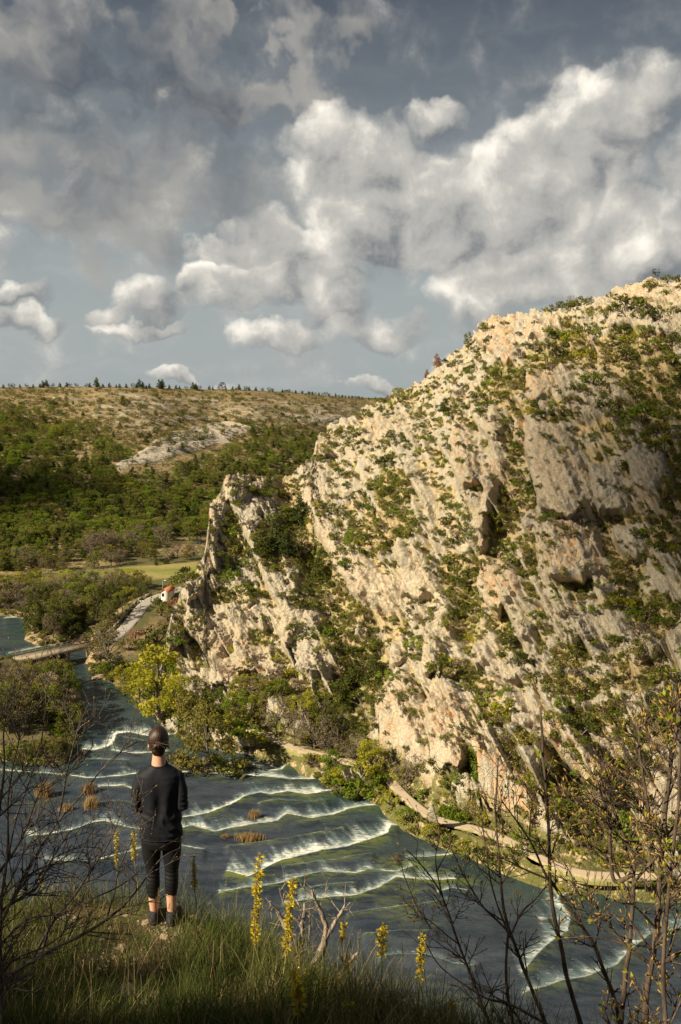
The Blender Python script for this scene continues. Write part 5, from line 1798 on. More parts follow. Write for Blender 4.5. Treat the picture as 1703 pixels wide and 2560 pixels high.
SM = [stone_mesh(k, (1, random.uniform(.6, .95), random.uniform(.4, .65))) for k in range(5)]
for k, (px, py, wpx, lab) in enumerate([(366, 2308, 22, 'pale stone just behind the left shoe'), (318, 2290, 20, 'pale stone in the grass left of the person'), (305, 2366, 30, 'broad pale stone left of the trodden patch'), (412, 2338, 24, 'flat stone under the heel of the shoe'), (258, 2342, 18, 'ochre stone at the left of the trodden patch'),
                                        (322, 2484, 44, 'biggest brown stone low in the grass'), (384, 2490, 26, 'stone right of the biggest brown one'), (360, 2510, 18, 'small stone below the biggest brown one'), (468, 2275, 22, 'pale stone right of the person by the yellow spike'), (478, 2292, 16, 'small stone under the yellow spike'),
                                        (186, 2300, 20, 'grey stone under the bare branches'), (228, 2350, 14, 'small pale stone under the bare branches'), (290, 2395, 16, 'small stone below the trodden patch'), (340, 2398, 13, 'pebble below the trodden patch'), (275, 2318, 12, 'pebble above the broad pale stone'), (640, 2330, 24, 'grey stone at the edge by the tall yellow spike'), (565, 2300, 20, 'stone at the edge in the straw grass')]):
    g = on_ledge(px, py)
    s_ = wpx / 2 * np.linalg.norm(g - np.array([0, 0, CAMZ])) / F
    o = link('stone', SM[k % 5], None, g + np.array([0, 0, 0.12 * s_]))
    o.scale = (s_,) * 3
    o.rotation_euler = (random.uniform(-.2, .2), random.uniform(-.2, .2), random.uniform(0, 6))
    tag(o, lab, 'stone')
mb = MB()
for _ in range(420):
    c = random.choice(BARE)
    px, py = random.gauss(c[0], c[2] * 0.55), random.gauss(c[1], c[3] * 0.55)
    g = on_ledge(px, py)
    s_ = random.uniform(0.004, 0.016)
    d = rand_dirs(6) * s_ * rng.uniform(.6, 1.2, (6, 1))
    mb.add(np.concatenate([np.array([[1, 0, 0], [-1, 0, 0], [0, 1, 0], [0, -1, 0], [0, 0, .7], [0, 0, -.7]]) * s_ + d * .3]) + g, None, [[0, 2, 4], [2, 1, 4], [1, 3, 4], [3, 0, 4], [2, 0, 5], [1, 2, 5], [3, 1, 5], [0, 3, 5]])
tag(mb.build('gravel', M_STONE), 'loose limestone chips on the trodden soil', 'gravel', kind='stuff')

# ------------------------------------------------------------------ yellow flower spikes
def m_plain(name, a, b, rough=0.7, trans=0.0):
    m, t, out = new_mat(name)
    c = t.mix(t.attr('tint'), a, b)
    if trans:
        d = t.node('ShaderNodeBsdfDiffuse', ins={'Color': c})
        tr_ = t.node('ShaderNodeBsdfTranslucent', ins={'Color': c})
        mx = t.node('ShaderNodeMixShader', ins={0: trans, 1: d.outputs[0], 2: tr_.outputs[0]})
        t.l.new(mx.outputs[0], out.inputs[0])
    else:
        principled(t, out, Base_Color=c, Roughness=rough, Specular_IOR_Level=0.25)
    return m


M_PETAL = m_plain('yellow_petal', (0.62, 0.46, 0.020), (0.85, 0.72, 0.075), trans=0.4)
M_FBUD = m_plain('flower_bud', (0.26, 0.20, 0.020), (0.58, 0.44, 0.040), trans=0.2)
M_STALK = m_plain('flower_stalk', (0.12, 0.14, 0.03), (0.36, 0.28, 0.10))


def spike(px0, py0, px1, py1, pxb, pyb, lab, size=1.0, opened=0.3):
    """flower spike: picture points of its tip, the lower end of the bloom and its foot"""
    g = on_ledge(pxb, pyb)
    tip, low = at_y(px0, py0, g[1] + 0.03), at_y(px1, py1, g[1] + 0.015)
    root = bpy.data.objects.new('flower_spike', None)
    root.empty_display_size = 0.1
    root.location = g
    col.objects.link(root)
    tag(root, lab, 'flower')
    tip, low = tip - g, low - g
    L = np.linalg.norm(tip - low)
    st = MB()
    st.tube([np.zeros(3) - np.array([0, 0, .02]), low * 0.5 + np.array([.012, 0, 0]), low, (low + tip) / 2, tip], [0.0052, 0.0045, 0.0040, 0.003, 0.0015], 6, 0.5)
    st.build('stalk', M_STALK, root, True, 'tint')
    bd, pt = MB(), MB()
    ax = (tip - low) / L
    n = int(190 * L / 0.4 * 1.0) + 24
    e1 = np.cross(ax, [0.3, 1, 0]); e1 /= np.linalg.norm(e1)
    e2 = np.cross(ax, e1)
    for k in range(n):
        u = (k + random.random()) / n
        a = k * 2.4 + random.gauss(0, .3)
        c = low + ax * L * u
        rad = e1 * math.cos(a) + e2 * math.sin(a)
        up = 0.9 if u > 0.8 else 0.55
        dr = rad * 1.0 + ax * up
        dr /= np.linalg.norm(dr)
        w_ = (0.55 + 0.45 * math.sin(math.pi * min(1, u * 1.05 + 0.08))) * size
        s0 = c + rad * 0.003
        l_ = 0.019 * w_ * random.uniform(.8, 1.2)
        bd.tube([s0, s0 + dr * l_ * 0.55, s0 + dr * l_], [0.0014 * w_, 0.0036 * w_, 0.0012 * w_], 4, random.random())
        if random.random() < opened and u < 0.97:
            # open flower: trumpet of narrow petals, pointing outwards
            fd = rad + ax * random.uniform(-0.25, 0.35)
            fd /= np.linalg.norm(fd)
            f0 = s0 + fd * 0.006
            p1 = np.cross(fd, [0.2, .1, 1]); p1 /= np.linalg.norm(p1)
            p2 = np.cross(fd, p1)
            fl = 0.030 * size * random.uniform(.75, 1.2)
            tt_ = random.random()
            for j in range(6):
                b_ = j * math.pi / 3
                o_ = p1 * math.cos(b_) + p2 * math.sin(b_)
                s_ = np.cross(fd, o_)
                m1, m2 = f0 + fd * fl * .5 + o_ * 0.004 * size, f0 + fd * fl + o_ * 0.010 * size
                pt.add([f0, m1 - s_ * .0034 * size, m1 + s_ * .0034 * size, m2], [[0, 1, 3, 2]], None, tt_)
    bd.build('buds', M_FBUD, root, False, 'tint')['kind'] = 'stuff'
    if pt.v:
        pt.build('petals', M_PETAL, root, False, 'tint')['kind'] = 'stuff'
    return root


for a in [(292, 2073, 291, 2165, 294, 2225, 'slim yellow flower spike furthest left behind the bare branches', .85, .22), (332, 2077, 336, 2150, 346, 2270, 'yellow flower spike touching the person at the left', .9, .25), (484, 2135, 487, 2225, 488, 2296, 'yellow flower spike just right of the person', .95, .25),
          (648, 2133, 637, 2362, 652, 2450, 'tallest yellow flower spike in front of the river', 1.0, .22), (731, 2192, 716, 2385, 692, 2490, 'yellow flower spike leaning past the dead stump', 1.0, .22), (862, 2303, 854, 2356, 853, 2432, 'short yellow flower spike right of the dead stump', .8, .25),
          (957, 2308, 955, 2392, 946, 2500, 'full yellow flower head near the edge between stump and shrub', 1.05, .40), (1054, 2333, 1051, 2453, 1050, 2512, 'yellow flower spike beside the budding shrub', .95, .25), (736, 2428, 752, 2538, 757, 2620, 'large blooming yellow spike low under the stump', 1.25, .28),
          (872, 2505, 860, 2562, 858, 2600, 'small yellow flower low in the straw grass', .9, .3), (1130, 2500, 1134, 2548, 1134, 2575, 'yellow flower under the budding shrub', .9, .4), (102, 2182, 102, 2216, 101, 2250, 'tiny yellow flower in the grass by the left branches', .8, .35)]:
    spike(*a)
# little yellow cushion flowers beside the stump
mb = MB()
cen = []
for _ in range(150):
    px, py = random.gauss(790, 24), random.gauss(2485, 34)
    g = on_ledge(px, min(py, 2540))
    cen.append(g + np.array([random.gauss(0, .03), random.gauss(0, .03), random.uniform(.03, .20)]))
v, q = leaf_cards(np.array(cen), np.full(len(cen), 0.006))
mb.add(v, q, None, np.repeat(rng.random(len(cen)), 4))
root = bpy.data.objects.new('yellow_cushion', None); col.objects.link(root); root.location = on_ledge(790, 2500)
tag(root, 'low cushion plant with tiny yellow flowers at the foot of the stump', 'flower')
o = mb.build('petals', M_PETAL, root, False, 'tint'); o['kind'] = 'stuff'
o.matrix_parent_inverse = Matrix.Translation(-root.location)
mb = MB()
cen = np.array(cen)
cen2 = np.repeat(cen, 5, 0) + rng.normal(0, .022, (len(cen) * 5, 3)) - np.array([0, 0, .02])
v, q = leaf_cards(cen2, np.full(len(cen2), 0.008))
mb.add(v, q, None, np.repeat(rng.random(len(cen2)), 4))
o = mb.build('leaves', LEAF['lime'], root, False, 'tint'); o['kind'] = 'stuff'
o.matrix_parent_inverse = Matrix.Translation(-root.location)

# ------------------------------------------------------------------ dead stump
def m_deadwood():
    m, t, out = new_mat('weathered_wood')
    p = t.pos()
    n = t.noise(t.scalev(p, (1, 1, 0.16)), 55, 5, 0.7, 0.4)
    n2 = t.noise(p, 7, 3, 0.6)
    c = t.mix(t.ramp(n, 0.35, 0.65), (0.10, 0.080, 0.065), (0.40, 0.34, 0.28))
    c = t.mix(t.ramp(n2, 0.56, 0.68), c, (0.38, 0.20, 0.10))
    principled(t, out, Base_Color=c, Roughness=0.9, Specular_IOR_Level=0.2, Normal=t.bump(n, 0.8, 0.008))
    return m


M_DEAD = m_deadwood()
stump = bpy.data.objects.new('dead_stump', None)
col.objects.link(stump)
sg = on_ledge(775, 2440)
stump.location = sg
tag(stump, 'weathered grey dead stump with splintered branches at the edge', 'stump')


def spx(c):      # picture points of the stump were measured on an enlargement
    return [(600 + x / 3.92, 2100 + y / 3.92) for x, y in c]


def smooth_line(p, n):
    p = np.asarray(p, float)
    s = np.concatenate([[0], np.cumsum(np.linalg.norm(np.diff(p, axis=0), axis=1))])
    u = np.linspace(0, s[-1], n)
    c = np.stack([np.interp(u, s, p[:, k]) for k in range(3)], 1)
    for _ in range(max(1, n // 6)):
        c[1:-1] = (c[:-2] + 2 * c[1:-1] + c[2:]) / 4
    return c


def gnarl(pts, Y, r0, r1, n=26, name='branch', twigs=0, sides=9):
    w_ = np.array([at_y(x, y, Y) for x, y in pts])
    w_ = smooth_line(w_, n)
    w_ += 0.35 * r0 * np.stack([fbm(w_ * 14 + k * 9, 2) for k in range(3)], 1)
    rad = np.linspace(r0, r1, n) * (1 + 0.30 * fbm(w_ * 22, 2))
    mb = MB()
    mb.tube(w_ - sg, rad, sides, jitter=0.07)
    for _ in range(twigs):
        k = random.randint(n // 4, n - 2)
        p0 = w_[k] - sg
        d = rand_dirs(1)[0] * np.array([1, .6, .7]) + np.array([0, 0, .5])
        l_ = random.uniform(.06, .20)
        p1 = p0 + d * l_ * .5 + rng.normal(size=3) * .012
        p2 = p1 + (d + rng.normal(size=3) * .4) * l_ * .5
        mb.tube([p0, p1, p2], [0.004, 0.0028, 0.001], 4)
        p3 = p1 + (d + rng.normal(size=3) * .7) * l_ * .4
        mb.tube([p1, p3], [0.0022, 0.0008], 3)
    mb.build(name, M_DEAD, stump, True)
    return w_


SY = sg[1]
gnarl(spx([(548, 1330), (545, 1230), (515, 1100), (505, 960), (450, 850), (400, 770), (370, 700)]), SY - .02, .030, .013, name='trunk', twigs=6)
gnarl(spx([(370, 700), (320, 645), (258, 570)]), SY - .02, .010, .003, 12, twigs=3, sides=6)
gnarl(spx([(565, 1300), (590, 1080), (618, 940), (600, 830), (625, 760), (640, 620)]), SY + .03, .030, .009, name='trunk', twigs=6)
gnarl(spx([(605, 850), (560, 790), (520, 760)]), SY + .03, .016, .006, 10, twigs=1, sides=7)
gnarl(spx([(700, 1340), (740, 1220), (810, 1070), (850, 930), (850, 860), (800, 720), (750, 610), (730, 545), (708, 488)]), SY, .036, .008, 34, name='trunk', twigs=8)
gnarl(spx([(850, 935), (900, 860), (960, 760), (1010, 680), (1040, 615)]), SY, .020, .006, 20, twigs=5)
gnarl(spx([(1008, 685), (1050, 650), (1080, 612)]), SY, .008, .003, 8, twigs=1, sides=6)
gnarl(spx([(830, 1540), (880, 1490), (940, 1430), (1010, 1320), (1050, 1210), (1110, 1150), (1172, 1088)]), SY - .2, .034, .008, 28, name='trunk', twigs=5)
gnarl(spx([(1048, 1215), (1050, 1150), (1040, 1085)]), SY - .2, .014, .005, 10, twigs=1, sides=6)
gnarl(spx([(680, 1150), (680, 950), (690, 760), (680, 680)]), SY + .02, .009, .004, 16, twigs=8, sides=6)
gnarl(spx([(640, 760), (590, 660), (560, 580), (545, 500)]), SY + .05, .007, .003, 12, twigs=4, sides=6)
gnarl(spx([(430, 620), (400, 540), (385, 470)]), SY + .05, .006, .002, 10, twigs=3, sides=6)
gnarl(spx([(720, 560), (640, 500), (590, 430)]), SY, .004, .002, 10, twigs=2, sides=5)
gnarl(spx([(790, 640), (810, 560), (870, 450)]), SY, .004, .0015, 10, twigs=3, sides=5)

# ------------------------------------------------------------------ twiggy shrubs
M_TWIG = m_bark('twig_bark', (0.050, 0.042, 0.037), (0.145, 0.118, 0.095), 40.0, 0.4)
M_TWIG2 = m_bark('budding_bark', (0.045, 0.035, 0.029), (0.135, 0.100, 0.074), 40.0, 0.5)
M_BUD = m_plain('leaf_bud', (0.16, 0.090, 0.030), (0.34, 0.22, 0.06), 0.6)
M_YLEAF = m_plain('unfolding_leaf', (0.16, 0.20, 0.02), (0.40, 0.42, 0.05), trans=0.4)


def grow(mb, p0, d, length, r, lev, buds, zmin=None, bend=0.25, fork=True):
    """a twig with opposite side twigs; tips are remembered for buds"""
    n = 5
    pts = [np.array(p0)]
    dd = np.array(d, float)
    dd /= np.linalg.norm(dd)
    for k in range(n):
        dd = dd + rng.normal(size=3) * bend * 0.22 + np.array([0, 0, 0.03])
        dd /= np.linalg.norm(dd)
        pts.append(pts[-1] + dd * length / n)
    pts = np.array(pts)
    r_end = max(r * 0.5, 0.0011)
    mb.tube(pts, np.linspace(r, r_end, n + 1), 5 if r > 0.004 else 4)
    buds.append((pts[-1], dd, r_end))
    if lev > 0:
        for k in range(1, n + 1):
            if random.random() < 0.55:
                for s_ in ((1, -1) if fork and random.random() < 0.6 else (random.choice((1, -1)),)):
                    t_ = dd
                    a = np.cross(t_, rand_dirs(1)[0])
                    a /= np.linalg.norm(a)
                    nd = t_ * 0.75 + s_ * a * 0.75 + np.array([0, 0, .12])
                    grow(mb, pts[k], nd, length * random.uniform(.35, .6), r * 0.55, lev - 1, buds, bend=bend)


def stem(mb, w_, r0, r1, buds, twig_n, twig_len, lev, sides=7, nodes=True):
    n = max(12, len(w_) * 5)
    c = smooth_line(w_, n)
    c += 0.010 * np.stack([fbm(c * 5 + k * 9, 2) for k in range(3)], 1)
    rad = np.linspace(r0, r1, n)
    if nodes:
        rad = rad * (1 + 0.16 * (np.arange(n) % 7 == 3))
    mb.tube(c, rad, sides)
    tg = np.gradient(c, axis=0)
    for _ in range(twig_n):
        k = random.randint(int(n * .25), n - 1)
        t_ = tg[k] / np.linalg.norm(tg[k])
        a = np.cross(t_, rand_dirs(1)[0])
        a /= np.linalg.norm(a)
        for s_ in ((1, -1) if random.random() < .5 else (1,)):
            grow(mb, c[k], t_ * 0.8 + s_ * a * 0.8 + np.array([0, 0, .15]), twig_len * random.uniform(.5, 1.1), max(0.0018, min(rad[k] * .55, .006)), lev, buds)
    buds.append((c[-1], tg[-1] / np.linalg.norm(tg[-1]), r1))
    return c


def to_ground(w_, px_shift=0.0):
    """carry the foot of a stem down to the soil"""
    p = np.array(w_[0])
    g = np.array([p[0] + px_shift, p[1] - 0.1, float(ledge_z(p[0] + px_shift, p[1] - 0.1)) - 0.03])
    return [g] + list(w_)


def twig_shrub(name, lab, mat, stems, bud_rate, leaf_rate, bud_size, scale_):
    root = bpy.data.objects.new(name, None)
    root.empty_display_size = 0.2
    col.objects.link(root)
    tag(root, lab, 'shrub')
    first = None
    allb = []
    for (pts, Y, r0, r1, tn, tl, lev, grounded) in stems:
        ys = Y if isinstance(Y, (tuple, list)) else (Y, Y)
        yy = np.linspace(ys[0], ys[1], len(pts))
        w_ = [at_y(x, y, d) for (x, y), d in zip(pts, yy)]
        if grounded:
            w_ = to_ground(w_)
        if first is None:
            first = np.array(w_[0])
            root.location = first
        mb = MB()
        b = []
        stem(mb, np.array(w_) - first, r0, r1, b, tn, tl, lev)
        mb.build('branch' if not grounded else 'stem', mat, root, True)
        allb += b
    bm_, lm_ = MB(), MB()
    for p, d, r in allb:
        if random.random() < bud_rate:
            l_ = bud_size * random.uniform(.6, 1.3)
            bm_.tube([p - d * .002, p + d * l_ * .35, p + d * l_ * .75, p + d * l_], [r * .9, bud_size * .22, bud_size * .15, .0006], 6, random.random())
        if random.random() < leaf_rate:
            for j in range(random.randint(3, 6)):
                s_ = d * 1.1 + rand_dirs(1)[0] * .75
                s_ /= np.linalg.norm(s_)
                l_ = random.uniform(.015, .034) * scale_
                sd_ = np.cross(s_, rand_dirs(1)[0]); sd_ /= np.linalg.norm(sd_)
                lm_.add([p, p + s_ * l_ * .5 - sd_ * l_ * .2, p + s_ * l_ * .5 + sd_ * l_ * .2, p + s_ * l_ + np.array([0, 0, l_ * .1])], [[0, 1, 3, 2]], None, random.random())
    if bm_.v:
        bm_.build('buds', M_BUD, root, True, 'tint')['kind'] = 'stuff'
    if lm_.v:
        lm_.build('young_leaves', M_YLEAF, root, False, 'tint')['kind'] = 'stuff'
    return root


def c8(c):
    return [(850 + x / 1.838, 1800 + y / 1.838) for x, y in c]


def c4(c):
    return [(x / 2.59, 1650 + y / 2.59) for x, y in c]


twig_shrub('budding_shrub', 'tall budding shrub with one straight bare shoot in front of the cliff', M_TWIG2, [
    (c8([(1120, 1420), (1060, 1240), (1030, 1100), (985, 930), (965, 750), (962, 650), (955, 450), (935, 200), (922, -60)]), 3.7, .0125, .0050, 4, .14, 1, True),
    (c8([(962, 745), (900, 620), (860, 530), (805, 455), (745, 365)]), (3.7, 3.6), .0060, .0026, 8, .16, 1, False),
    (c8([(960, 735), (860, 690), (780, 650), (700, 612)]), (3.7, 3.75), .0055, .0024, 5, .13, 1, False),
    (c8([(1300, 1420), (1250, 1250), (1200, 1100), (1130, 980), (1050, 850), (970, 740)]), 3.72, .0110, .0070, 6, .16, 1, True),
    (c8([(870, 530), (880, 430), (890, 330), (905, 300)]), 3.62, .004, .002, 3, .08, 1, False)], .6, .08, .016, .9)
twig_shrub('budding_shrub', 'spreading budding shrub low in the middle of the foreground', M_TWIG2, [
    (c8([(960, 1420), (850, 1150), (785, 990), (750, 900), (740, 780), (718, 550), (715, 400), (728, 180)]), 3.95, .0115, .0035, 12, .20, 1, True),
    (c8([(700, 1420), (610, 1200), (555, 1050), (490, 860), (430, 730), (350, 640), (305, 600)]), 4.05, .0095, .0026, 12, .20, 1, True),
    (c8([(480, 860), (440, 690), (440, 620), (465, 510)]), 4.05, .0042, .002, 4, .10, 1, False), (c8([(440, 700), (500, 600), (520, 520)]), 4.05, .0034, .0018, 2, .08, 0, False),
    (c8([(555, 1040), (450, 950), (380, 900), (345, 915)]), 4.05, .0042, .0018, 5, .12, 1, False), (c8([(420, 960), (350, 850), (290, 700)]), 4.05, .0036, .0018, 4, .10, 1, False),
    (c8([(760, 960), (650, 850), (560, 700), (515, 580)]), 3.95, .0052, .002, 6, .14, 1, False), (c8([(770, 980), (690, 760), (660, 520), (640, 360), (610, 390)]), 3.95, .0050, .002, 5, .12, 1, False),
    (c8([(780, 1000), (840, 880), (900, 820), (960, 750)]), 3.9, .0050, .003, 4, .12, 1, False), (c8([(800, 1420), (770, 1250), (760, 1100), (775, 960)]), 3.9, .0090, .006, 5, .16, 1, True),
    (c8([(850, 1420), (780, 1300), (680, 1290), (560, 1210), (440, 1120), (380, 1000)]), 4.0, .0080, .002, 9, .18, 1, True), (c8([(1000, 1420), (830, 1330), (720, 1280)]), 3.8, .010, .005, 4, .15, 1, True)], .65, .02, .016, .9)
twig_shrub('budding_shrub', 'thick-stemmed budding shrub filling the lower corner beside the dark pool', M_TWIG2, [
    (c8([(1400, 1420), (1425, 1120), (1460, 930), (1480, 600), (1505, 300), (1560, -40)]), 3.2, .0150, .0070, 8, .20, 2, True), (c8([(1290, 1420), (1310, 1200), (1335, 1000), (1350, 800), (1352, 660)]), 3.3, .0130, .0075, 6, .18, 1, True),
    (c8([(1352, 700), (1260, 760), (1240, 560), (1245, 480), (1195, 330), (1180, 260)]), 3.3, .0095, .0035, 9, .18, 1, False), (c8([(1440, 690), (1330, 600), (1270, 450), (1215, 320), (1190, 240)]), 3.3, .0085, .0030, 12, .17, 1, False),
    (c8([(1440, 700), (1430, 500), (1400, 300), (1375, 100), (1385, -20)]), 3.25, .0095, .0035, 12, .17, 1, False), (c8([(1430, 1120), (1330, 1060), (1250, 960), (1180, 860), (1130, 780)]), 3.3, .0090, .003, 9, .18, 1, False),
    (c8([(1430, 1120), (1500, 1110), (1580, 1060), (1680, 1000)]), 3.2, .0085, .005, 3, .16, 1, False), (c8([(1350, 840), (1280, 700), (1200, 600), (1140, 555)]), 3.35, .0058, .0022, 6, .13, 1, False),
    (c8([(1480, 600), (1400, 690), (1330, 780)]), 3.2, .006, .003, 3, .12, 1, False), (c8([(1500, 1420), (1480, 1150), (1510, 800), (1540, 500), (1570, 200), (1560, -150)]), 3.1, .0105, .004, 10, .20, 2, True),
    (c8([(1180, 850), (1090, 800), (1060, 700), (1020, 640)]), 3.35, .0040, .0018, 5, .12, 1, False), (c8([(1215, 330), (1110, 400), (1060, 360), (990, 330)]), 3.35, .0040, .0018, 5, .10, 1, False),
    (c8([(1240, 500), (1120, 470), (1090, 480)]), 3.35, .0034, .0018, 3, .1, 1, False), (c8([(1300, 1000), (1200, 960), (1140, 900), (1100, 830)]), 3.3, .0046, .002, 6, .14, 1, False), (c8([(1385, 120), (1340, 60), (1310, 60), (1270, -20)]), 3.25, .0035, .0018, 4, .1, 1, False),
    (c8([(1460, 900), (1560, 780), (1640, 700)]), 3.2, .0060, .003, 5, .15, 1, False), (c8([(1485, 560), (1560, 480), (1620, 380)]), 3.2, .0060, .003, 6, .15, 1, False)], .55, .09, .018, 1.0)
twig_shrub('bare_shrub', 'leafless grey shrub reaching across the corner to the person', M_TWIG, [
    (c4([(-260, 2230), (-100, 2150), (50, 2040), (200, 1950), (350, 1870), (580, 1760), (700, 1670), (830, 1570), (930, 1440), (1000, 1330), (1050, 1255), (1165, 1222)]), (3.6, 4.3), .0150, .0026, 16, .20, 1, True),
    (c4([(690, 1670), (740, 1520), (770, 1350), (830, 1220), (870, 1130), (935, 1035)]), 4.1, .0052, .0018, 8, .15, 1, False), (c4([(200, 1950), (350, 1680), (480, 1530), (600, 1350), (700, 1200), (760, 1080), (792, 915)]), 3.9, .0080, .0020, 14, .20, 1, False),
    (c4([(-80, 1900), (0, 1700), (150, 1400), (280, 1180), (400, 1000), (560, 860), (650, 700), (705, 640), (905, 520)]), (3.4, 3.9), .0100, .0020, 16, .22, 1, True), (c4([(380, 1010), (410, 850), (440, 680), (490, 480), (525, 420), (632, 378)]), 3.7, .0052, .0018, 9, .16, 1, False),
    (c4([(-60, 1800), (20, 1500), (60, 1200), (45, 860), (120, 500), (150, 370), (178, 150)]), 3.4, .0090, .0018, 16, .22, 1, True), (c4([(0, 1500), (40, 1300), (110, 1000), (250, 640), (290, 400), (300, 200)]), 3.5, .0080, .0018, 14, .20, 1, True),
    (c4([(-50, 1600), (90, 1450), (300, 1330), (480, 1300), (560, 1260)]), 3.6, .0070, .0020, 12, .20, 1, False), (c4([(-60, 1900), (150, 1660), (420, 1650), (560, 1560), (760, 1480), (900, 1400), (1020, 1230)]), 3.8, .0080, .0018, 14, .18, 1, True),
    (c4([(120, 500), (60, 330), (90, 260), (130, 160)]), 3.4, .003, .0015, 5, .12, 1, False), (c4([(150, 390), (240, 300), (300, 220), (380, 290)]), 3.45, .003, .0014, 4, .10, 0, False),
    (c4([(-80, 1300), (0, 1000), (30, 700), (10, 480), (70, 300)]), 3.3, .0080, .0018, 14, .2, 1, False), (c4([(-40, 2100), (120, 1900), (300, 1880), (480, 1700)]), 3.5, .0070, .0018, 12, .20, 1, True), (c4([(-100, 1700), (100, 1560), (250, 1480), (330, 1300), (460, 1110)]), 3.5, .0080, .0018, 14, .22, 1, False),
    (c4([(-60, 1450), (80, 1250), (180, 1080), (230, 900), (340, 700)]), 3.5, .0070, .0016, 14, .2, 1, False)], .5, .0, .010, 1.0)

# ================================================================== the person
PX0, PYF = -1.465, 6.77
pz = float(ledge_z(PX0, PYF))


def zl(py):
    return CAMZ + float(ratio(400, py)[1]) * PYF - pz


person = bpy.data.objects.new('person', None)
person.empty_display_size = 0.3
person.location = (PX0, PYF, pz)
person.rotation_euler = (0, 0, R(3))
col.objects.link(person)
tag(person, 'person seen from behind in a black long-sleeved top and cropped leggings, hair in a bun', 'person')


def m_simple(name, base, rough=0.8, spec=0.3, noise_s=0, noise_c=None, bump=0.0, sheen=0.0, sss=0.0, scale=(1, 1, 1)):
    m, t, out = new_mat(name)
    c = base
    p = t.node('ShaderNodeTexCoord').outputs['Object']
    kw = {}
    if noise_s:
        n = t.noise(t.scalev(p, scale), noise_s, 5, 0.65)
        c = t.mix(t.ramp(n, 0.35, 0.65), base, noise_c or base)
        if bump:
            kw['Normal'] = t.bump(n, bump, 0.004)
    b = principled(t, out, Base_Color=c, Roughness=rough, Specular_IOR_Level=spec, **kw)
    if sheen:
        b.inputs['Sheen Weight'].default_value = sheen
    if sss:
        b.inputs['Subsurface Weight'].default_value = sss
        b.inputs['Subsurface Radius'].default_value = (0.012, 0.005, 0.003)
    return m


M_SKIN = m_simple('skin', (0.56, 0.31, 0.21), 0.55, 0.35, 30, (0.62, 0.35, 0.24), 0.05, sss=0.15)
M_SHIRT = m_simple('black_jersey', (0.0075, 0.0085, 0.013), 0.7, 0.25, 240, (0.011, 0.012, 0.018), 0.1)
M_LEGG = m_simple('black_stretch', (0.007, 0.007, 0.009), 0.55, 0.35, 200, (0.010, 0.010, 0.012), 0.1)
M_HAIR = m_simple('brown_hair', (0.020, 0.010, 0.007), 0.42, 0.45, 260, (0.055, 0.025, 0.014), 0.6, scale=(1, 0.35, 0.16))
M_SOCK = m_simple('blue_sock', (0.030, 0.036, 0.075), 0.9, 0.1, 90, (0.050, 0.058, 0.11), 0.4, scale=(0.2, 0.2, 1))
M_SHOE = m_simple('dark_shoe', (0.016, 0.016, 0.022), 0.7, 0.3, 60, (0.035, 0.032, 0.040), 0.3)
M_SOLE = m_simple('shoe_sole', (0.030, 0.026, 0.026), 0.85, 0.2)
M_TRIM = m_simple('orange_trim', (0.35, 0.06, 0.02), 0.6, 0.3)
M_GREEN = m_simple('green_earring', (0.05, 0.55, 0.08), 0.3, 0.5)
M_EYE = m_simple('eye_white', (0.75, 0.73, 0.70), 0.2, 0.5)


def ring_loft(mb, rings, n=28):
    """rings: centre, half width, half depth, squareness"""
    th = np.linspace(0, 2 * np.pi, n, endpoint=False)
    vs = []
    for (c, a, b, e) in rings:
        x = np.sign(np.cos(th)) * np.abs(np.cos(th)) ** e * a
        y = np.sign(np.sin(th)) * np.abs(np.sin(th)) ** e * b
        vs.append(np.stack([c[0] + x, c[1] + y, np.full(n, c[2])], 1))
    m = len(vs)
    v = np.concatenate(vs + [[np.asarray(rings[0][0], float)], [np.asarray(rings[-1][0], float)]])
    i = np.arange(m - 1)[:, None] * n
    k = np.arange(n)[None]
    q = np.stack([i + k, i + (k + 1) % n, i + n + (k + 1) % n, i + n + k], -1).reshape(-1, 4)
    kk = np.arange(n)
    t1 = np.stack([(kk + 1) % n, kk, np.full(n, m * n)], 1)
    t2 = np.stack([(m - 1) * n + kk, (m - 1) * n + (kk + 1) % n, np.full(n, m * n + 1)], 1)
    mb.add(v, q, np.concatenate([t1, t2]))


def ball(mb, c, r, n=18):
    z = np.linspace(-0.999, 0.999, n)
    ring_loft(mb, [((c[0], c[1], c[2] + r[2] * s_), r[0] * math.sqrt(1 - s_ * s_), r[1] * math.sqrt(1 - s_ * s_), 1) for s_ in np.sin(z * np.pi / 2)], 22)


def limb(mb, pts, rad, n=20, sides=18):
    p = smooth_line(pts, n)
    pp_ = np.asarray(pts, float)
    s0 = np.concatenate([[0], np.cumsum(np.linalg.norm(np.diff(pp_, axis=0), axis=1))])
    s0 = s0 / s0[-1]
    if len(rad) != len(s0):
        s0 = np.linspace(0, 1, len(rad))
    r = np.interp(np.linspace(0, 1, n), s0, rad)
    full = np.concatenate([[p[0] - (p[1] - p[0]) * .2], p])
    mb.tube(full, np.concatenate([[r[0] * .6], r]), sides, cap0=True)
    # close the open end
    ball(mb, p[0], (r[0], r[0], r[0]), 10)
    ball(mb, p[-1], (r[-1], r[-1], r[-1]), 10)


def remesh(mb, voxel, smooth=3):
    """one continuous skin round everything collected"""
    me = mb.mesh('tmp')
    o = bpy.data.objects.new('tmp', me)
    col.objects.link(o)
    md = o.modifiers.new('r', 'REMESH')
    md.mode = 'VOXEL'
    md.voxel_size = voxel
    sm = o.modifiers.new('s', 'SMOOTH')
    sm.factor = 0.6
    sm.iterations = smooth
    dg = bpy.context.evaluated_depsgraph_get()
    dg.update()
    out = bpy.data.meshes.new_from_object(o.evaluated_get(dg))
    bpy.data.objects.remove(o)
    return out


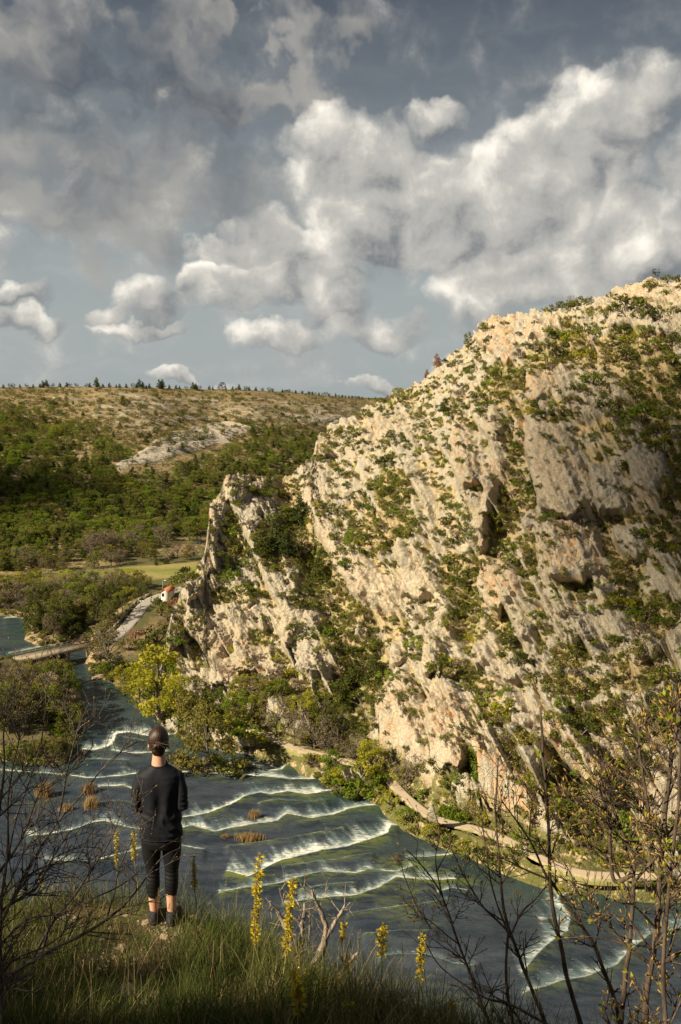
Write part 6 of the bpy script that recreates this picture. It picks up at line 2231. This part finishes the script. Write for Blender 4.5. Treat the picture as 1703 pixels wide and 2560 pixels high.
def coords(me):
    v = np.empty(len(me.vertices) * 3, np.float32)
    me.vertices.foreach_get('co', v)
    return v.reshape(-1, 3).astype(float)


def put_coords(me, v):
    me.vertices.foreach_set('co', np.asarray(v, np.float32).ravel())
    me.update()


z_top, z_ear, z_nape, z_col, z_sh, z_el, z_hem, z_kn, z_leg, z_ank = zl(1818), zl(1866), zl(1882), zl(1908), zl(1930), zl(2010), zl(2088), zl(2176), zl(2240) + .040, zl(2282)
AX = 0.072                                  # half distance between the ankles
# ---- body: one skin
b = MB()
hc = z_top - 0.112
ball(b, (0, 0.015, hc), (0.070, 0.088, 0.104), 20)
ball(b, (0, 0.045, hc - 0.055), (0.056, 0.060, 0.062), 14)
ball(b, (0, 0.105, hc - 0.012), (0.012, 0.020, 0.022), 10)              # nose
ball(b, (0, 0.092, hc - 0.060), (0.024, 0.014, 0.008), 8)              # lips
ball(b, (0, 0.085, hc - 0.095), (0.024, 0.022, 0.016), 8)              # chin
for s_ in (-1, 1):
    ball(b, (s_ * 0.079, 0.010, z_ear), (0.010, 0.020, 0.031), 10)       # ears
    ball(b, (s_ * 0.030, 0.086, hc + 0.020), (0.018, 0.014, 0.008), 8)   # brow
limb(b, [(0, 0.005, hc - 0.05), (0, -0.008, z_nape - .02), (0, -0.018, z_col - .05)], [0.054, 0.050, 0.068])
ring_loft(b, [((0, 0, zl(2100)), .135, .095, .9), ((0, -.005, zl(2075)), .145, .10, .9), ((0, 0, zl(2040)), .115, .08, .9), ((0, -.005, zl(1985)), .135, .085, .9), ((0, -.01, zl(1945)), .150, .085, .8), ((0, -.012, zl(1925)), .125, .07, .8), ((0, -.015, zl(1910)), .06, .055, 1)])
SHX = 0.152
for s_ in (-1, 1):
    limb(b, [(s_ * SHX, -.01, z_sh - .045), (s_ * (SHX + .026), -.035, (z_sh + z_el) / 2 - .01), (s_ * (SHX + .028), -.035, z_el)], [0.046, 0.040, 0.034])
    limb(b, [(s_ * (SHX + .028), -.035, z_el), (s_ * .15, .10, z_el - .005), (s_ * .062, .205, z_el + .015)], [0.036, 0.032, 0.021])
    hp = np.array([s_ * .030, .228, z_el + .018])
    ball(b, hp, (0.040, 0.018, 0.030), 12)
    for j, (dz, ln) in enumerate([(.022, .060), (.008, .068), (-.007, .064), (-.020, .050)]):
        f0 = hp + np.array([-s_ * .022, .006 + .006 * (s_ > 0), dz])
        limb(b, [f0, f0 + np.array([-s_ * ln * .5, .010, -.004]), f0 + np.array([-s_ * ln * .85, .002, -.012])], [0.0092, 0.0085, 0.0075], 7, 8)
    t0 = hp + np.array([s_ * .012, -.004, .022])
    limb(b, [t0, t0 + np.array([-s_ * .022, .006, .022]), t0 + np.array([-s_ * .045, .006, .026])], [0.0110, 0.0100, 0.0085], 7, 8)
    fy = -0.02 if s_ < 0 else -0.05
    limb(b, [(s_ * .082, 0, zl(2098)), (s_ * .082, 0, zl(2130)), (s_ * .075, -.005, z_kn), (s_ * .074, -.020, zl(2205)), (s_ * AX, fy * .6, z_ank)], [0.076, 0.070, 0.049, 0.050, 0.034])
    limb(b, [(s_ * AX, fy * .6, z_ank), (s_ * AX, fy, .06), (s_ * (AX + .012), fy + .10, .045), (s_ * (AX + .02), fy + .17, .032)], [0.036, 0.036, 0.034, 0.026])
me = remesh(b, 0.0075, 4)
shade_smooth(me)
me.materials.append(M_SKIN)
link('body', me, person)
for s_ in (-1, 1):
    mb = MB(); ball(mb, (s_ * 0.030, 0.094, hc + 0.002), (0.012, 0.010, 0.009), 10)
    mb.build('eye', M_EYE, person, True)
    mb = MB(); ball(mb, (s_ * 0.086, 0.008, z_ear - .026), (0.0045, 0.0045, 0.0045), 8)
    mb.build('earring', M_GREEN, person, True)
# ---- shirt
b = MB()
ring_loft(b, [((0.000, -.004, z_hem), .172, .118, .85), ((0, -.005, zl(2075)), .172, .120, .85), ((0, -.004, zl(2050)), .165, .116, .85), ((0, -.004, zl(2010)), .158, .110, .85), ((0, -.008, zl(1970)), .166, .106, .82),
              ((0, -.012, zl(1945)), .176, .100, .78), ((0, -.014, zl(1932)), .168, .090, .78), ((0, -.016, zl(1922)), .135, .078, .85), ((0, -.018, zl(1914)), .095, .068, .95), ((0, -.018, zl(1907)), .066, .060, 1)], 40)
for s_ in (-1, 1):
    limb(b, [(s_ * (SHX - .010), -.012, z_sh - .040), (s_ * (SHX + .026), -.035, (z_sh + z_el) / 2), (s_ * (SHX + .030), -.038, z_el)], [0.056, 0.049, 0.045], 24)
    limb(b, [(s_ * (SHX + .030), -.038, z_el), (s_ * (SHX + .030), .03, z_el - .022), (s_ * .13, .12, z_el - .01), (s_ * .072, .195, z_el + .012)], [0.045, 0.043, 0.038, 0.031], 22)
me = remesh(b, 0.0065, 3)
v = coords(me)
# folds: soft diagonal drags across the back, bunching at the elbows and towards the hem
x, y, z = v[:, 0], v[:, 1], v[:, 2]
nrm = np.stack([x / .17 ** 2, y / .11 ** 2, 0 * x], 1)
nrm /= np.maximum(np.linalg.norm(nrm, axis=1, keepdims=True), 1e-6)
H_ = z_col - z_hem
u = (z - z_hem) / H_
amp_low = np.exp(-((u - 0.18) / 0.22) ** 2)
fold = 0.0065 * np.sin((z * 1.0 + 0.9 * x) * 62 + 2.2 * fbm(v * 7, 2) * 2) * amp_low
fold += 0.0040 * np.sin((x * 1.0 - 0.25 * z) * 55 + 3 * fbm(v * 5 + 3, 2)) * np.exp(-((u - .45) / .25) ** 2)
fold += 0.0050 * fbm(v * 9 + 5, 3)
arm = sstep(np.abs(x), .165, .195)
fold = fold * (1 - arm) + arm * (0.0055 * np.sin(z * 150 + 40 * y + 2 * fbm(v * 12, 2)) * np.exp(-((z - z_el) / .09) ** 2) + 0.004 * fbm(v * 14, 2))
fold -= 0.010 * np.exp(-(x / .035) ** 2) * np.exp(-((u - .45) / .3) ** 2) * (y < 0)           # hollow along the spine
fold += 0.006 * np.exp(-((np.abs(x) - .075) / .04) ** 2) * np.exp(-((u - .72) / .14) ** 2) * (y < 0)   # shoulder blades
v = v + nrm * fold[:, None]
put_coords(me, v)
shade_smooth(me)
me.materials.append(M_SHIRT)
shirt = link('shirt', me, person)
mb = MB()
th = np.linspace(0, 2 * np.pi, 40)
mb.tube(np.stack([0.064 * np.cos(th), -.018 + 0.060 * np.sin(th), zl(1907) + .004 + .012 * np.sin(th)], 1), 0.0055, 8, cap=False)
mb.build('collar', M_SHIRT, shirt, True)
mb = MB()
th = np.linspace(0, 2 * np.pi, 60)
e_ = .85
mb.tube(np.stack([.172 * np.sign(np.cos(th)) * np.abs(np.cos(th)) ** e_, -.004 + .119 * np.sign(np.sin(th)) * np.abs(np.sin(th)) ** e_, z_hem + .010 + 0 * th], 1), 0.0042, 6, cap=False)
mb.build('hem', M_SHIRT, shirt, True)
# ---- leggings
b = MB()
ring_loft(b, [((0, 0, zl(2112)), .150, .105, .9), ((0, -.008, zl(2095)), .160, .112, .9), ((0, -.005, zl(2070)), .150, .105, .9), ((0, 0, zl(2050)), .130, .095, .9)])
for s_ in (-1, 1):
    limb(b, [(s_ * .083, -.004, zl(2100)), (s_ * .083, -.002, zl(2132)), (s_ * .076, -.004, z_kn), (s_ * .075, -.020, zl(2205)), (s_ * .074, -.022, z_leg)], [0.082, 0.076, 0.055, 0.057, 0.047], 30, 24)
me = remesh(b, 0.0065, 4)
v = coords(me)
zz = v[:, 2]
cxl = np.sign(v[:, 0]) * .077
rn = np.stack([v[:, 0] - cxl, v[:, 1], 0 * zz], 1)
rn /= np.maximum(np.linalg.norm(rn, axis=1, keepdims=True), 1e-6)
wr = 0.0022 * np.sin(zz * 190 + 8 * v[:, 0] * 4 + 3 * fbm(v * 8, 2)) * (np.exp(-((zz - z_kn) / .07) ** 2) + .8 * np.exp(-((zz - z_leg - .03) / .05) ** 2))
put_coords(me, v + rn * wr[:, None])
shade_smooth(me)
me.materials.append(M_LEGG)
link('leggings', me, person)
# ---- socks and shoes
for s_ in (-1, 1):
    fy = -0.02 if s_ < 0 else -0.05
    b = MB()
    limb(b, [(s_ * AX, fy * .65, z_ank + .010), (s_ * AX, fy * .9, .055)], [0.0415, 0.044], 10, 18)
    me = remesh(b, 0.005, 2)
    shade_smooth(me); me.materials.append(M_SOCK)
    link('sock', me, person)
    b = MB()
    toe = np.array([s_ * .030, .0, 0])
    ring_loft(b, [((s_ * AX, fy + .055, .022), .046, .125, .75), ((s_ * AX, fy + .055, .040), .045, .122, .75), ((s_ * AX, fy + .040, .060), .042, .100, .8), ((s_ * AX, fy + .004, .085), .041, .056, .9), ((s_ * AX, fy + .000, .098), .040, .048, .9)], 30)
    me = remesh(b, 0.006, 3)
    v = coords(me)
    v[:, 0] += s_ * 0.20 * np.clip(v[:, 1] - fy, 0, 1)
    put_coords(me, v)
    shade_smooth(me); me.materials.append(M_SHOE)
    shoe = link('shoe', me, person)
    b = MB()
    ring_loft(b, [((s_ * AX, fy + .055, .000), .046, .126, .75), ((s_ * AX, fy + .055, .010), .050, .131, .75), ((s_ * AX, fy + .055, .028), .048, .128, .75)], 30)
    me = b.mesh('sole', M_SOLE, True)
    v = coords(me); v[:, 0] += s_ * 0.20 * np.clip(v[:, 1] - fy, 0, 1); put_coords(me, v)
    link('sole', me, shoe)
    b = MB()
    b.tube([(s_ * AX - .030, fy - .035, .045), (s_ * AX, fy - .062, .042), (s_ * AX + .030, fy - .035, .045)], .005, 6)
    b.build('heel_trim', M_TRIM, shoe, True)
# ---- hair: combed back over the head, twisted into a bun
b = MB()
ball(b, (0, 0.000, hc + .010), (0.082, 0.096, 0.111), 20)
ball(b, (0, -0.030, hc - .030), (0.068, 0.060, 0.070), 16)
ball(b, (0, -0.030, z_nape + .022), (0.050, 0.038, 0.040), 12)
me = remesh(b, 0.005, 4)
v = coords(me)
# strands run from the hairline to the bun
ang = np.arctan2(v[:, 0], v[:, 2] - (hc - .03))
v = v + 0.0022 * np.sin(ang * 58 + 3 * fbm(v * 30, 2))[:, None] * np.stack([v[:, 0] / .08, v[:, 1] / .09, 0 * ang], 1)
face = (v[:, 1] > .055) & (v[:, 2] < hc + .085)
v[face, 1] = np.minimum(v[face, 1], .052)
low = (v[:, 1] > .005) & (v[:, 2] < hc + .010)
v[low, 0] *= 0.84
put_coords(me, v)
shade_smooth(me); me.materials.append(M_HAIR)
hair = link('hair', me, person)
mb = MB()
bc = np.array([0.004, -0.110, zl(1862) + .038])
for k in range(3):
    th = np.linspace(0, 2 * np.pi * 1.25, 44)
    r_ = np.linspace(.025, .007, 44) * (1 - .12 * k)
    pts_ = np.stack([bc[0] + r_ * np.cos(th + k * 2.1) * 1.15, bc[1] - .012 * np.linspace(0, 1, 44) - .004 * k + 0.006 * np.sin(th * 2), bc[2] + r_ * np.sin(th + k * 2.1)], 1)
    mb.tube(pts_, np.linspace(.014, .009, 44), 10)
ball(mb, bc + np.array([0, .016, 0]), (.036, .024, .032), 14)
ball(mb, bc + np.array([0, .004, 0]), (.024, .018, .022), 12)
me = remesh(mb, 0.0035, 2)
shade_smooth(me); me.materials.append(M_HAIR)
link('bun', me, hair)

# ================================================================== bridge, house, lamps, car
def m_conc(name, a, b_, s_=1.5):
    m, t, out = new_mat(name)
    p = t.pos()
    n = t.noise(p, s_, 5, 0.7)
    principled(t, out, Base_Color=t.mix(n, a, b_), Roughness=0.9, Specular_IOR_Level=0.2, Normal=t.bump(n, 0.3, 0.03))
    return m


M_CONC = m_conc('bridge_concrete', (0.20, 0.165, 0.12), (0.32, 0.265, 0.20))
M_PIER = m_conc('pier_stone', (0.13, 0.11, 0.09), (0.26, 0.22, 0.17))
M_RAIL = m_conc('rusty_rail', (0.20, 0.16, 0.11), (0.32, 0.27, 0.19), 6)


def obox(mb, c, ax, ay, hx, hy, hz):
    """box with half sizes along the unit vectors ax, ay and z"""
    ax, ay, az = np.asarray(ax, float), np.asarray(ay, float), np.array([0, 0, 1.0])
    s_ = [(-1, -1, -1), (1, -1, -1), (1, 1, -1), (-1, 1, -1), (-1, -1, 1), (1, -1, 1), (1, 1, 1), (-1, 1, 1)]
    v = [np.asarray(c) + a * hx * ax + b_ * hy * ay + d * hz * az for a, b_, d in s_]
    return mb.add(v, [[0, 3, 2, 1], [4, 5, 6, 7], [0, 1, 5, 4], [1, 2, 6, 5], [2, 3, 7, 6], [3, 0, 4, 7]])


A, Bq = at_z(40, 1648, 3.0), at_z(272, 1600, 3.0)
ctr = (A + Bq) / 2
dx = (Bq - A)
ln = np.linalg.norm(dx)
ux = dx / ln
uy = np.array([-ux[1], ux[0], 0])
br = bpy.data.objects.new('bridge', None)
br.location = ctr
col.objects.link(br)
tag(br, 'low narrow concrete road bridge on stone piers over the river', 'bridge')
mb = MB(); obox(mb, (0, 0, -.14), ux, uy, ln / 2, 1.35, .12); mb.build('deck', M_CONC, br)
for s_ in (-1, 1):
    mb = MB(); obox(mb, uy * s_ * 1.42 + np.array([0, 0, -.22]), ux, uy, ln / 2, .10, .34); mb.build('edge_beam', M_CONC, br)
    for k in range(15):
        t_ = -ln / 2 + ln * (k + .5) / 15
        mb = MB(); obox(mb, ux * t_ + uy * s_ * 1.42 + np.array([0, 0, .58]), ux, uy, .035, .035, .46); mb.build('railing_post', M_RAIL, br)
    for hz in (.62, 1.02):
        mb = MB(); obox(mb, uy * s_ * 1.42 + np.array([0, 0, hz]), ux, uy, ln / 2, .025, .025); mb.build('rail', M_RAIL, br)
for t_ in (-.30, .0, .30):
    mb = MB()
    obox(mb, ux * t_ * ln + np.array([0, 0, -2.4]), ux, uy, .55, 1.5, 2.0)
    obox(mb, ux * t_ * ln + np.array([0, 0, -.46]), ux, uy, .75, 1.65, .12)
    mb.build('pier', M_PIER, br)
mb = MB(); obox(mb, ux * ln * .48 + np.array([0, 0, -2.0]), ux, uy, .9, 2.1, 1.6); mb.build('abutment', M_PIER, br)

M_WALL = m_conc('white_plaster', (0.66, 0.63, 0.57), (0.76, 0.73, 0.67))
M_TILE = m_conc('red_roof_tiles', (0.36, 0.11, 0.06), (0.48, 0.18, 0.10), 4)
M_DARK = m_conc('dark_window', (0.02, 0.022, 0.025), (0.035, 0.036, 0.04))
H0 = at_z(420, 1494, 6.3)
hs = bpy.data.objects.new('house', None)
hs.location = H0
hs.rotation_euler = (0, 0, R(-12))
col.objects.link(hs)
tag(hs, 'small white gabled house with red roof at the top of the road', 'house')
hw, hl, hh, rf = 0.85, 2.0, 1.9, 0.6
mb = MB()
mb.add([(-hw, -hl, -1), (hw, -hl, -1), (hw, hl, -1), (-hw, hl, -1), (-hw, -hl, hh), (hw, -hl, hh), (hw, hl, hh), (-hw, hl, hh), (0, -hl, hh + rf), (0, hl, hh + rf)], [[0, 1, 5, 4], [1, 2, 6, 5], [2, 3, 7, 6], [3, 0, 4, 7]], [[4, 5, 8], [6, 7, 9]])
mb.build('wall', M_WALL, hs)
roof = bpy.data.objects.new('roof', None); col.objects.link(roof); roof.parent = hs
for s_ in (-1, 1):
    mb = MB()
    o1, o2 = np.array([s_ * (hw + .25), 0, hh - .15]), np.array([0, 0, hh + rf + .06])
    for y0, y1 in ((-hl - .25, hl + .25),):
        v = [o1 + (0, y0, 0), o1 + (0, y1, 0), o2 + (0, y1, 0), o2 + (0, y0, 0)]
        v += [p + np.array([0, 0, .10]) for p in v]
        mb.add(v, [[0, 1, 2, 3], [4, 5, 6, 7], [0, 1, 5, 4], [1, 2, 6, 5], [2, 3, 7, 6], [3, 0, 4, 7]])
    mb.build('roof_slope', M_TILE, roof)
mb = MB(); obox(mb, (-.4, -hl - .02, 1.1), (1, 0, 0), (0, 1, 0), .28, .03, .40); mb.build('window', M_DARK, hs)
mb = MB(); obox(mb, (-hw - .02, -.8, 1.1), (1, 0, 0), (0, 1, 0), .03, .35, .40); mb.build('window', M_DARK, hs)

M_LAMP = m_conc('lamp_metal', (0.30, 0.31, 0.31), (0.42, 0.43, 0.43))
for px, py, hpx, lab in [(408, 1496, 46, 'thin street lamp beside the white house'), (346, 1534, 32, 'street lamp on the valley side of the road'), (352, 1528, 26, 'shorter lamp post just past the first one on the road')]:
    Q = at_z(px, py, 5.2)
    h = hpx * Q[1] / F
    lp = bpy.data.objects.new('street_lamp', None); lp.location = Q; col.objects.link(lp)
    tag(lp, lab, 'street lamp')
    mb = MB(); mb.tube([(0, 0, -.6), (0, 0, h * .6), (0, 0, h)], [.07, .05, .04], 8); mb.build('pole', M_LAMP, lp, True)
    mb = MB(); mb.tube([(0, 0, h), (.25, 0, h + .12), (.6, 0, h + .12)], [.035, .035, .03], 6); mb.build('arm', M_LAMP, lp, True)
    mb = MB(); obox(mb, (.7, 0, h + .10), (1, 0, 0), (0, 1, 0), .28, .12, .07); mb.build('lamp_head', M_WALL, lp)

# kerb wall along the valley side of the road
tg = np.gradient(road_c, axis=0)
sd2 = np.stack([-tg[:, 1], tg[:, 0], 0 * tg[:, 0]], 1)
sd2 /= np.linalg.norm(sd2, axis=1)[:, None]
kw = bpy.data.objects.new('kerb_wall', None); kw.location = road_c[4]; col.objects.link(kw)
tag(kw, 'low stone kerb blocks along the valley side of the road', 'kerb')
for k in range(4, len(road_c) - 12, 3):
    c = road_c[k] + sd2[k] * 2.45 - road_c[4]
    t_ = tg[k] / np.linalg.norm(tg[k])
    mb = MB(); obox(mb, c + np.array([0, 0, .15]), t_ * np.array([1, 1, 0]), sd2[k], .95, .18, .32); mb.build('kerb_block', M_CONC, kw)

# parked car far beyond the meadow
M_CAR = m_conc('blue_paint', (0.03, 0.07, 0.16), (0.04, 0.08, 0.19))
Q = far_point(498, 1366)
car = bpy.data.objects.new('parked_car', None); car.location = Q + np.array([0, 0, .1]); car.rotation_euler = (0, 0, .3); car.scale = (.55, .55, .55); col.objects.link(car)
tag(car, 'tiny blue car parked beyond the meadow', 'car')
mb = MB(); obox(mb, (0, 0, .62), (1, 0, 0), (0, 1, 0), 2.0, .85, .32); mb.build('body', M_CAR, car)
mb = MB(); mb.add([(-1.2, -.8, .94), (1.0, -.8, .94), (1.0, .8, .94), (-1.2, .8, .94), (-.8, -.68, 1.5), (.55, -.68, 1.5), (.55, .68, 1.5), (-.8, .68, 1.5)], [[0, 1, 5, 4], [1, 2, 6, 5], [2, 3, 7, 6], [3, 0, 4, 7], [4, 5, 6, 7]]); mb.build('cabin', M_DARK, car)
for sx_ in (-1.2, 1.2):
    for sy_ in (-.82, .82):
        mb = MB(); mb.tube([(sx_, sy_ - .09, .33), (sx_, sy_ + .09, .33)], .33, 14); mb.build('wheel', M_DARK, car)

# flat boulder in the river and blocks along the bank
for px, py, wpx, lab in [(248, 1694, 36, 'flat dark boulder lying in the river by the bare tree'), (672, 1886, 16, 'bank boulder under the bare path trees'), (705, 1888, 14, 'pale slab at the water under the bare path trees'), (1030, 2072, 12, 'grey block at the water under the path bend'), (1040, 1930, 20, 'pale boulder beside the path below the cliff'), (1255, 2110, 26, 'rounded boulder on the path side'), (640, 1884, 12, 'small boulder at the tip of the gravel bank')]:
    Q = at_z(px, py, 0.15 if py < 1900 or px == 1030 else 2.2)
    s_ = wpx / 2 * Q[1] / F
    o = link('boulder', SM[len(lab) % 5], None, Q)
    o.scale = (s_ * 1.1, s_ * .9, s_ * .6)
    o.rotation_euler = (0, 0, random.uniform(0, 6))
    tag(o, lab, 'boulder')
# dirt track on the far slope
tk = [far_point(x_, y_) + np.array([0, 0, .7]) for x_, y_ in [(398, 1352), (430, 1347), (465, 1342), (500, 1336), (535, 1328), (560, 1322)]]
ribbon('path_track', tk, 3.0, M_CONC, 0.3)

# ================================================================== a row of trees added behind the viewpoint, unseen, to shade the near grass
for k, (x, y, h, tone) in enumerate([(-25.5, -5.6, 9.85, 'dark'), (-23.2, -6.3, 9.6, 'green'), (-21.0, -5.7, 9.9, 'dark'), (-18.9, -6.2, 9.65, 'olive'), (-16.8, -5.8, 9.5, 'dark'), (-14.6, -6.4, 9.6, 'green')]):
    word = ['first', 'second', 'third', 'fourth', 'fifth', 'sixth'][k]
    o = plant('tree', TREES[('round', tone)][k % 3], ('trunk', 'crown'), (x, y, float(ledge_z(x, y)) - .1), h - .45, f'{word} leafy tree added behind the viewpoint to shade the grass, out of view', 'tree', wide=.8)
    o.rotation_euler = (0, 0, 1.1 * k)

# ================================================================== two unseen clouds added before the sun to shade far woods and hillside end
M_SHADE_CLOUD, t_, o_ = new_mat('added_shade_cloud')
mx_ = t_.node('ShaderNodeMixShader', ins={0: 0.24, 1: t_.node('ShaderNodeBsdfTransparent').outputs[0], 2: t_.node('ShaderNodeBsdfDiffuse', ins={'Color': (0.8, 0.8, 0.8)}).outputs[0]})
t_.l.new(mx_.outputs[0], o_.inputs[0])


def cloud(target, away, rx_, ry_, rz_, seed, lab):
    c = np.array(target, float) + np.array(sun_dir) * away
    r = np.random.default_rng(seed)
    b_ = MB()
    for k in range(26):
        a_ = r.random() * 6.28
        q_ = math.sqrt(r.random()) * 0.85
        s_ = (0.42 - 0.2 * q_) * (0.7 + 0.6 * r.random())
        ball(b_, (rx_ * q_ * math.cos(a_), ry_ * q_ * math.sin(a_), rz_ * (0.2 + 0.5 * r.random()) * (1 - q_)), (rx_ * s_, ry_ * s_, rz_ * 0.6 * (1 - 0.4 * q_)), 14)
    me = b_.mesh('cloud', M_SHADE_CLOUD, True)
    v = coords(me)
    k_ = 6.0 / max(rx_, ry_)
    v = v + np.stack([fbm(v * k_ + j * 11, 3) for j in range(3)], 1) * np.array([rx_, ry_, rz_]) * 0.16
    put_coords(me, v)
    tag(link('cloud', me, None, c), lab, 'cloud')


cloud((-205, 375, 12), 4200, 95, 90, 40, 5, 'flat-based cloud added before the sun to shade the far woods, out of view')
cloud((90, 108, 16), 4000, 42, 85, 24, 8, 'smaller cloud added before the sun to shade the hillside end, out of view')

# ================================================================== labels: look-alikes are told apart by their order in the picture
ORD = ['first', 'second', 'third', 'fourth', 'fifth', 'sixth', 'seventh', 'eighth', 'ninth', 'tenth'] + [f'{k}th' for k in range(11, 60)]
same = {}
for o in col.objects:
    if 'group' in o and 'label' in o:
        same.setdefault(o['label'], []).append(o)
for lab, os_ in same.items():
    if len(os_) < 2:
        continue
    pxy = {o: to_px(np.array(o.location)) for o in os_}
    side = len(lab.split()) <= 13 and os_[0]['category'] != 'shrub'
    os_.sort(key=lambda o: float(pxy[o][0 if side else 1]))
    for k, o in enumerate(os_):
        o['label'] = f"{lab}, {ORD[k]} from {'left' if side else 'top'}"
